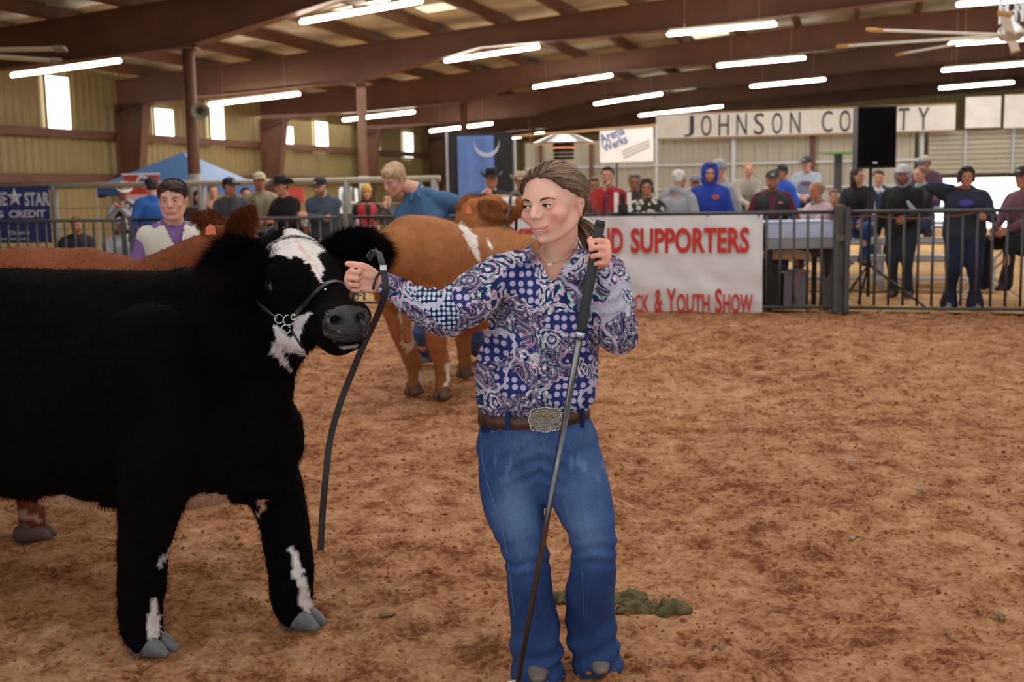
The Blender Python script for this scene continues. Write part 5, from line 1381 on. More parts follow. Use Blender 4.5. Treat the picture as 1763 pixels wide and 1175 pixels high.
DG = 3.44
def g_(px, py, dd=0.): return W(px, py, DG + dd)
girl = empty('person', V((G(960, 1180).x, DG, 0)), 'girl in paisley shirt and jeans leading the black steer with a show stick', 'person')
SV = V((1, -.05, 0)).normalized()        # her left is the photo's right
HMG = Matrix.Translation(W(953, 352, DG - .03)) @ Rz(math.radians(-125)) @ Ry(math.radians(3)) @ Rx(math.radians(3)) @ Matrix.Diagonal((1.06, 1.14, 1.01, 1))
shR, elR, wrR = g_(876, 468, -.01), g_(778, 538, -.17), g_(657, 487, -.13)
shL, elL = g_(1040, 470, .04), g_(1064, 578, -.08)
pel, waist, chest, neck = g_(924, 772), g_(920, 700), g_(944, 560, .0), g_(962, 443, .02)
# show stick first: the hand closes on it
st0, st1 = W(1033, 386, DG - .25), G(889, 1189)
st1.y = max(st1.y, 3.2); sdir = (st0 - st1).normalized()
rp = st0 - sdir * .085
xL = V((.26, -.93, .25)).normalized(); zL = V((1, .2, -.05)); MLh = None
_M = frame(xL, zL, (0, 0, 0), 1.0, True).to_3x3()
wrL = rp - _M @ V((.069, -.004, -.031))
# ---- body: one skin
b = Blob()
b.limb([pel, waist, chest, chest + (neck - chest) * .62, neck - V((0, 0, .01))], [(.14, .095), (.125, .09), (.138, .10), (.125, .075), (.052, .052)], side=SV)
b.limb([neck - V((0, 0, .05)), neck + V((0, -.01, .02)), HMG @ V((-.026, 0, -.085)), HMG @ V((-.016, 0, -.04))], [.056, .049, .051, .056])
for s in (-1, 1): b.limb([neck + SV * s * .03 + V((0, .0, .0)), neck + SV * s * .09 - V((0, 0, .035)), (shR if s < 0 else shL)], [.035, .036, .045])
for a_, e_, w_ in ((shR, elR, wrR), (shL, elL, wrL)): b.limb([a_, e_, w_], [.042, .034, .024])
def legpts(L_): return [W(*q) for q in L_]
legR = legpts([(882, 790, DG), (882, 860, DG - .02), (906, 955, DG - .08), (918, 1050, DG - .07), (928, 1168, DG - .08)])
legL = legpts([(980, 790, DG), (998, 850, DG - .06), (1022, 940, DG - .14), (1014, 1045, DG - .06), (1028, 1150, DG - .03)])
for lg in (legR, legL): b.limb(lg[:4] + [lg[4] + V((0, 0, .02))], [.085, .07, .052, .045, .035])
P, F_ = mesh_pf(b.skin(.009, 3))
Ph, Fh, ch = head_mesh(.0026, 1., 1.)
parts_ = [(P, F_, np.tile([1., .95, .93], (len(P), 1)), False), (xf(Ph, HMG), Fh, ch, False)]
xR = V((-1, -.05, .16)); zR = V((.1, .95, .10)); MR = frame(xR, zR, wrR + V((-.006, 0, .0)), .93)
Pw, Fw = hand_mesh('fist', .0026); nail = None
def hand_col(P):
    c_ = np.tile([1., .92, .89], (len(P), 1)); kn = np.exp(-((P[:, 0] - .09) / .02) ** 2); return c_ * (1 - kn[:, None] * np.array([0, .1, .1]))
parts_.append((xf(Pw, MR), Fw, hand_col(Pw), False))
Pg, Fg = hand_mesh('grip', .0026); ML = frame(xL, zL, wrL, 1.0, True)
parts_.append((xf(Pg, ML), Fg, hand_col(Pg), True))
join_parts('body', parts_, M_girl, girl)
eyes(HMG, girl, (.96, .86, .84), M_girl, (1, -.28, -.02), .82, True, '#5a4030', 1.)
mouth_teeth(HMG, girl, 1.)

# ---- shirt
b = Blob()
b.limb([g_(922, 716), g_(920, 690), g_(921, 665), g_(928, 620), g_(944, 550), g_(950, 500), g_(958, 462, .01), neck - V((0, 0, .004))],
       [(.150, .112), (.176, .130), (.182, .134), (.178, .130), (.160, .122), (.150, .108), (.120, .082), (.070, .062)], side=SV)
b.limb([g_(905, 470, .01), shR, g_(830, 500, -.09), elR + V((0, 0, .002)), g_(728, 528, -.155), g_(695, 508, -.15), wrR + (elR - wrR).normalized() * .028], [.058, .062, .067, .068, .058, .044, .030])
b.limb([g_(1010, 462, .01), shL, g_(1056, 520, -.02), elL + V((.0, 0, -.004)), elL + (wrL - elL) * .35, elL + (wrL - elL) * .7, wrL + (elL - wrL).normalized() * .03], [.055, .060, .064, .062, .060, .048, .033])
A3 = np.array
def wr_line(P, Nn, a, b_, amp, freq, sd_=0, wid=.05):
    """folds across the segment a-b"""
    a = A3(a); b_ = A3(b_); d = b_ - a; L_ = np.linalg.norm(d); d = d / L_; t = (P - a) @ d; r = np.linalg.norm(P - a - t[:, None] * d, axis=1)
    wgt = np.exp(-(np.clip(r - wid, 0, 9) / .03) ** 2) * np.clip(t / .03 + 1, 0, 1) * np.clip((L_ - t) / .03 + 1, 0, 1)
    ph = t * freq + 2.2 * vnoise(P, 9, sd_)
    return wgt * amp * (1 - np.abs(np.sin(ph)) ** .7 * 1.6)
def shirt_fn(P, Nn):
    d = .007 * fbm(P * A3([1, 1, .55]), 13, 2, 3) + .004 * vnoise(P * A3([1.6, 1, .5]), 30, 9)
    d += wr_line(P, Nn, elR, wrR, .006, 85, 3); d += wr_line(P, Nn, shR + V((0, 0, 0)), elR, .005, 60, 4); d += wr_line(P, Nn, elL, wrL, .006, 80, 5); d += wr_line(P, Nn, shL, elL, .005, 55, 6)
    # drag folds from the raised arm towards the waist
    q = (P[:, 0] * .8 + P[:, 2] * .62); d += .004 * np.sin(q * 55 + 2 * vnoise(P, 7, 1)) * (P[:, 0] < g_(940, 560).x) * np.exp(-((P[:, 2] - 1.05) / .16) ** 2)
    bl = np.exp(-((P[:, 2] - g_(920, 688).z) / .035) ** 2); an = np.arctan2(P[:, 1] - DG, P[:, 0] - g_(922, 700).x)
    d += bl * .007 * np.sin(an * 17 + 3 * vnoise(P, 12, 8))
    return P + Nn * d[:, None]
me = b.skin(.0065, 3, shirt_fn)
# open neckline: cut the V out of the front
bm = bmesh.new(); bm.from_mesh(me); vb = g_(948, 482); vl = g_(918, 425); vr = g_(1004, 428)
dele = []
for v in bm.verts:
    p = v.co
    if p.y < neck.y + .02 and p.z > vb.z and p.z < neck.z + .08:
        t = (p.z - vb.z) / (vl.z - vb.z); x0 = vb.x + (vl.x - vb.x) * min(t, 1.2); x1 = vb.x + (vr.x - vb.x) * min(t, 1.2)
        if x0 < p.x < x1:
            if p.x - x0 < .005: v.co.x = x0
            elif x1 - p.x < .005: v.co.x = x1
            else: dele.append(v)
    if (p - neck).length < .075 and p.z > neck.z - .012: dele.append(v)
bmesh.ops.delete(bm, geom=list(set(dele)), context='VERTS'); bm.to_mesh(me); bm.free()
sh = link_mesh(me, 'shirt', M_pais, girl)
so = sh.modifiers.new('thick', 'SOLIDIFY'); so.thickness = .003
# collar flaps, placket, cuffs, pocket, buttons
def flap(pts, th, name, m, parent, n=10):
    """a soft folded sheet from a grid of rows of points"""
    rows = [[V(p) for p in r] for r in pts]; vs = [p for r in rows for p in r]; nc = len(rows[0]); fs = [(i * nc + j, i * nc + j + 1, (i + 1) * nc + j + 1, (i + 1) * nc + j) for i in range(len(rows) - 1) for j in range(nc - 1)]
    mb = MB(); mb.add(vs, fs); me = mb.mesh(name); o = link_mesh(me, name, m, parent)
    s_ = o.modifiers.new('s', 'SOLIDIFY'); s_.thickness = th; u = o.modifiers.new('u', 'SUBSURF'); u.levels = u.render_levels = 2; return o
flap([[g_(1004, 424, .06), g_(1012, 428, .09), g_(1022, 446, .09)], [g_(1003, 420, .0), g_(1017, 432, .0), g_(1030, 456, -.01)], [g_(994, 432, -.05), g_(1010, 452, -.075), g_(1024, 478, -.08)], [g_(976, 450, -.09), g_(990, 466, -.10), g_(1004, 486, -.10)], [g_(963, 463, -.105), g_(968, 472, -.112), g_(974, 480, -.115)]], .003, 'collar', M_pais, girl)
flap([[g_(925, 415, .06), g_(915, 420, .07), g_(902, 430, .07)], [g_(919, 416, .0), g_(906, 424, .0), g_(886, 434, -.005)], [g_(916, 424, -.04), g_(900, 434, -.055), g_(880, 444, -.05)], [g_(921, 436, -.07), g_(910, 450, -.085), g_(899, 458, -.085)]], .003, 'collar', M_pais, girl)
M_dkin = mat('shirt_inside', '#4a4650', rough=.9, var=.2, vscale=60)
flap([[g_(964, 464, -.10), g_(972, 478, -.108)], [g_(992, 441, -.06), g_(1006, 462, -.09)], [g_(1002, 428, -.02), g_(1012, 440, -.03)]], .002, 'collar_stand', M_dkin, girl)
# placket strip follows the front of the torso
dgm = bpy.context.evaluated_depsgraph_get(); dgm.update()
def hit(px, py, off=.003, objs=None):
    """nearest shirt surface seen at this pixel, used to sew things on"""
    d = ray(px, py).normalized(); ok, loc, n, i = sh_bvh.ray_cast(CAMP, d)[0] is not None, *sh_bvh.ray_cast(CAMP, d)[:3]
    return (loc + n * off * (1 if n.dot(d) < 0 else -1), n if n.dot(d) < 0 else -n) if ok else (W(px, py, DG - .12), V((0, -1, 0)))
from mathutils.bvhtree import BVHTree
def bvh_of(o):
    me = o.data; M = o.matrix_world; return BVHTree.FromPolygons([v.co.copy() for v in me.vertices], [tuple(p.vertices) for p in me.polygons])
sh_bvh = bvh_of(sh)
rows = []
for i in range(12):
    t = i / 11; px = 951 - 8 * math.sin(t * 2.6) - 8 * t; py = 486 + 200 * t
    a, _ = hit(px - 6, py, .004); c_, _ = hit(px + 6, py, .006); rows.append([a, (a + c_) / 2 + V((0, -.001, 0)), c_])
flap(rows, .0015, 'placket', M_pais, girl)
for t in (.03, .27, .5, .74, .95):
    px = 951 - 8 * math.sin(t * 2.6) - 8 * t; py = 486 + 200 * t; a, n = hit(px, py, .007)
    mb = MB(); mb.tube([a, a + n * .003], .0055, 12, caps=True); mb.build('button', mat('pearl_button', '#d8d2c8', rough=.25), girl, smooth=False)
# cuffs
for w0, e0, r0 in ((wrR, elR, .034), (wrL, elL, .036)):
    d = (e0 - w0).normalized(); p0 = w0 + d * .006; mb = MB(); mb.tube([p0, p0 + d * .022, p0 + d * .05], [r0, r0 * 1.03, r0 * 1.1], 24, caps=None); o = mb.build('cuff', M_pais, girl, smooth=True); s_ = o.modifiers.new('s', 'SOLIDIFY'); s_.thickness = .004
# watch / bead bracelet
d = (wrR - elR).normalized(); pw = wrR + d * .012; mb = MB(); sx_, sy_ = d.orthogonal().normalized(), None; sy_ = d.cross(sx_)
for i in range(22):
    a = 2 * math.pi * i / 22; mb.ell(pw + sx_ * (.0285 * math.cos(a)) + sy_ * (.0285 * math.sin(a)), .0042, None, 8, 6)
mb.build('bead_bracelet', mat('dark_beads', '#37342f', rough=.25, metal=.4), girl, smooth=True)
# ---- jeans
b = Blob()
b.limb([g_(921, 716), g_(922, 735), g_(925, 765), g_(927, 792)], [(.160, .112), (.170, .118), (.186, .122), (.178, .116)], side=SV)
b.limb(legR, [(.104, .105), (.096, .098), (.068, .074), (.073, .070), (.080, .078)], side=SV); b.limb(legL, [(.100, .105), (.092, .095), (.069, .076), (.076, .072), (.077, .080)], side=SV)
def jean_fn(P, Nn):
    d = .004 * fbm(P * A3([1, 1, .5]), 14, 31, 3)
    for lg in (legR, legL):
        kn = A3(lg[2]); r = (P - kn) / A3([.09, .09, .055]); wgt = np.exp(-(r ** 2).sum(1)); d += wgt * .007 * np.sin((P[:, 2] + .35 * np.abs(P[:, 0] - kn[0])) * 130 + 2.5 * vnoise(P, 14, 7))
        an = A3(lg[4]); r = (P - an - A3([0, 0, .07])) / A3([.1, .1, .09]); wgt = np.exp(-(r ** 2).sum(1)); d += wgt * .008 * np.sin((P[:, 2] - .5 * (P[:, 0] - an[0])) * 75 + 3 * vnoise(P, 10, 8))
        d += .004 * np.exp(-((P - A3(lg[3])) ** 2).sum(1) / .012) * np.sin(P[:, 0] * 70 + P[:, 2] * 38)
    cr = A3(g_(928, 790)); r = (P - cr) / A3([.13, .2, .06]); d += np.exp(-(r ** 2).sum(1)) * .007 * np.sin((P[:, 2] + .55 * np.abs(P[:, 0] - cr[0])) * 120 + 1.6 * vnoise(P, 9, 6))
    d -= np.exp(-((P[:, 0] - cr[0]) / .006) ** 2) * .006 * (P[:, 2] > cr[2] - .03)
    return P + Nn * d[:, None]
me = b.skin(.0065, 3, jean_fn); P, Nn = mesh_arrays(me)
wv = np.full(len(P), .5)
for lg, hi in ((legR, 0), (legL, 1)):
    for q, amt, sz in ((lg[1], .17, (.05, .2, .14)), (lg[2], .07, (.05, .2, .09))):
        wv += amt * np.exp(-(((P - A3(q)) / A3(sz)) ** 2).sum(1)) * (Nn[:, 1] < .2)
    dd = np.linalg.norm((P - A3(lg[3])) / A3([.1, .15, .16]), axis=1); wv -= .16 * np.exp(-dd ** 2)
    t = (P[:, 0] - np.interp(P[:, 2], [lg[4].z, lg[3].z, lg[2].z, lg[1].z, lg[0].z], [lg[4].x, lg[3].x, lg[2].x, lg[1].x, lg[0].x]))
wv += .10 * (vnoise(P * A3([3, 1, 1]), 30, 3) > .45) * np.exp(-((P[:, 2] - g_(925, 790).z) / .05) ** 2)
set_color(me, np.stack([wv] * 3, 1)); jn = link_mesh(me, 'jeans', M_denim, girl)
jn_bvh = bvh_of(jn)
def hitj(px, py, off=.002):
    d = ray(px, py).normalized(); r = jn_bvh.ray_cast(CAMP, d); return r[0] + r[1] * off if r[0] is not None else W(px, py, DG - .1)
M_thread = mat('pale_thread', '#64789a', rough=.8)
for nm, path in (('seam', [(829, 745), (832, 800), (846, 850), (862, 900), (873, 950), (880, 1000), (886, 1060)]), ('pocket_stitch', [(826, 738), (850, 744), (872, 736), (884, 727)]), ('pocket_stitch', [(1014, 728), (1006, 732), (995, 731)]), ('fly_stitch', [(930, 748), (938, 770), (936, 788)]), ('seam', [(1003, 985), (1004, 1020), (1004, 1060)])):
    pts = [hitj(x, y) for x, y in path]; p_, r_ = smooth_path(pts, [.0011] * len(pts)); mb = MB(); mb.tube(p_, r_, 6); mb.build(nm, M_thread, girl)
flap([[hitj(826, 732, .002), hitj(827, 745, .002)], [hitj(842, 733, .002), hitj(842, 748, .002)], [hitj(858, 733, .002), hitj(856, 744, .002)]], .002, 'coin_pocket', M_denim, girl)
# ---- belt, loops, buckle
mb = MB(); n = 48; cz = g_(920, 711).z; vs = []
for i in range(n + 1):
    a = 2 * math.pi * i / n; x = g_(919, 711).x + .170 * math.cos(a); y = DG + .124 * math.sin(a); z = cz - .006 * math.sin(a) * -1 + .008 * math.cos(a)
    for dz, rr in ((-.019, 1.), (.019, .985), (.019, .96), (-.019, .975)): vs.append((g_(919, 711).x + .170 * rr * math.cos(a), DG + .124 * rr * math.sin(a), z + dz))
mb.add(vs, [(4 * i + j, 4 * i + (j + 1) % 4, 4 * i + 4 + (j + 1) % 4, 4 * i + 4 + j) for i in range(n) for j in range(4)])
mb.build('belt', mat('brown_leather', '#4a3026', rough=.45, var=.3, vscale=40, bump=.3, bscale=120), girl, smooth=True)
for px in (874, 1000):
    c_ = V((g_(px, 712).x, 0, g_(px, 712).z)); a = math.acos(max(-1, min(1, (c_.x - g_(919, 711).x) / .176))); c_.y = DG - .130 * math.sin(a)
    mb = MB(); mb.box(c_, (.013, .006, .056), Matrix.Rotation(-(math.pi / 2 - a) * .7, 3, 'Z')); mb.build('belt_loop', M_denim, girl)
bc = V((g_(939, 722).x * .96, DG - .152, 0)); bc = W(939, 723, DG - .150)
Mb = Matrix.Rotation(.0, 3, 'Z') @ Matrix.Rotation(math.radians(90), 3, 'X')
out = []
for i in range(40):
    a = 2 * math.pi * i / 40; rr = (abs(math.cos(a)) ** 3.2 + abs(math.sin(a)) ** 3.2) ** (-1 / 3.2); out.append((.043 * rr * math.cos(a), .031 * rr * math.sin(a)))
mb = MB(); M4 = Matrix.Translation(bc) @ Mb.to_4x4(); mb.prism(out, -.003, .003, M4); bk = mb.build('buckle', mat('engraved_silver', '#8e8c84', rough=.3, metal=.85, bump=.8, bscale=160, var=.3, vscale=60), girl)
mb = MB()
for i in range(44):
    a = 2 * math.pi * i / 44; rr = (abs(math.cos(a)) ** 3.2 + abs(math.sin(a)) ** 3.2) ** (-1 / 3.2); sc_ = 1 + .04 * math.cos(8 * a); mb.ell(bc + V((.0465 * rr * sc_ * math.cos(a), -.002, .0345 * rr * sc_ * math.sin(a))), .0034, None, 8, 6)
mb.build('rope_edge', mat('bright_silver', '#c9c7c2', rough=.2, metal=.9), bk, smooth=True)
mb = MB()
for i in range(7): mb.ell(bc + V((-.018 + .006 * i, -.004, .013 + .002 * math.cos(i))), (.0026, .0012, .0036), None, 8, 6)
mb.build('gold_letters', mat('gold_mark', '#b08a3e', rough=.3, metal=.8), bk, smooth=True)
# ---- boots
for lg, dx in ((legR, -.03), (legL, .02)):
    a = lg[4]; t = V((dx * 2.2, -1, 0)).normalized(); x, y = a.x, a.y
    b = Blob(); b.limb([V((x, y + .045, .040)), V((x, y - .01, .042)), V((x, y, .0)) + t * .05 + V((0, 0, .028)), V((x, y, 0)) + t * .10 + V((0, 0, .018))], [(.034, .036), (.038, .038), (.036, .026), (.024, .014)], side=(1, 0, 0)); b.limb([V((x, y + .02, .05)), V((x, y + .015, .17))], [.042, .042])
    b.fuse('boot', mat('grey_boot', '#6f665c', rough=.6, var=.2, vscale=20), girl, .008, 2, lambda P, Nn: np.stack([P[:, 0], P[:, 1], np.maximum(P[:, 2], .012)], 1))
# ---- hair
M_hair = bpy.data.materials.new('brown_hair'); M_hair.use_nodes = True
_N = M_hair.node_tree.nodes; _L = M_hair.node_tree.links; _b = _N['Principled BSDF']; _b.inputs['Roughness'].default_value = .42; _b.inputs['Specular IOR Level'].default_value = .4
_a = _N.new('ShaderNodeAttribute'); _a.attribute_name = 'Col'; _L.new(_a.outputs['Color'], _b.inputs['Base Color'])
c0 = A3([-.008, 0, .034]); rad = A3([.1035, .0850, .0900])
b = Blob(); b.ell(tuple(c0), tuple(rad * .985), None, 40, 26); b.ell((-.050, 0, -.002), (.058, .077, .058)); b.ell((-.07, .0, -.045), (.03, .035, .03))
def hair_fn(P, Nn):
    q = (P - c0) / rad; az_ = np.degrees(np.arctan2(np.abs(q[:, 1]), q[:, 0])); el_ = np.degrees(np.arcsin(np.clip(q[:, 2] / np.linalg.norm(q, axis=1), -1, 1)))
    lim = np.interp(az_, [0, 33, 50, 74, 108, 180], [40, 31, 14, 0, -24, -60]) + 3 * vnoise(P, 120, 5)
    w_ = np.clip((lim - el_) / 6, 0, 1) * (P[:, 0] > -.05); return P - (P - A3([-.01, 0, .01])) * (w_ * .22)[:, None]
P, F_ = mesh_pf(b.skin(.0035, 2, hair_fn)); me = bpy.data.meshes.new('hair'); me.from_pydata(xf(P, HMG).tolist(), [], F_); set_color(me, np.tile(srgb('#5a4535'), (len(P), 1)))
hr = link_mesh(me, 'hair', M_hair, girl)
rng = np.random.RandomState(4); mb = MB(); cols = []
tie = V((-.088, 0, -.048))
def strand(pts, r0, cl, n=5):
    k0 = len(mb.v); p_, r_ = smooth_path(pts, r0, 3); mb.tube(p_, r_, n, caps='round'); cols.extend([cl] * (len(mb.v) - k0))
def shade(): 
    t = rng.rand(); f__ = .7 + .6 * rng.rand(); return tuple(x * f__ for x in srgb('#6b5240' if t < .6 else ('#856c54' if t < .85 else '#4a3629')))
for i in range(620):
    ph = rng.uniform(-1, 1); back = rng.rand() ** 1.6
    hl = abs(ph)       # hairline: forehead centre -> temple -> above the ear -> nape
    az = np.interp(hl, [0, .35, .6, .8, 1], [0, 33, 50, 74, 108]); elv = np.interp(hl, [0, .35, .6, .8, 1], [37, 28, 11, -3, -26])
    az = az + back * (165 - az) * .75; elv = elv + back * (75 - elv) * (1 - hl) * .9
    az = math.radians(az) * (1 if ph > 0 else -1); elv = math.radians(elv); d0 = A3([math.cos(elv) * math.cos(az), math.cos(elv) * math.sin(az), math.sin(elv)])
    d1 = A3([-.80, .12 * rng.normal(), -.58]); d1 /= np.linalg.norm(d1); sidey = math.copysign(.55, ph) * min(1, abs(ph) * 1.4)
    dm = d0 * .55 + d1 * .45 + A3([-.1, sidey, .15]); dm /= np.linalg.norm(dm); pts = []
    for t in np.linspace(0, 1, 7):
        q = d0 * (1 - t) ** 2 + dm * 2 * t * (1 - t) + d1 * t * t; q /= np.linalg.norm(q); pts.append(tuple(c0 + q * rad * (1.0 + .012 * rng.rand() + .0 * t)))
    pts.append(tuple(tie + V((.006 * rng.normal(), .010 * rng.normal(), .008 * rng.normal()))))
    w_ = rng.uniform(.0016, .0032); strand(pts, [w_ * .3] + [w_] * 6 + [w_ * .8], shade())
for i in range(90):      # ponytail, falling behind her left shoulder
    o_ = A3([.010 * rng.normal(), .012 * rng.normal(), .006 * rng.normal()]); L_ = rng.uniform(.8, 1.1)
    base = [A3(tie), A3(tie) + A3([-.016, .018, -.022]), A3(tie) + A3([-.010, .045, -.06]) , A3(tie) + A3([.008, .062, -.105]), A3(tie) + A3([.014, .066, -.15]) * A3([1, 1, L_])]
    sp = [.6, 1.0, 1.35, 1.1, .5]; strand([tuple(q + o_ * s_) for q, s_ in zip(base, sp)], [.002, .0032, .003, .0024, .0006], shade())
for i in range(26):      # flyaway wisps round the ear and crown
    a = rng.rand(); q = A3([.02 - .08 * a, .088, .0 + .03 * rng.normal()]); strand([tuple(q), tuple(q + A3([-.02, .010, -.012])), tuple(q + A3([-.035, .010 + .008 * rng.rand(), -.022 - .015 * rng.rand()]))], [.0004, .0004, .0002], shade(), 4)
for i in range(16):
    ph = rng.uniform(-1, 1); q = c0 + A3([.3 * rng.rand(), ph * .6, .85]) * rad * 1.02; strand([tuple(q), tuple(q + A3([-.03, .004 * rng.normal(), .008])), tuple(q + A3([-.07, .01 * rng.normal(), .002]))], [.0004, .0004, .0002], shade(), 4)
mb.v = [tuple(x) for x in xf(np.array(mb.v), HMG)]; me = mb.mesh('hair_locks'); set_color(me, np.array(cols)); o = link_mesh(me, 'hair_locks', M_hair, hr); o['kind'] = 'stuff'
mb = MB(); mb.tube([tie + V((-.002, .002, .004)), tie + V((-.010, .010, -.012))], .017, 12); mb.v = [tuple(x) for x in xf(np.array(mb.v), HMG)]; mb.build('hair_tie', M_black, girl, smooth=True)
# ---- earring and necklace
mb = MB(); mb.ell(HMG @ V((.004, .0815, -.036)), .0042, None, 12, 8); mb.build('earring', mat('gold', '#d8b890', rough=.2, metal=.8), girl, smooth=True)
bd_bvh = None
pts = [g_(928, 428, -.02), g_(934, 442, -.062), g_(946, 454, -.082), g_(966, 449, -.08), g_(984, 436, -.05), g_(992, 426, .0)]
p_, r_ = smooth_path(pts, [.0008] * 6); mb = MB(); mb.tube(p_, r_, 5); nk_ = mb.build('necklace', mat('rose_gold', '#c09080', rough=.25, metal=.8), girl)
mb = MB(); mb.box(g_(946, 455, -.086), (.012, .002, .004)); mb.build('pendant', M_alu, nk_)
# ---- show stick: rubber grip, steel shaft, pointed hook
stick = empty('show_stick', st1, 'long steel show stick with black rubber grip held upright by the girl', 'stick')
gr = st0 - sdir * .305
mb = MB(); mb.tube([gr, gr + sdir * .02, st0 - sdir * .004], [.0125, .0142, .0142], 16, caps=True); mb.build('rubber_grip', mat('black_rubber', '#2b2c2f', rough=.65, bump=.4, bscale=300), stick, smooth=True)
mb = MB(); mb.tube([st0 - sdir * .006, st0 + sdir * .010], [.0148, .013], 16, caps=True); mb.build('grip_cap', mat('black_rubber', '#2b2c2f'), stick, smooth=True)
mb = MB(); mb.tube([gr - sdir * .012, gr + sdir * .002], .0135, 16, caps=True); mb.build('ferrule', mat('ferrule_white', '#c9ccd2', rough=.25, metal=.5), stick, smooth=True)
mb = MB(); mb.tube([st1 + sdir * .01, gr - sdir * .01], [.0075, .0095], 14, caps=True); mb.build('shaft', mat('brushed_shaft', '#6e7072', rough=.22, metal=.9), stick, smooth=True)
mb = MB(); mb.tube([st1 + sdir * .03, st1 + sdir * .03 + V((-.03, 0, -.004))], .003, 8); mb.build('hook', M_alu, stick)
# ================================================================== cattle
def coat_mat(name, rough=.75, sheen=.0, spec=.25):
    m = mat(name, '#ffffff', rough=rough, spec=spec, attr='Col', var=.10, vscale=25, bump=.5, bscale=160); return m
M_coat_black = coat_mat('black_coat', .85, spec=.04); M_coat_tan = coat_mat('tan_coat', .75); M_coat_brown = coat_mat('brown_coat', .75)
M_fur = mat('fur_tips', '#ffffff', rough=.9, attr='Col', spec=.03)
M_hoof = mat('hoof_horn', '#64676a', rough=.5, var=.25, vscale=50, bump=.3, bscale=80)
M_strap = mat('black_leather_strap', '#24262a', rough=.38)
M_noseb = mat('wet_nose_black', '#2c2a2c', rough=.28, spec=.7, bump=.5, bscale=220)
M_glassy = mat('dark_eye', '#100c0a', rough=.05, spec=.8)
M_tagr = mat('ear_tag', '#e8795a', rough=.5)
M_chain = mat('chain_steel', '#c2c2c0', rough=.2, metal=.9)

def fur_on(o, name, m, n, length, width, droopdir=(0, 0, -1), seed=0, mask=None, lay=.75, darken=1.):
    """short hair blades on a skin, coloured like the coat beneath"""
    me = o.data; P, Nn = mesh_arrays(me); ca = me.color_attributes['Col']; c_ = np.empty(len(P) * 4, np.float32); ca.data.foreach_get('color', c_); c_ = c_.reshape(-1, 4)[:, :3]
    ids = np.arange(len(P)) if mask is None else np.nonzero(mask(P))[0]
    rng = np.random.RandomState(seed); pick = rng.choice(ids, n)
    D = Nn[pick] * (1 - lay) + A3(droopdir) * lay + rng.normal(size=(n, 3)) * .22; D /= np.linalg.norm(D, axis=1)[:, None]
    R_ = P[pick] + rng.normal(size=(n, 3)) * .004
    return strands(name, m, o, R_, D, length, width, world=True, droop=.2, seed=seed, cols=c_[pick] * rng.uniform(.75, 1.3, (n, 1)) * darken)

def hoof_pair(p, fwd, k, parent, name='hoof', m=None):
    """two claws at a foot; p on the ground under the fetlock"""
    f = V((fwd[0], fwd[1], 0)).normalized(); sd = V((-f.y, f.x, 0))
    h = None
    for s in (-1, 1):
        b = Blob(); c = V((p[0], p[1], 0)) + sd * s * .026 * k
        b.limb([c - f * .045 * k + V((0, 0, .030)), c + V((0, 0, .034)), c + f * .045 * k + V((0, 0, .026)), c + f * .075 * k + V((0, 0, .015))], [(.027 * k, .038 * k), (.029 * k, .042 * k), (.026 * k, .030 * k), (.016 * k, .016 * k)], side=sd)
        b.limb([c + V((0, 0, .03)), c - f * .015 * k + V((0, 0, .075 * k))], [.027 * k, .028 * k])
        b.fuse(name, m or M_hoof, parent, .006, 2, lambda P, Nn: np.stack([P[:, 0], P[:, 1], np.maximum(P[:, 2], .002)], 1))

def cow_head_blob(k=1.):
    """head in its own frame: origin at the poll, +X towards the nose, +Z out of the forehead, +Y its left"""
    q = Blob()
    q.limb([(-.03, 0, -.07), (.07, 0, -.065), (.17, 0, -.075), (.28, 0, -.085), (.38, 0, -.085), (.455, 0, -.080)],
           [(.090, .095), (.112, .110), (.108, .118), (.080, .100), (.066, .080), (.068, .070)], side=(0, 1, 0), n=26)
    q.ell((.0, 0, -.012), (.060, .085, .050))            # poll
    q.ell((.09, 0, -.015), (.100, .088, .050))           # forehead
    for s in (-1, 1):
        q.ell((.125, s * .086, -.028), (.052, .032, .034))   # brow over the eye
        q.limb([(.05, s * .070, -.12), (.14, s * .066, -.175), (.24, s * .045, -.180)], [.065, .060, .045])  # jaw
        q.ell((.445, s * .040, -.055), (.050, .040, .042))
    q.ell((.455, 0, -.060), (.052, .066, .048))          # muzzle pad
    q.limb([(.20, 0, -.165), (.32, 0, -.155), (.42, 0, -.145)], [(.045, .035), (.045, .032), (.046, .028)], side=(0, 1, 0))
    return q
def cow_head(HM, parent, m, voxel=.006, colour=None, nosemat=None, name='head_skin', extra=None):
    q = cow_head_blob(); me0 = q.skin(voxel, 12)
    b = Blob(); P0, F0 = mesh_pf(me0); b.add([tuple(v) for v in P0], F0)
    for s in (-1, 1): b.ell((.475, s * .038, -.050), (.026, .026, .028))
    def fn(P, Nn):
        for s in (-1, 1):
            P = brush(P, (.128, s * .118, -.060), (.034, .03, .024), (0, -s * .014, 0))
            P = brush(P, (.508, s * .036, -.042), (.022, .016, .013), (-.045, -s * .002, .0))
            P = brush(P, (.505, s * .052, -.034), (.02, .010, .010), (-.020, 0, 0))
            P = brush(P, (.500, s * .045, -.075), (.02, .02, .008), (-.006, 0, 0))
            P = brush(P, (.30, s * .080, -.06), (.09, .03, .03), (0, -s * .010, 0))
        # mouth
        mz = np.exp(-((P[:, 2] + .113) / .006) ** 2) * np.clip((P[:, 0] - .36) / .04, 0, 1)
        P = P - mz[:, None] * A3([.012, 0, 0]) - (mz * np.sign(P[:, 1]) * np.clip(np.abs(P[:, 1]) / .05, 0, 1) * .012)[:, None] * A3([0, 1, 0])
        return P
    me = b.skin(voxel, 2, fn); P, F_ = mesh_pf(me)
    return P, F_

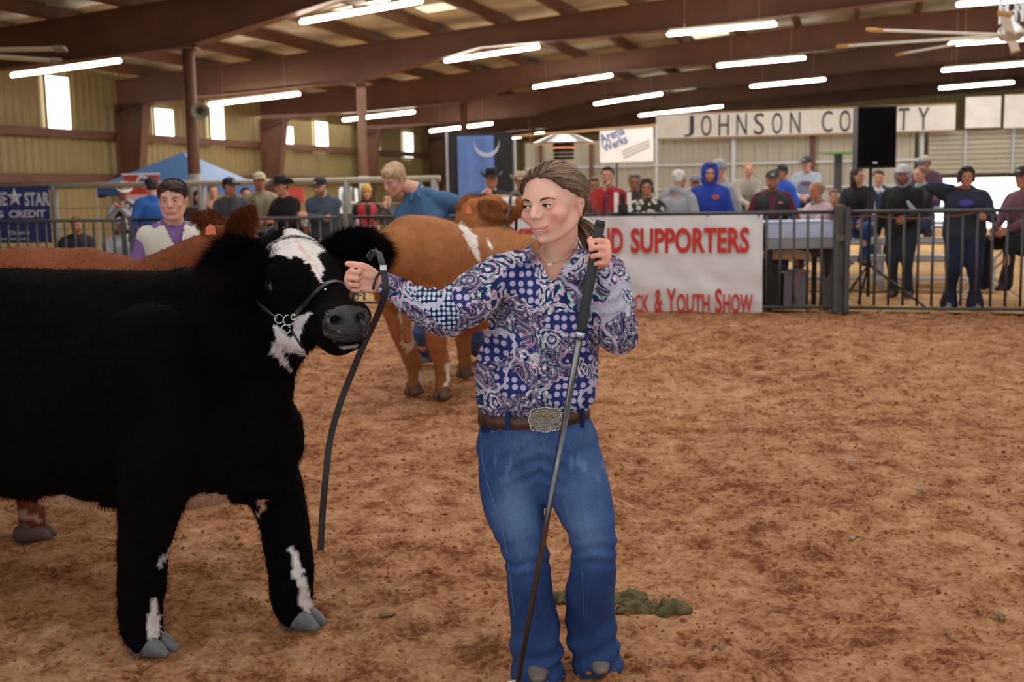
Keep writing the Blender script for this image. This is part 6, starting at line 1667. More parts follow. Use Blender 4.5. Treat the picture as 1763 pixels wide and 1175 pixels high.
def cow_eye(HM, s, parent, m_lid=None, white=None):
    c = V((.128, s * .096, -.058)); mb = MB(); mb.ell(c, .0215, None, 20, 14); mb.v = [tuple(x) for x in xf(np.array(mb.v), HM)]; mb.build('eyeball', M_glassy, parent, smooth=True)
    mb = MB(); n = 20; pts = []
    for i in range(n + 1):
        a = 2 * math.pi * i / n; pts.append((c.x + .0245 * math.cos(a), c.y + s * .0135 + .002 * math.cos(2 * a) * s, c.z + .0165 * math.sin(a)))
    mb.tube(pts, .0048, 8, caps=None); mb.v = [tuple(x) for x in xf(np.array(mb.v), HM)]; mb.build('eyelid', m_lid or M_black, parent, smooth=True)
    if white:
        mb = MB(); mb.ell((c.x + .0165, c.y + s * .0145, c.z - .003), (.006, .004, .006)); mb.v = [tuple(x) for x in xf(np.array(mb.v), HM)]; mb.build('eye_corner', white, parent, smooth=True)

def ear(base, tip, up, w, parent, colf, m, nfur, flen, fw, seed=0, name='ear', th=.020, voxel=.008, droop=(0, 0, -1), inner=None):
    base, tip = V(base), V(tip); d = tip - base; L_ = d.length; dn = d.normalized(); u = V(up); u = (u - dn * u.dot(dn)).normalized(); nrm = dn.cross(u)
    b = Blob()
    b.limb([base, base + d * .3, base + d * .6, base + d * .85, tip], [(w * .42, th), (w * .9, th), (w, th * .9), (w * .7, th * .7), (w * .3, th * .5)], side=u, n=20)
    cup = nrm * .012
    def fn(P, Nn):
        t = (P - A3(base)) @ A3(dn) / L_; v_ = (P - A3(base)) @ A3(u); bend = .35 * (v_ / w) ** 2 * w
        return P + A3(nrm) * bend[:, None]
    me = b.skin(voxel, 2, fn); P, _ = mesh_arrays(me); set_color(me, colf(P)); o = link_mesh(me, name, m, parent)
    if nfur: 
        P, Nn = mesh_arrays(me); rng = np.random.RandomState(seed); pk = rng.randint(0, len(P), nfur)
        t = np.clip(((P[pk] - A3(base)) @ A3(dn)) / L_, 0, 1)
        v_ = ((P[pk] - A3(base)) @ A3(u)) / w
        D = Nn[pk] * .45 + A3(dn) * .5 + A3(u) * v_[:, None] * .6 + A3(droop) * .25 + rng.normal(size=(nfur, 3)) * .2; D /= np.linalg.norm(D, axis=1)[:, None]
        strands('ear_hair', M_fur, o, P[pk], D, flen, fw, droop=.25, seed=seed, segs=3, cols=colf(P[pk]) * rng.uniform(.6, 1.6, (nfur, 1)))
    return o

def poly_mask(P, poly):
    """which points fall in the patch outlined on the animal (outline measured from the photo)"""
    v = P - A3(CAMP); f_, r_, u_ = A3(_f), A3(_r), A3(_u); dz = v @ f_; X = PCX + F * (v @ r_) / dz; Y = PCY - F * (v @ u_) / dz
    inside = np.zeros(len(P), bool); n = len(poly); j = n - 1
    for i in range(n):
        xi, yi = poly[i]; xj, yj = poly[j]
        c = ((yi > Y) != (yj > Y)) & (X < (xj - xi) * (Y - yi) / (yj - yi + 1e-12) + xi); inside ^= c; j = i
    return inside
def soft_patch(P, Nn, poly, jit=.006, sc=60, facing=True):
    J_ = np.stack([vnoise(P, sc, s_) for s_ in (1, 2, 3)], 1) * jit; m_ = poly_mask(P + J_, poly)
    if facing: m_ &= ((A3(CAMP) - P) * Nn).sum(1) > -.02
    return m_

# ------------------------------------------------------------------ black and white steer (nearest)
def bw(px, py, d): return W(px, py, d)
steer = empty('steer', V((G(250, 1138).x, 3.75, 0)), 'black steer with white blaze and fluffy ears in front at the left', 'steer')
fd = V((.93, -.37, 0)).normalized(); ld = V((-fd.y, fd.x, 0))      # its forward and its left
S0 = V((-1.02, 3.86, 0))                                           # between the shoulders, on the ground
def SL(x, y, z): return S0 + fd * x + ld * y + V((0, 0, z))
foR, foL = G(243, 1134), G(506, 1084)      # right and left fore feet
foR = V((foR.x, foR.y + .05, 0)); foL = V((foL.x, foL.y + .03, 0))
b = Blob()
body = [(.16, .84, .12, .20), (.09, .83, .23, .31), (-.03, .79, .32, .395), (-.25, .788, .375, .412), (-.6, .782, .395, .416), (-1.0, .795, .395, .405), (-1.35, .885, .35, .32), (-1.6, .93, .27, .26), (-1.72, .98, .14, .16)]
b.limb([SL(x, 0, z) for x, z, _, _ in body], [(w_, h_) for _, _, w_, h_ in body], side=ld, n=28, k=3)
HP = bw(505, 432, 3.60); HN = bw(600, 524, 3.16)
hx = (HN - HP).normalized(); hl_ = V((.90, .42, .04)); hz_ = hx.cross(hl_).normalized()
if hz_.z < 0: hz_ = -hz_
HMS = frame(hx, hz_, HP, 1.04)
b.limb([SL(-.15, 0, .955), SL(.10, .0, .985), HMS @ V((-.10, 0, -.13)), HMS @ V((.04, 0, -.10))], [(.24, .24), (.20, .25), (.145, .175), (.115, .13)], side=ld, n=24)
b.ell(SL(.17, .05, .64), (.14, .15, .17))         # brisket
b.ell(SL(.14, .0, .50), (.14, .13, .09))
for s, ft in ((-1, foR), (1, foL)):
    el = SL(-.02, s * .24, .72); top = SL(-.05, s * .24, .95)
    kn = V((ft.x, ft.y, .37)) * .75 + el * .25; kn.z = .38
    b.limb([top, el, (el + kn) / 2 + V((0, 0, .0)), kn, V((ft.x, ft.y, .20)) - fd * .01, V((ft.x, ft.y, .10)) - fd * .015, V((ft.x, ft.y, .05))], [(.15, .19), (.125, .16), (.105, .12), (.083, .090), (.074, .078), (.072, .072), (.062, .062)], side=ld, n=20)
for s in (-1, 1):
    top = SL(-1.45, s * .22, .95); st_ = SL(-1.28, s * .26, .68); hk = SL(-1.58, s * .24, .46); ft = SL(-1.52, s * .24, 0)
    b.limb([top, st_, hk, V((ft.x, ft.y, .2)), V((ft.x, ft.y, .05))], [(.20, .22), (.15, .17), (.085, .10), (.07, .075), (.062, .062)], side=ld, n=18)
def sfn(P, Nn): return P + Nn * (.006 * fbm(P, 9, 2, 3) + .0025 * vnoise(P, 60, 4))[:, None]
me = b.skin(.016, 5, sfn); Pb, Fb = mesh_pf(me)
Ph, Fh = cow_head(HMS, steer, None, .0062); Ph = xf(Ph, HMS)
vs = np.concatenate([Pb, Ph]); fs = Fb + [tuple(i + len(Pb) for i in f) for f in Fh]
me = bpy.data.meshes.new('body'); me.from_pydata(vs.tolist(), [], fs); me.update(); P, Nn = mesh_arrays(me)
BLK = A3(srgb('#080708')); WHT = A3(srgb('#e6e1df')); PNK = A3(srgb('#e4c3c4')); TANP = A3(srgb('#c9a78e'))
col = np.tile(BLK, (len(P), 1))
brn = np.clip(fbm(P, 3, 6) * .25 + .05, 0, 1)[:, None]; col = col + brn * (A3(srgb('#2a1c16')) - BLK) * .3
blaze = [(484, 397), (497, 391), (520, 398), (537, 412), (558, 421), (571, 428), (580, 436), (574, 433), (561, 431), (551, 434), (548, 443), (556, 458), (558, 466), (551, 478), (553, 486), (545, 478), (540, 465), (534, 458), (525, 450), (515, 443), (505, 441), (498, 445), (488, 441), (478, 439), (468, 441), (458, 452), (454, 456), (449, 445), (452, 438), (462, 424), (478, 417), (490, 406)]
m1 = soft_patch(P, Nn, blaze, .006, 70); col[m1] = WHT
pk = soft_patch(P, Nn, [(505, 412), (522, 425), (535, 445), (548, 462), (553, 480), (538, 452), (520, 435)], .006, 50); col[pk & m1] = PNK
for poly in ([(508, 547), (522, 543), (538, 538), (530, 551), (520, 566), (517, 585), (512, 596), (506, 583), (503, 564)], [(469, 556), (480, 562), (492, 575), (508, 586), (521, 601), (527, 612), (512, 611), (495, 606), (488, 601), (489, 613), (495, 625), (506, 641), (500, 641), (483, 626), (468, 606), (471, 597), (476, 583), (472, 570)]):
    m2 = soft_patch(P, Nn, poly, .005, 70); col[m2] = WHT * .92
for poly, c_ in (([(260, 1028), (271, 1030), (273, 1060), (275, 1095), (262, 1113), (256, 1105), (253, 1075), (258, 1050)], WHT), ([(270, 972), (284, 955), (294, 943), (290, 962), (276, 978)], WHT * .7),
                 ([(501, 935), (511, 955), (521, 985), (533, 1020), (541, 1045), (530, 1056), (512, 1042), (514, 1020), (503, 985), (500, 955)], WHT), ([(440, 860), (452, 862), (460, 858), (456, 870), (449, 888), (436, 896), (447, 880), (446, 868)], TANP * 1.1)):
    col[soft_patch(P, Nn, poly, .006, 60)] = c_
col[soft_patch(P, Nn, [(325, 855), (345, 846), (385, 852), (398, 870), (402, 905), (365, 906), (318, 896)], .012, 25, False)] = TANP * 1.15
col[soft_patch(P, Nn, [(40, 876), (75, 858), (110, 853), (165, 862), (170, 880), (100, 885), (40, 884)], .012, 25, False)] = TANP * 1.1
Q = xf(P, HMS.inverted())
nose = (np.exp(-(((Q - A3([.49, 0, -.055])) / A3([.05, .075, .055])) ** 2).sum(1) ** 2)); isn = np.arange(len(P)) >= len(Pb)
nm = nose * isn; col = col * (1 - nm[:, None]) + A3(srgb('#171618')) * nm[:, None]
col[isn & (np.exp(-(((Q - A3([.495, 0, -.118])) / A3([.02, .035, .006])) ** 2).sum(1)) > .5)] = A3(srgb('#8d8688'))
for s in (-1, 1): nh = np.exp(-(((Q - A3([.475, s * .040, -.040])) / A3([.028, .0135, .0115])) ** 2).sum(1) ** 2)[:, None] * isn[:, None]; col = col * (1 - nh) + A3([.002, .002, .002]) * nh  # shade inside the nostrils painted near black
spt = isn & (nose > .35) & (vnoise(P, 140, 8) > .45) & (np.abs(Q[:, 1]) > .03); col[spt] = A3(srgb('#55555c'))
set_color(me, col)
bodyo = link_mesh(me, 'body', [M_coat_black, mat('wet_nose', '#ffffff', rough=.3, spec=.45, attr='Col', bump=.5, bscale=150)], steer)
fv = np.array([np.mean(nm[list(p.vertices)]) for p in me.polygons]); me.polygons.foreach_set('material_index', (fv > .45).astype(np.int32))
# wet nose skin
qn = Blob(); NZ = [(.488, .0, -.058, .030, .034, .030)]
for s in (-1, 1): cow_eye(HMS, s, steer, mat('black_lid', '#161414', rough=.4), mat('pink_corner', '#9a6e68', rough=.4) if s < 0 else None)
fur_on(bodyo, 'coat_hair', M_fur, 90000, .014, .0015, (-.25, .1, -1), 3, mask=lambda P: (P[:, 0] > -2.2) & (np.linalg.norm((P - A3(HMS @ V((.33, 0, -.06)))) / A3([.30, .30, .30]), axis=1) > 1), lay=.6)
fur_on(bodyo, 'face_hair', M_fur, 34000, .008, .0009, (.1, -.1, -.8), 13, mask=lambda P: (np.linalg.norm((P - A3(HMS @ V((.12, 0, -.06)))) / A3([.27, .27, .27]), axis=1) < 1), lay=.72)
blk = lambda P: np.tile(A3(srgb('#0e0c0c')), (len(P), 1)) + np.clip(vnoise(P, 14, 3), 0, 1)[:, None] * A3(srgb('#4a342a')) * .6
eR = HMS @ V((.035, -.085, -.02)); ear(eR, W(366, 468, 3.48), V((.25, -.1, 1)), .078, steer, blk, M_coat_black, 26000, .060, .0014, 5, droop=(.0, -.1, -.9))
eL = HMS @ V((.030, .085, -.01)); ear(eL, W(656, 432, 3.70), V((-.05, -.1, 1)), .060, steer, blk, M_coat_black, 24000, .055, .0014, 6, droop=(0, 0, -.5))
for ft in (foR, foL): hoof_pair(ft + fd * .025, fd, .92, steer)
for s in (-1, 1): hoof_pair(SL(-1.50, s * .24, 0), fd, 1.1, steer)
# ------------------------------------------------------------------ show halter and lead
halter = empty('show_halter', HMS @ V((.3, 0, 0)), 'black leather show halter with chain on the black steers head and lead strap', 'halter')
hb = bvh_of(bodyo)
def onhead(q, off=.006):
    """a point just outside the hide on the line from the head's core through q"""
    c = HMS @ V((q[0], 0, -.085)); p = HMS @ V(q); d = (p - c).normalized(); r = hb.ray_cast(c + d * .35, -d)
    return r[0] + d * off if r[0] is not None else p
def ribbon(pts, w, th, name, m, parent, side=None, nrm_c=None):
    """flat strap through points, broad side facing away from nrm_c"""
    P_, _ = smooth_path(pts, [1.] * len(pts), 5); P_ = [V(p) for p in P_]; vs = []
    for i, p in enumerate(P_):
        t = (P_[min(i + 1, len(P_) - 1)] - P_[max(i - 1, 0)]).normalized(); o_ = (p - nrm_c(p)).normalized() if nrm_c else V(side); o_ = (o_ - t * o_.dot(t)).normalized(); sd = t.cross(o_)
        for a, c_ in ((-w, -th), (w, -th), (w, th), (-w, th)): vs.append(p + sd * a + o_ * c_)
    n = len(P_); mb = MB(); mb.add(vs, [(4 * i + j, 4 * i + (j + 1) % 4, 4 * i + 4 + (j + 1) % 4, 4 * i + 4 + j) for i in range(n - 1) for j in range(4)] + [(3, 2, 1, 0), (4 * n - 4, 4 * n - 3, 4 * n - 2, 4 * n - 1)]); return mb.build(name, m, parent, smooth=False)
core = lambda p: HMS @ V(((HMS.inverted() @ p).x, 0, -.085))
def rimg(px, py):      # the point of the hide seen at a pixel
    d = ray(px, py).normalized(); r = hb.ray_cast(CAMP, d); return r[0] - d * .006 if r[0] is not None else None
nb = [rimg(x, y) for x, y in ((507, 545), (519, 531), (535, 512), (552, 496), (566, 487), (582, 485), (594, 489))]
nb = [p for p in nb if p is not None]
ribbon(nb, .0085, .0022, 'noseband', M_strap, halter, nrm_c=core)
chk = [p for p in (rimg(x, y) for x, y in ((444, 521), (455, 532), (468, 543), (478, 550))) if p is not None]
if len(chk) > 1: ribbon([onhead((.02, -.11, -.10))] + chk, .0085, .0022, 'cheek_strap', M_strap, halter, nrm_c=core)
ribbon([onhead((.04, -.12, -.05)), onhead((-.01, -.09, .02)), onhead((-.02, 0, .05)), onhead((-.01, .09, .02)), onhead((.04, .12, -.05))], .0085, .0022, 'crown_strap', M_strap, halter, nrm_c=core)
def torus(c, nrm, R_, r_, name, m, parent):
    q = V(nrm).to_track_quat('Z', 'Y').to_matrix(); mb = MB(); mb.tube([V(c) + q @ V((R_ * math.cos(a), R_ * math.sin(a), 0)) for a in np.linspace(0, 2 * math.pi, 17)], r_, 8, caps=None); return mb.build(name, m, parent, smooth=True)
cn_ = (CAMP - HP).normalized()
for px, py, R_ in ((481, 549, .013), (497, 551, .015), (492, 567, .013), (506, 546, .008)):
    p = rimg(px, py)
    if p is not None: torus(p + cn_ * .012, cn_, R_, .0022, 'ring', M_chain, halter)
for px, py in ((477, 548), (503, 549), (507, 543), (560, 499)):
    p = rimg(px, py)
    if p is not None: mb = MB(); mb.ell(p + cn_ * .003, .0042, None, 10, 6); mb.build('stud', M_chain, halter, smooth=True)
# chain under the jaw and over the far side of the nose towards her fist
c0_ = [rimg(497, 562), rimg(505, 575), rimg(513, 588), rimg(521, 600)]
c0_ = [p for p in c0_ if p is not None]
if len(c0_) > 1: mb = MB(); p_, r_ = smooth_path(c0_, [.003] * len(c0_)); mb.tube(p_, r_, 6); mb.build('chin_cord', M_strap, halter)
cp = [nb[-1], W(604, 497, nb[-1].y - .01), W(614, 503, nb[-1].y), W(623, 508, nb[-1].y + .01)]
for i in range(9):
    t = i / 8 * (len(cp) - 1); a = int(min(t, len(cp) - 2)); p = V(cp[a]).lerp(V(cp[a + 1]), t - a); torus(p, (V(cp[a + 1]) - V(cp[a])).cross(V((0, 0, 1) if i % 2 else (0, 1, 0))), .0058, .0018, 'chain_link', M_chain, halter)
torus(W(612, 512, cp[2].y), (0, 1, 0), .008, .0014, 'chain_ring', M_strap, halter)
# lead: from the ring below the chin, up over her hand, and the long tail hanging down
ribbon([W(634, 446, wrR.y - .03), W(643, 434, wrR.y - .01), W(651, 434, wrR.y - .035), W(657, 452, wrR.y - .06), W(663, 480, wrR.y - .065), W(662, 508, wrR.y - .06), W(648, 548, wrR.y - .03), W(626, 594, wrR.y - .02), W(603, 650, wrR.y - .02), W(584, 700, wrR.y - .03), W(568, 760, wrR.y - .04), W(560, 830, wrR.y - .05), W(555, 890, wrR.y - .05), W(552, 948, wrR.y - .05)], .0095, .0018, 'lead_strap', M_strap, halter, side=(.55, -.85, 0))
mb = MB(); mb.box(W(660, 461, wrR.y - .072), (.018, .008, .014)); mb.build('buckle', M_chain, halter)

# ------------------------------------------------------------------ generic steer for the two behind
def make_steer(root, S0, fd, cm, base_col, HMx, feet, white=None, k=1., voxel=.022, hfur=20000, head_vox=.010, neck_r=1., drop=0., nh=(-.12, -.12, .155), nz0=1.06):
    ld = V((-fd.y, fd.x, 0)); L3 = lambda x, y, z: S0 + fd * x * k + ld * y * k + V((0, 0, z * k))
    b = Blob()
    body = [(.20, .90, .13, .20), (.12, .88, .22, .31), (.0, .88, .28, .36), (-.25, .885, .32, .375), (-.6, .885, .345, .38), (-.95, .91, .34, .35), (-1.2, .97, .315, .31), (-1.42, 1.02, .27, .27), (-1.56, 1.03, .18, .19)]
    b.limb([L3(x, 0, z - drop * max(0, min(1, (x + 1.1) / .5))) for x, z, _, _ in body], [(w_ * k, h_ * k) for _, _, w_, h_ in body], side=ld, n=26, k=3)
    b.limb([L3(-.15, 0, 1.02 - drop), L3(.12, 0, nz0 - drop), HMx @ V((nh[0], 0, nh[1])), HMx @ V((.04, 0, -.09))], [(.20 * neck_r, .24), (.165 * neck_r, .22), (.125, nh[2]), (.10, .11)], side=ld, n=22)
    b.ell(L3(.20, 0, .68), (.13, .13, .16))
    for s, ft in ((-1, feet['FR']), (1, feet['FL'])):
        b.limb([L3(-.05, s * .2, .95), L3(-.06, s * .2, .66), V((ft.x, ft.y, .36)), V((ft.x, ft.y, .18)), V((ft.x, ft.y, .05))], [(.14, .17), (.105, .13), (.070, .078), (.056, .06), (.052, .052)], side=ld)
    for s, ft in ((-1, feet['HR']), (1, feet['HL'])):
        b.limb([L3(-1.32, s * .18, 1.0), L3(-1.22, s * .22, .72), L3(-1.40, s * .20, .52) * .35 + V((ft.x, ft.y, .50)) * .65 - fd * .05, V((ft.x, ft.y, .22)), V((ft.x, ft.y, .05))], [(.20, .24), (.150, .185), (.080, .10), (.056, .062), (.055, .055)], side=ld)
        b.ell(L3(-1.36, s * .13, .84), (.14, .14, .22))
    me = b.skin(voxel, 4, lambda P, Nn: P + Nn * (.006 * fbm(P, 8, 2, 3))[:, None]); Pb, Fb = mesh_pf(me)
    Ph, Fh = cow_head(HMx, root, None, head_vox); Ph = xf(Ph, HMx)
    vs = np.concatenate([Pb, Ph]); fs = Fb + [tuple(i + len(Pb) for i in f) for f in Fh]
    me = bpy.data.meshes.new('body'); me.from_pydata(vs.tolist(), [], fs); me.update(); P, Nn = mesh_arrays(me)
    c0, c1 = A3(srgb(base_col[0])), A3(srgb(base_col[1])); t = np.clip(.5 + .5 * fbm(P * A3([1, 1, .6]), 5, 3), 0, 1)[:, None]; col = c0 * (1 - t) + c1 * t
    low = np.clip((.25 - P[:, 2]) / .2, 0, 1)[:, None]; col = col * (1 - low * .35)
    if white: 
        for poly, c_ in white: col[soft_patch(P, Nn, poly, .02, 22)] = A3(srgb(c_))
    Q = xf(P, HMx.inverted()); ish = np.arange(len(P)) >= len(Pb)
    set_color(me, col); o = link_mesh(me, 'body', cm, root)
    for s in (-1, 1): cow_eye(HMx, s, root)
    for f_ in ('FR', 'FL', 'HR', 'HL'): hoof_pair(feet[f_], fd, 1.0, root, m=mat('brown_hoof', '#5c4438', rough=.6))
    tb = L3(-1.56, 0, 1.17); b = Blob(); b.limb([tb + fd * .12 * k - V((0, 0, .02)), tb + V((0, 0, -.05)) - fd * .02, tb - fd * .02 + V((0, 0, -.25)), tb + fd * .06 + V((0, 0, -.50)), tb + fd * .08 + V((0, 0, -.72))], [.035, .034, .024, .019, .03])
    me = b.skin(.010, 2); P, _ = mesh_arrays(me); set_color(me, np.tile(c0 * .9, (len(P), 1))); link_mesh(me, 'tail', cm, root)
    if hfur: fur_on(o, 'coat_hair', M_fur, hfur, .022, .0024, (-fd.x * .5, -fd.y * .5, -1), 8, lay=.6)
    return o, L3, ld

# tan steer seen from behind, head raised by its handler
tan = empty('steer.001', V((-.5, 8.3, 0)), 'tan steer seen from behind, head lifted by the handler in the blue shirt', 'steer')
hr_, hl2 = G(762, 690), G(712, 683); fl_ = G(800, 654)
fdt = V((.44, .90, 0)).normalized(); ldt = V((-fdt.y, fdt.x, 0))
S0t = (hr_ + hl2) / 2 + fdt * 1.22; S0t.z = 0
feet = {'HR': V((hr_.x, hr_.y + .06, 0)), 'HL': V((hl2.x, hl2.y + .05, 0)), 'FL': V((fl_.x, fl_.y + .1, 0)), 'FR': S0t - ldt * .2 - fdt * .05}
Htp = W(812, 352, 9.75); Htn = W(888, 346, 9.62); hx_ = V((.93, -.30, .10)).normalized(); hy_ = hx_.cross(V((0, -.15, 1))).normalized() * -1
HMT = frame(hx_, V((-.15, .1, 1)), W(826, 347, 9.38), .92)
wt = [([(790, 378), (800, 384), (812, 398), (818, 415), (826, 448), (820, 450), (806, 420), (796, 400)], '#e9e2dc'), ([(812, 405), (818, 404), (824, 425), (818, 425)], '#e9e2dc'), ([(838, 412), (846, 416), (852, 428), (846, 430)], '#e9e2dc'),
      ([(684, 540), (700, 532), (712, 560), (716, 590), (704, 610), (692, 600), (694, 570)], '#d8c4ae'), ([(764, 625), (773, 622), (776, 645), (770, 672), (764, 665), (770, 640)], '#e2d6cc'), ([(862, 336), (888, 338), (888, 352), (866, 345)], '#eae4de'), ([(722, 640), (730, 640), (730, 668), (722, 660)], '#d8c8b8')]
to, L3t, _ = make_steer(tan, S0t, fdt, M_coat_tan, ('#9a5d32', '#ad7143'), HMT, feet, wt, 1.0, .020, 26000, drop=.10)
tcol = lambda P: np.tile(A3(srgb('#9a5f34')), (len(P), 1))
e1 = ear(HMT @ V((.02, .07, -.02)), W(789, 356, 9.30), V((0, -.2, 1)), .085, tan, tcol, M_coat_tan, 5000, .02, .002, 1, voxel=.010)
e1.data
ear(HMT @ V((.04, -.09, -.02)), W(866, 376, 9.05), V((.75, 0, .65)), .07, tan, lambda P: np.tile(A3(srgb('#8a5230')), (len(P), 1)), M_coat_tan, 5000, .025, .002, 2, voxel=.010)
mb = MB(); c_ = W(806, 361, 9.20); mb.prism([(-.022, -.03), (.026, -.03), (.02, .012), (0, .034), (-.018, .012)], -.003, .003, Matrix.Translation(c_) @ Rx(math.pi / 2)); mb.build('ear_tag', M_tagr, tan)
h2 = empty('show_halter.001', HMT @ V((.3, 0, 0)), 'black halter strap on the raised head of the tan steer', 'halter')
tb_ = bvh_of(to)
def onh2(q):
    c = HMT @ V((q[0], 0, -.085)); p = HMT @ V(q); d = (p - c).normalized(); r = tb_.ray_cast(c + d * .35, -d); return r[0] + d * .008 if r[0] is not None else p
core2 = lambda p: HMT @ V(((HMT.inverted() @ p).x, 0, -.085))
for nm, loop in (('noseband', [(.30, .1 * math.cos(a), -.085 + .1 * math.sin(a)) for a in np.linspace(0, 2 * math.pi, 13)]), ('cheek_strap', [(.16, -.13, -.12), (.22, -.12, -.13), (.30, -.1, -.12)])):
    ribbon([onh2(q) for q in loop], .011, .003, nm, M_strap, h2, nrm_c=core2)

# brown steer between the black one and the young man
bro = empty('steer.002', V((-1.9, 5.1, 0)), 'red-brown steer standing just behind the black steer, only back, ears and one leg in view', 'steer')
fdb = V((.995, .03, 0)).normalized(); ldb = V((-fdb.y, fdb.x, 0))
ff = G(45, 938); S0b = V((ff.x + .30, ff.y + .38, 0))
feet = {'FR': V((ff.x + .0, ff.y + .08, 0)), 'FL': S0b + ldb * .2 + fdb * .1, 'HR': S0b - fdb * 1.25 - ldb * .2, 'HL': S0b - fdb * 1.2 + ldb * .2}
HMB = frame(V((.80, .42, -.42)), V((.42, .0, .9)), W(394, 402, 5.2), .92)
bo, L3b, _ = make_steer(bro, S0b, fdb, M_coat_brown, ('#6f3820', '#8a4a2a'), HMB, feet, [([(0, 876), (50, 880), (75, 900), (60, 905), (30, 895)], '#b08a78')], .975, .020, 30000, neck_r=1.1, nh=(-.10, -.19, .10), nz0=.985)
bcol = lambda P: np.tile(A3(srgb('#6a3820')), (len(P), 1))
ear(HMB @ V((.01, .08, -.02)), W(338, 372, 5.3), V((.3, -.2, 1)), .055, bro, bcol, M_coat_brown, 7000, .022, .0016, 3, voxel=.008)
ear(HMB @ V((.01, -.07, -.02)), W(433, 360, 5.08), V((-.9, 0, .3)), .055, bro, bcol, M_coat_brown, 9000, .022, .0016, 4, voxel=.008)
mb = MB(); c_ = W(362, 396, 5.12); mb.prism([(-.022, -.022), (.024, -.022), (.02, .012), (0, .026), (-.018, .010)], -.003, .003, Matrix.Translation(c_) @ Rx(math.pi / 2)); mb.build('ear_tag', M_tagr, bro)
# ================================================================== young man in the vest, handler in blue
def cam_yaw(p):      # heading that looks at the camera from p
    return math.atan2(CAMP.y - p.y, CAMP.x - p.x)
boyp = W(299, 600, 6.3); boyp.z = 0
boy = empty('person', boyp, 'young man in cream knit vest and purple shirt behind the red-brown steer', 'person')
J = pose_person(1.56, yaw_head=-.30, pitch_head=.02, handR=(.25, -.32, .78), handL=(.34, .22, .92), fat=.92)
J = transform_pose(J, Matrix.Translation(boyp + V((.0, 0, 0))) @ Rz(cam_yaw(boyp) + .12))
sh_ = W(297, 345, 6.22) - (J['head'] @ V((0, 0, 0)))
for k_ in list(J):
    if isinstance(J[k_], Matrix): J[k_] = Matrix.Translation(V((sh_.x, sh_.y, 0))) @ J[k_]
    elif isinstance(J[k_], Vector) and k_ not in ('up', 'sidev') and not k_.startswith('toe'): J[k_] = J[k_] + V((sh_.x, sh_.y, 0))
HMY = dress(J, boy, dict(skin=skin_mat('pale_skin', '#dba897', None), puff=.9, top='#7a5a92', topname='shirt', collar='#7a5a92', vest=None, pants='#2a3146', hair=None, hv=.0034, handv=.004), .012)
eyes(HMY, boy, (.95, .86, .84), MATS['pale_skin'], (1, -.12, -.05), .8, True, '#4a382c', 0.)
# knit vest with a V neck
b = Blob(); k = J['k']; bfv = J['sidev'].cross(J['up']).normalized()
b.limb([J['pel'], J['waist'], J['chest'], J['chest'] + J['up'] * .085 * k, J['neck'] - J['up'] * .035 * k], [(.165 * k, .130 * k), (.160 * k, .132 * k), (.185 * k, .137 * k), (.185 * k, .115 * k), (.11 * k, .085 * k)], side=J['sidev'])
for n in 'LR': b.ell(J['sh' + n] * .85 + J['chest'] * .15 + J['up'] * .022, (.072 * k, .078 * k, .078 * k))
me = b.skin(.009, 3); bm = bmesh.new(); bm.from_mesh(me); vb = J['chest'] + J['up'] * .025 * k
dl = [v for v in bm.verts if (v.co - vb).dot(bfv) > -.05 and (v.co - vb).dot(J['up']) > 0 and abs((v.co - vb).dot(J['sidev'])) < .36 * (v.co - vb).dot(J['up']) + .004] + [v for v in bm.verts if (v.co - J['neck']).length < .085 * k]
bmesh.ops.delete(bm, geom=list(set(dl)), context='VERTS'); bm.to_mesh(me); bm.free()
o = link_mesh(me, 'knit_vest', mat('cream_knit', '#d6d2c8', rough=.95, bump=.5, bscale=140, var=.05), boy); s_ = o.modifiers.new('s', 'SOLIDIFY'); s_.thickness = .006
# dark tie band under the collar
hair_cap('fringe', '#33261e', HMY, boy, .0045, 3)
hbl = bpy.data.objects
rng = np.random.RandomState(12); roots = []; dirs = []
c0h = A3([-.020, 0, .046]); 
for i in range(5000):
    az = rng.uniform(-2.9, 2.9); el = rng.uniform(.05, 1.5); d = A3([math.cos(el) * math.cos(az), math.cos(el) * math.sin(az), math.sin(el)])
    if d[0] > .55 and el < .72: continue
    roots.append(c0h + d * A3([.104, .088, .088])); dirs.append(d * .10 + A3([.55, .65, -.1]) if el > .6 else d * .06 + A3([-.1, 0, -1.]))
R3 = np.array(HMY.to_3x3()); dirs = np.array(dirs) @ R3.T; dirs /= np.linalg.norm(dirs, axis=1)[:, None]
strands('hair_strands', M_hair, boy, xf(np.array(roots), HMY), dirs, .026, .0016, seed=2, cols=np.tile(A3(srgb('#33261e')), (len(roots), 1)) * rng.uniform(.7, 1.6, (len(roots), 1)))

# handler in the blue shirt: leaning over, right arm out to the steer's head
hp = W(770, 480, 9.55)
hand_ = empty('person', V((hp.x, 9.6, 0)), 'blond handler in blue checked shirt lifting the tan steers head', 'person')
hg = 9.6
J = dict(k=1.0, fat=1.0); w_ = lambda px, py, d: W(px, py, d)
J['pel'] = w_(765, 500, hg + .05); J['waist'] = w_(757, 455, hg + .03); J['chest'] = w_(742, 385, hg); J['neck'] = w_(716, 325, hg - .02); J['headb'] = w_(688, 312, hg - .05)
J['up'] = (J['neck'] - J['chest']).normalized(); J['sidev'] = V((.93, -.30, .2)).normalized(); J['sidev'] = (J['sidev'] - J['up'] * J['sidev'].dot(J['up'])).normalized()
J['shL'] = w_(758, 345, hg - .03); J['elL'] = w_(796, 353, hg - .02); J['wrL'] = w_(828, 336, hg - .10)
J['shR'] = w_(698, 365, hg + .0); J['elR'] = w_(690, 412, hg - .05); J['wrR'] = w_(706, 455, hg - .15)
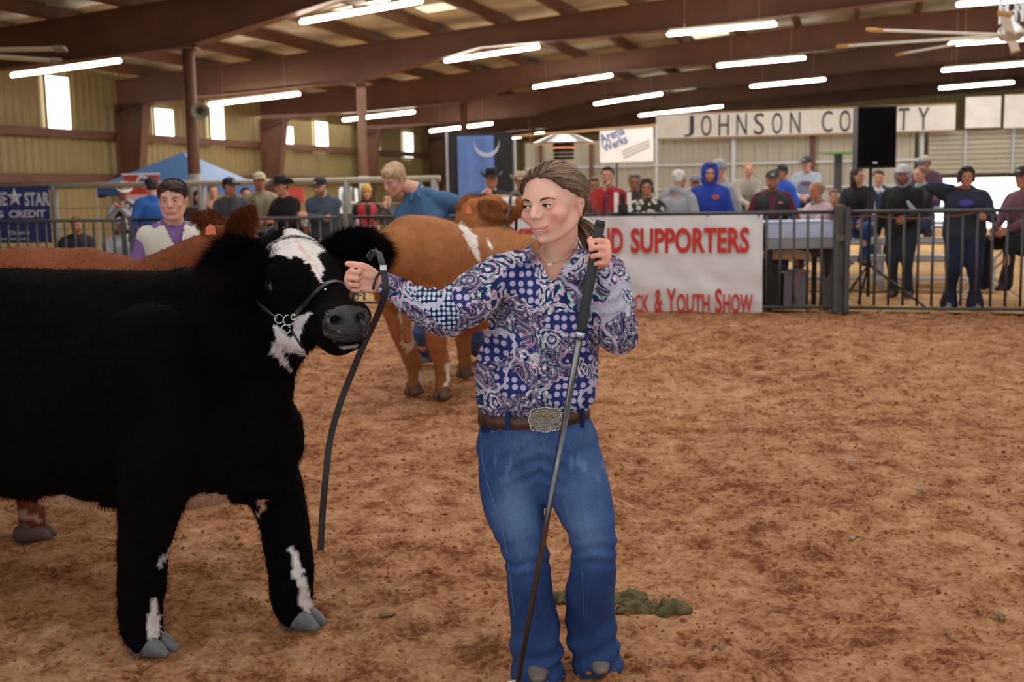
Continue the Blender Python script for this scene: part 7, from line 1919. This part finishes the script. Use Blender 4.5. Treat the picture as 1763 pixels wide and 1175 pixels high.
J['hipR'] = w_(752, 515, hg + .03); J['hipL'] = w_(782, 512, hg + .08); J['anR'] = G(737, 628) + V((0, .03, .09)); J['anL'] = G(822, 622) + V((0, .1, .09))
J['knR'] = ik(J['hipR'], J['anR'], .44, .43, V((-.2, -1, 0))); J['knL'] = ik(J['hipL'], J['anL'], .44, .43, V((.2, -1, 0)))
J['toeR'] = V((-.45, -.9, 0)); J['toeL'] = V((.5, -.8, 0))
J['head'] = Matrix.Translation(w_(677, 309, hg - .08)) @ Rz(math.radians(-128)) @ Ry(math.radians(27)) @ Rx(math.radians(-8)) @ Matrix.Scale(1.06, 4)
M_check = bpy.data.materials.new('blue_check_shirt'); M_check.use_nodes = True
nt = M_check.node_tree; N = nt.nodes; L = nt.links; b_ = N['Principled BSDF']; b_.inputs['Roughness'].default_value = .85; tc = N.new('ShaderNodeTexCoord')
wv1 = N.new('ShaderNodeTexWave'); wv1.bands_direction = 'Z'; wv1.inputs['Scale'].default_value = 24; wv1.inputs['Distortion'].default_value = .5; wv2 = N.new('ShaderNodeTexWave'); wv2.bands_direction = 'X'; wv2.inputs['Scale'].default_value = 20; wv2.inputs['Distortion'].default_value = .5
rt = N.new('ShaderNodeMapping'); rt.inputs['Rotation'].default_value = (0, .5, 0); L.new(tc.outputs['Object'], rt.inputs['Vector'])
for q in (wv1, wv2): L.new(rt.outputs[0], q.inputs['Vector'])
mm = N.new('ShaderNodeMath'); mm.operation = 'ADD'; L.new(wv1.outputs['Fac'], mm.inputs[0]); L.new(wv2.outputs['Fac'], mm.inputs[1])
r_ = N.new('ShaderNodeValToRGB'); r_.color_ramp.elements[0].position = .25; r_.color_ramp.elements[0].color = (*srgb('#243c5e'), 1); r_.color_ramp.elements[1].position = 1.3 / 2; r_.color_ramp.elements[1].color = (*srgb('#4f7ba6'), 1); dv = N.new('ShaderNodeMath'); dv.operation = 'MULTIPLY'; dv.inputs[1].default_value = .5; L.new(mm.outputs[0], dv.inputs[0]); L.new(dv.outputs[0], r_.inputs['Fac']); L.new(r_.outputs['Color'], b_.inputs['Base Color'])
HMH = dress(J, hand_, dict(skin=MATS['pale_skin'], topmat=M_check, topname='shirt', collar='#46709a', pants='#35507c', shoes='#8c8c8c', hair=('fringe', '#b39a72'), hv=.0045, handv=.004, handL='fist', handR='fist', puff=1.36), .014)
eyes(HMH, hand_, (.95, .86, .84), MATS['pale_skin'], (1, 0, -.2), .55, True, '#8a6f50', 0.)
J0 = J

# ================================================================== crowd
def spec(px, ytop, d, label, yaw=0., h=None, seated=False, **S):
    """a spectator whose head top shows at (px, ytop), d metres off; yaw turns from facing the camera (+ to their left)"""
    top = W(px, ytop, d); root_p = V((top.x, top.y, 0)); face = cam_yaw(root_p) + yaw
    pk = {k_: S.pop(k_) for k_ in ('lean', 'side', 'handR', 'handL', 'yaw_head', 'pitch_head', 'fat', 'spread', 'stance') if k_ in S}
    hat_ = .02 if S.get('hat') else 0
    if not seated:
        hh = (top.z - hat_) / (.985 + .0) if h is None else h; J = pose_person(hh, **pk); zoff = 0
        dz = (top.z - hat_) - (J['head'] @ V((0, 0, .125))).z
        if abs(dz) > .001 and h is None:
            hh *= (top.z - hat_) / (J['head'] @ V((0, 0, .125))).z; J = pose_person(hh, **pk)
    else:
        hh = h or 1.68; J = pose_person(hh, seated=True, **pk); zoff = (top.z - hat_) - (J['head'] @ V((0, 0, .125))).z
    off = J['head'] @ V((0, 0, .1)); M = Matrix.Translation(V((top.x, top.y, zoff))) @ Rz(face) @ Matrix.Translation(V((-off.x, -off.y, 0)))
    root_p.z = max(0, zoff - .36) if seated else 0
    r_ = empty('person', root_p, label, 'person', 'spectators round the ring')
    J = transform_pose(J, M); dress(J, r_, S, .020); return r_, J
fdp = lambda px, dd=.38: fence_d(px) + dd
RAIL = 1.17
lean_hands = dict(handR=(.40, -.12, 1.08), handL=(.40, .12, 1.10), lean=.22)
P_ = []
# left part
r1, j1 = spec(130, 373, fdp(130, .9), 'man in a black jacket seated low behind the left barrier', 0, seated=True, top='#26282b', pants='#23262c', hair=('cropped', '#3c3836'), beard=(.35, .3, .28), skin=M_skin2, handR=(.42, -.15, .30), handL=(.42, .1, .18), pitch_head=.15, fat=1.12)
r2, j2 = spec(208, 374, fdp(208, .9), 'grey-haired woman in pale grey fleece seated behind the left barrier', 0, seated=True, top='#c3c7d0', pants='#3a4150', hair=('bob', '#b9b6b0'), skin=M_skin2, fem=1., smile=.5, glasses=True, handR=(.36, -.1, .2), handL=(.36, .1, .2), fat=1.25)
spec(213, 315, rd(213) + .45, 'man in a white cowboy hat and grey sweater holding up a phone', 0.1, top='#a9aeb8', vest='#2c2b2d', hat=('cowboy', '#e4e2de'), skin=M_skin2, handR=(.34, -.14, 1.30), handL=(.36, -.10, 1.31), hair=('cropped', '#3b302a'), pitch_head=.2, lean=.1)
ph = V(W(176, 338, rd(213) - .0)); mb = MB(); mb.box(ph, (.11, .012, .06)); o = mb.build('phone', M_black); tag(o, 'black phone held sideways by the man in the white cowboy hat', 'phone')
spec(259, 303, fdp(259, .75), 'man seen from behind in a blue and black padded jacket and dark cap', math.pi + .3, top='#2c63b4', hat=('cap', '#25262a'), hair=('short', '#2c2622'), pants='#2b2f3a', vest='#2f6ac0', puff=1.15, fat=1.15)
spec(342, 327, fdp(342, 3.2), 'dark-haired woman just right of the young mans ear', .3, top='#3a3230', hair=('long', '#2a211d'), fem=1., skin=M_skin)
spec(366, 318, fdp(366, 4.6), 'fair-haired person far behind beside the tent post', .2, top='#c79a86', hair=('short', '#8a6a52'), skin=M_skin)
spec(395, 303, fdp(395, .7), 'man in a black cap and charcoal jacket turned to his left', -.2, yaw_head=.95, top='#43464c', collar='#2d3036', hat=('cap', '#1e1f22'), hair=('cropped', '#2d2622'), skin=M_skin3, fat=1.15, handR=(.3, -.1, 1.0), handL=(.3, .15, 1.0))
spec(423, 322, fdp(423, 3.), 'dark-haired man half hidden between black cap and tan cap men', .2, top='#39404a', hair=('short', '#2a211d'), skin=M_skin)
spec(446, 294, fdp(446, 1.3), 'man with a grey beard in a tan cap and checked shirt', -.1, yaw_head=.3, top='#a89d84', collar='#6f7076', vest='#8d8468', hat=('cap', '#c8ba98'), hair=('cropped', '#8d867c'), beard=(.72, .70, .68), skin=M_skin2, smile=.6)
spec(482, 303, fdp(482, .62), 'man in a black cowboy hat and black fleece leaning on the barrier', -.75, yaw_head=-.1, top='#1c1c1f', hat=('cowboy', '#17171a'), hair=('cropped', '#2c2522'), skin=M_skin2, fat=1.2, **{**lean_hands, 'lean': .18})
spec(548, 303, fdp(548, .62), 'bearded man in a navy cap and slate hoodie with folded arms on barrier', -.35, yaw_head=-.35, top='#4a5566', hat=('cap', '#22252d'), hair=('cropped', '#2c2522'), beard=(.28, .22, .2), hooddown=True, fat=1.25, handR=(.40, .10, 1.12), handL=(.40, -.10, 1.16), lean=.28, puff=1.1, pitch_head=.12)
spec(631, 318, fdp(631, 4.2), 'woman in a mustard beanie and red vest with black sleeves', .1, top='#222225', vest='#c23342', hat=('beanie', '#c9993c'), scarf='#1c1c1e', hair=('long', '#6a4c36'), fem=1., smile=.8, skin=M_skin)
spec(666, 332, fdp(666, 4.0), 'person in grey jacket raising a phone right of the mustard beanie', -.2, top='#4c5055', hair=('short', '#5a4a3e'), handR=(.35, -.05, 1.42), handL=(.34, .05, 1.40), skin=M_skin)
spec(846, 290, fdp(846, 1.4), 'man in a black western hat and black suit behind the tan steer', .15, top='#24262c', collar='#c9ccd4', hat=('cowboy', '#151518'), hair=('cropped', '#332b27'), skin=M_skin2, smile=.6, fat=1.2)
spec(896, 296, fdp(896, 3.0), 'man in a pale felt hat half hidden behind the girls head', .2, top='#53483e', hat=('cowboy', '#b9a893'), hair=('cropped', '#4c3b30'), skin=M_skin3)
spec(886, 330, fdp(886, .7), 'dark-haired woman behind the tan steers nose', -.3, top='#7d6a58', hair=('long', '#3a2b23'), fem=1., skin=M_skin, seated=True)
# centre right, behind the white banner
spec(1022, 305, fdp(1022, 1.4), 'person in a dark blue jacket hidden behind the announcer', .2, top='#39434f', hair=('short', '#5c4436'), skin=M_skin3)
rr, ja = spec(1046, 286, fdp(1046, .6), 'announcer in a red quarter-zip holding a microphone to his mouth', -.12, top='#b3262f', collar='#51617c', hair=('short', '#2c2420'), skin=M_skin, handR=(.20, -.03, 1.38), handL=(.32, .20, 1.0), handRp=1, fat=1.12)
mc = ja['head'] @ V((.135, -.005, -.085)); mb = MB(); mb.ell(mc, .026, None, 12, 8); mb.tube([mc, ja['wrR'] + (mc - ja['wrR']) * .25 - V((0, 0, .05))], .014, 8, caps=True); o = mb.build('microphone', M_black, smooth=True); tag(o, 'black hand microphone held by the announcer in red', 'microphone')
spec(1093, 297, fdp(1093, 1.3), 'grey-haired man behind the woman in glasses', .05, top='#3a3f45', collar='#7a2f33', hair=('short', '#77736e'), skin=M_skin3, pitch_head=.25)
M_flor = mat('black_white_print', '#2a2622', rough=.8); nt = M_flor.node_tree; N = nt.nodes; L = nt.links; tc = N.new('ShaderNodeTexCoord'); v_ = N.new('ShaderNodeTexVoronoi'); v_.inputs['Scale'].default_value = 14; L.new(tc.outputs['Object'], v_.inputs['Vector']); r_ = N.new('ShaderNodeValToRGB'); r_.color_ramp.interpolation = 'CONSTANT'; r_.color_ramp.elements[0].color = (*srgb('#d6d0c6'), 1); r_.color_ramp.elements[1].position = .42; r_.color_ramp.elements[1].color = (*srgb('#37302a'), 1); L.new(v_.outputs['Distance'], r_.inputs['Fac']); L.new(r_.outputs['Color'], N['Principled BSDF'].inputs['Base Color'])
spec(1113, 307, fdp(1113, .55), 'smiling woman in glasses and a black and white print blouse', 0, topmat=M_flor, topname='blouse', hair=('bob', '#3d2f28'), fem=1., smile=1., glasses=True, skin=M_skin2, fat=1.1, handR=(.36, -.02, 1.08), handL=(.36, .05, 1.07))
spec(1170, 291, fdp(1170, .8), 'white-haired person in a grey hoodie with back turned', math.pi - .6, top='#a3a6ac', hair=('cropped', '#dedbd6'), hooddown=True, fat=1.3, puff=1.1, skin=M_skin2)
spec(1197, 299, fdp(1197, 3.2), 'man in a grey cap far behind the white-haired persons shoulder', .1, top='#6a7078', hat=('cap', '#6a7486'), skin=M_skin3)
spec(1222, 281, fdp(1222, 1.2), 'bearded man with glasses in a bright blue hoodie, hood up', .1, top='#2a45b0', hat2=('hood', '#2a45b0'), hair=('short', '#3b2c24'), beard=(.4, .3, .25), glasses=True, skin=M_skin, handR=(.1, -.3, .8), handL=(.1, .3, .8), logo=('#c4643c', .045, .03, .06), fat=1.2)
spec(1236, 275, fdp(1236, 2.4), 'person in a grey beanie and grey hoodie behind the bright blue hoodie', -.9, top='#a7aab0', hat=('beanie', '#9aa0aa'), hooddown=True, skin=M_skin, fat=1.1)
bl = lambda i: 15.9 + i * .68 - .05
spec(1289, 279, 17.9, 'blond woman in a beige cardigan seated with hands clasped on the bleachers', .15, seated=True, top='#a79f94', pants='#36496a', hair=('bun', '#a5835c'), fem=1., smile=.6, skin=M_skin, handR=(.44, -.02, .16), handL=(.44, .02, .17), lean=.25)
spec(1330, 291, fdp(1330, 1.35), 'bearded man in a maroon hoodie, black vest and dark cap', .05, top='#5c1d30', vest='#2b2d30', hat=('cap', '#33373b'), beard=(.42, .24, .18), hair=('cropped', '#5a3a2a'), skin=M_skin2, fat=1.3, smile=.7, handR=(.30, -.28, 1.0), handL=(.30, .28, 1.0), collar='#5c1d30', logo=('#c77a5a', .03, .015, .1))
spec(1345, 281, 18.2, 'man in a royal blue jacket and dark cap behind the maroon hoodie', -.9, seated=True, top='#2450b4', hat=('cap', '#1f2430'), hair=('short', '#2c2622'), skin=M_skin3)
spec(1388, 267, 18.6, 'man in a navy cap and pale grey sweatshirt seated high on the bleachers', -.1, yaw_head=-.4, seated=True, top='#a9b1bf', hat=('cap', '#2b3340'), hair=('cropped', '#4c4038'), skin=M_skin, pants='#2f3c55', handR=(.40, -.06, .18), handL=(.42, .04, .2), fat=1.2, logo=('#7d6a78', .10, .03, 0), lean=.18, smile=.5)
spec(1404, 313, fdp(1404, 1.75), 'woman with a blond bun in a pale pink sweater seated at the table', -.8, seated=True, top='#d8bfc6', scarf='#8a8378', hair=('bun', '#a98457'), fem=1., skin=M_skin2, handR=(.42, -.05, .16), handL=(.42, .1, .2), fat=1.1)
spec(1436, 326, 15.2, 'child with brown hair between the blond bun woman and speaker pole', .2, seated=True, h=1.3, top='#8d6b50', hair=('short', '#7a5a40'), skin=M_skin)
spec(1478, 288, 15.6, 'woman with long dark hair in a black jacket left of the speaker pole', -.1, yaw_head=.9, seated=True, top='#1f2024', hair=('long', '#33211a'), fem=1., skin=M_skin, pants='#2c4d80', handR=(.4, -.1, .1), handL=(.4, .1, .1), fat=1.1)
spec(1513, 292, 17.2, 'person in a blue and white jacket seated right of the speaker pole', .1, seated=True, top='#33496f', vest='#dfe4ec', hair=('short', '#463a32'), skin=M_skin, pants='#31507c', lean=.3)
spec(1555, 283, fdp(1555, 1.9), 'standing person in a white helmet-like cap with grey hood and black jacket', -.15, top='#202224', hat=('hardhat', '#dfe2ea'), hat2=('hood', '#a8a9ae'), skin=M_skin3, pants='#27303c', shoes='#54453c', fat=1.25, handR=(.05, -.33, .74), handL=(.30, .10, 1.02), beard=(.6, .5, .45), puff=1.1)
bt = W(1563, 348, fdp(1555, 1.9) - .35); mb = MB(); mb.tube([bt, bt + V((.05, 0, -.07)), bt + V((.08, 0, -.11))], [.018, .03, .03], 12); o = mb.build('water_bottle', mat('clear_plastic', '#dfe6ea', rough=.1, trans=.3), smooth=True); tag(o, 'clear water bottle held by the person in the white helmet-like cap', 'bottle')
spec(1584, 286, 16.4, 'woman in black top with mint scarf seated beside the white cap', -.7, seated=True, top='#1e2226', scarf='#8fb5a8', hair=('bun', '#7c5a44'), fem=1., skin=M_skin, handR=(.4, -.1, .15), handL=(.4, .1, .18), fat=1.1)
spec(1590, 266, 17.6, 'man in a grey and navy cap and plum shirt leaning forward, seated', -.3, yaw_head=-.5, seated=True, top='#5d3f54', hat=('cap', '#a9a08c', '#33507c'), hair=('cropped', '#4c382c'), skin=M_skin3, handR=(.44, -.15, .05), handL=(.46, .18, .10), lean=.45, fat=1.1)
rr, jw = spec(1665, 286, fdp(1665, .52), 'woman in a navy hoodie on a phone leaning over the right barrier', .08, top='#2a3242', hair=('bob', '#251d1b'), fem=0., skin=M_skin2, pants='#1c2440', shoes='#8d8f94', fat=1.4, puff=1.15, handR=(.10, -.16, 1.44), handL=(.36, .20, 1.10), logo=('#4c45a0', .085, .035, -.01), flare=.11, lean=.08, stance=.14, hooddown=True, handLp=1)
pp = jw['head'] @ V((.06, -.10, -.01)); mb = MB(); mb.box(pp, (.012, .06, .12)); o = mb.build('phone', M_black); tag(o, 'dark phone at the ear of the woman in the navy hoodie', 'phone')
spec(1762, 283, fdp(1762, 1.2), 'person in a plum shirt and black trousers seated at the right edge', -.6, seated=True, top='#6e4a58', hat=('cap', '#2a2c33'), pants='#161a24', shoes='#22242a', hair=('cropped', '#3b302a'), skin=M_skin2, handR=(.4, -.1, .15), handL=(.4, .1, .2), h=1.85, fat=1.1)
# camping stools and chairs for those seated on the ground behind the barrier
def camp_chair(j, lab, colr):
    c_ = j['pel']; hz = max(c_.z - .12, .25); f_ = (j['knL'] - j['hipL']); f_.z = 0; f_.normalize(); s_ = V((-f_.y, f_.x, 0))
    r_ = empty('camp_chair', V((c_.x, c_.y, 0)), lab, 'chair'); m_ = mat('camp_cloth' + colr, colr, rough=.9)
    B_ = V((c_.x, c_.y, hz)); mb = MB(); mb.beam(B_ - f_ * .22, B_ + f_ * .24, .46, .02); mb.build('seat', m_, r_)
    mb = MB(); mb.beam(B_ - f_ * .24 + V((0, 0, .05)), B_ - f_ * .34 + V((0, 0, .5)), .46, .02, f_); mb.build('backrest', m_, r_)
    for a in (-1, 1):
        for q in (-1, 1): mb = MB(); mb.tube([B_ + s_ * a * .22 + f_ * q * .22, V((c_.x, c_.y, .01)) - s_ * a * .05 + s_ * a * .24 - f_ * q * .16], .011, 8, caps=True); mb.build('leg', M_bar, r_)
camp_chair(j1, 'black folding camp chair under the man in the black jacket', '#1d1e20'); camp_chair(j2, 'grey folding camp chair under the grey-haired woman', '#5c6068')
# folded white chair frame by the right edge
r_ = empty('folding_stool', V((G(1700, 500).x, 13.9, 0)), 'white metal folding stool frame beside the seated person at right edge', 'stool'); gx = W(1700, 450, 13.9).x
for a, c_ in (((-.35, .05), (.35, .62)), ((-.3, .6), (.4, .05))):
    for dy in (0, .3): mb = MB(); mb.tube([(gx + a[0], 13.9 + dy, a[1] - .03), (gx + c_[0], 13.9 + dy, c_[1])], .014, 8, caps=True); mb.build('leg', M_alu, r_)
mb = MB(); mb.box((gx + .05, 14.05, .63), (.62, .34, .025)); mb.build('seat', mat('charcoal_seat', '#2f3136', rough=.8), r_)
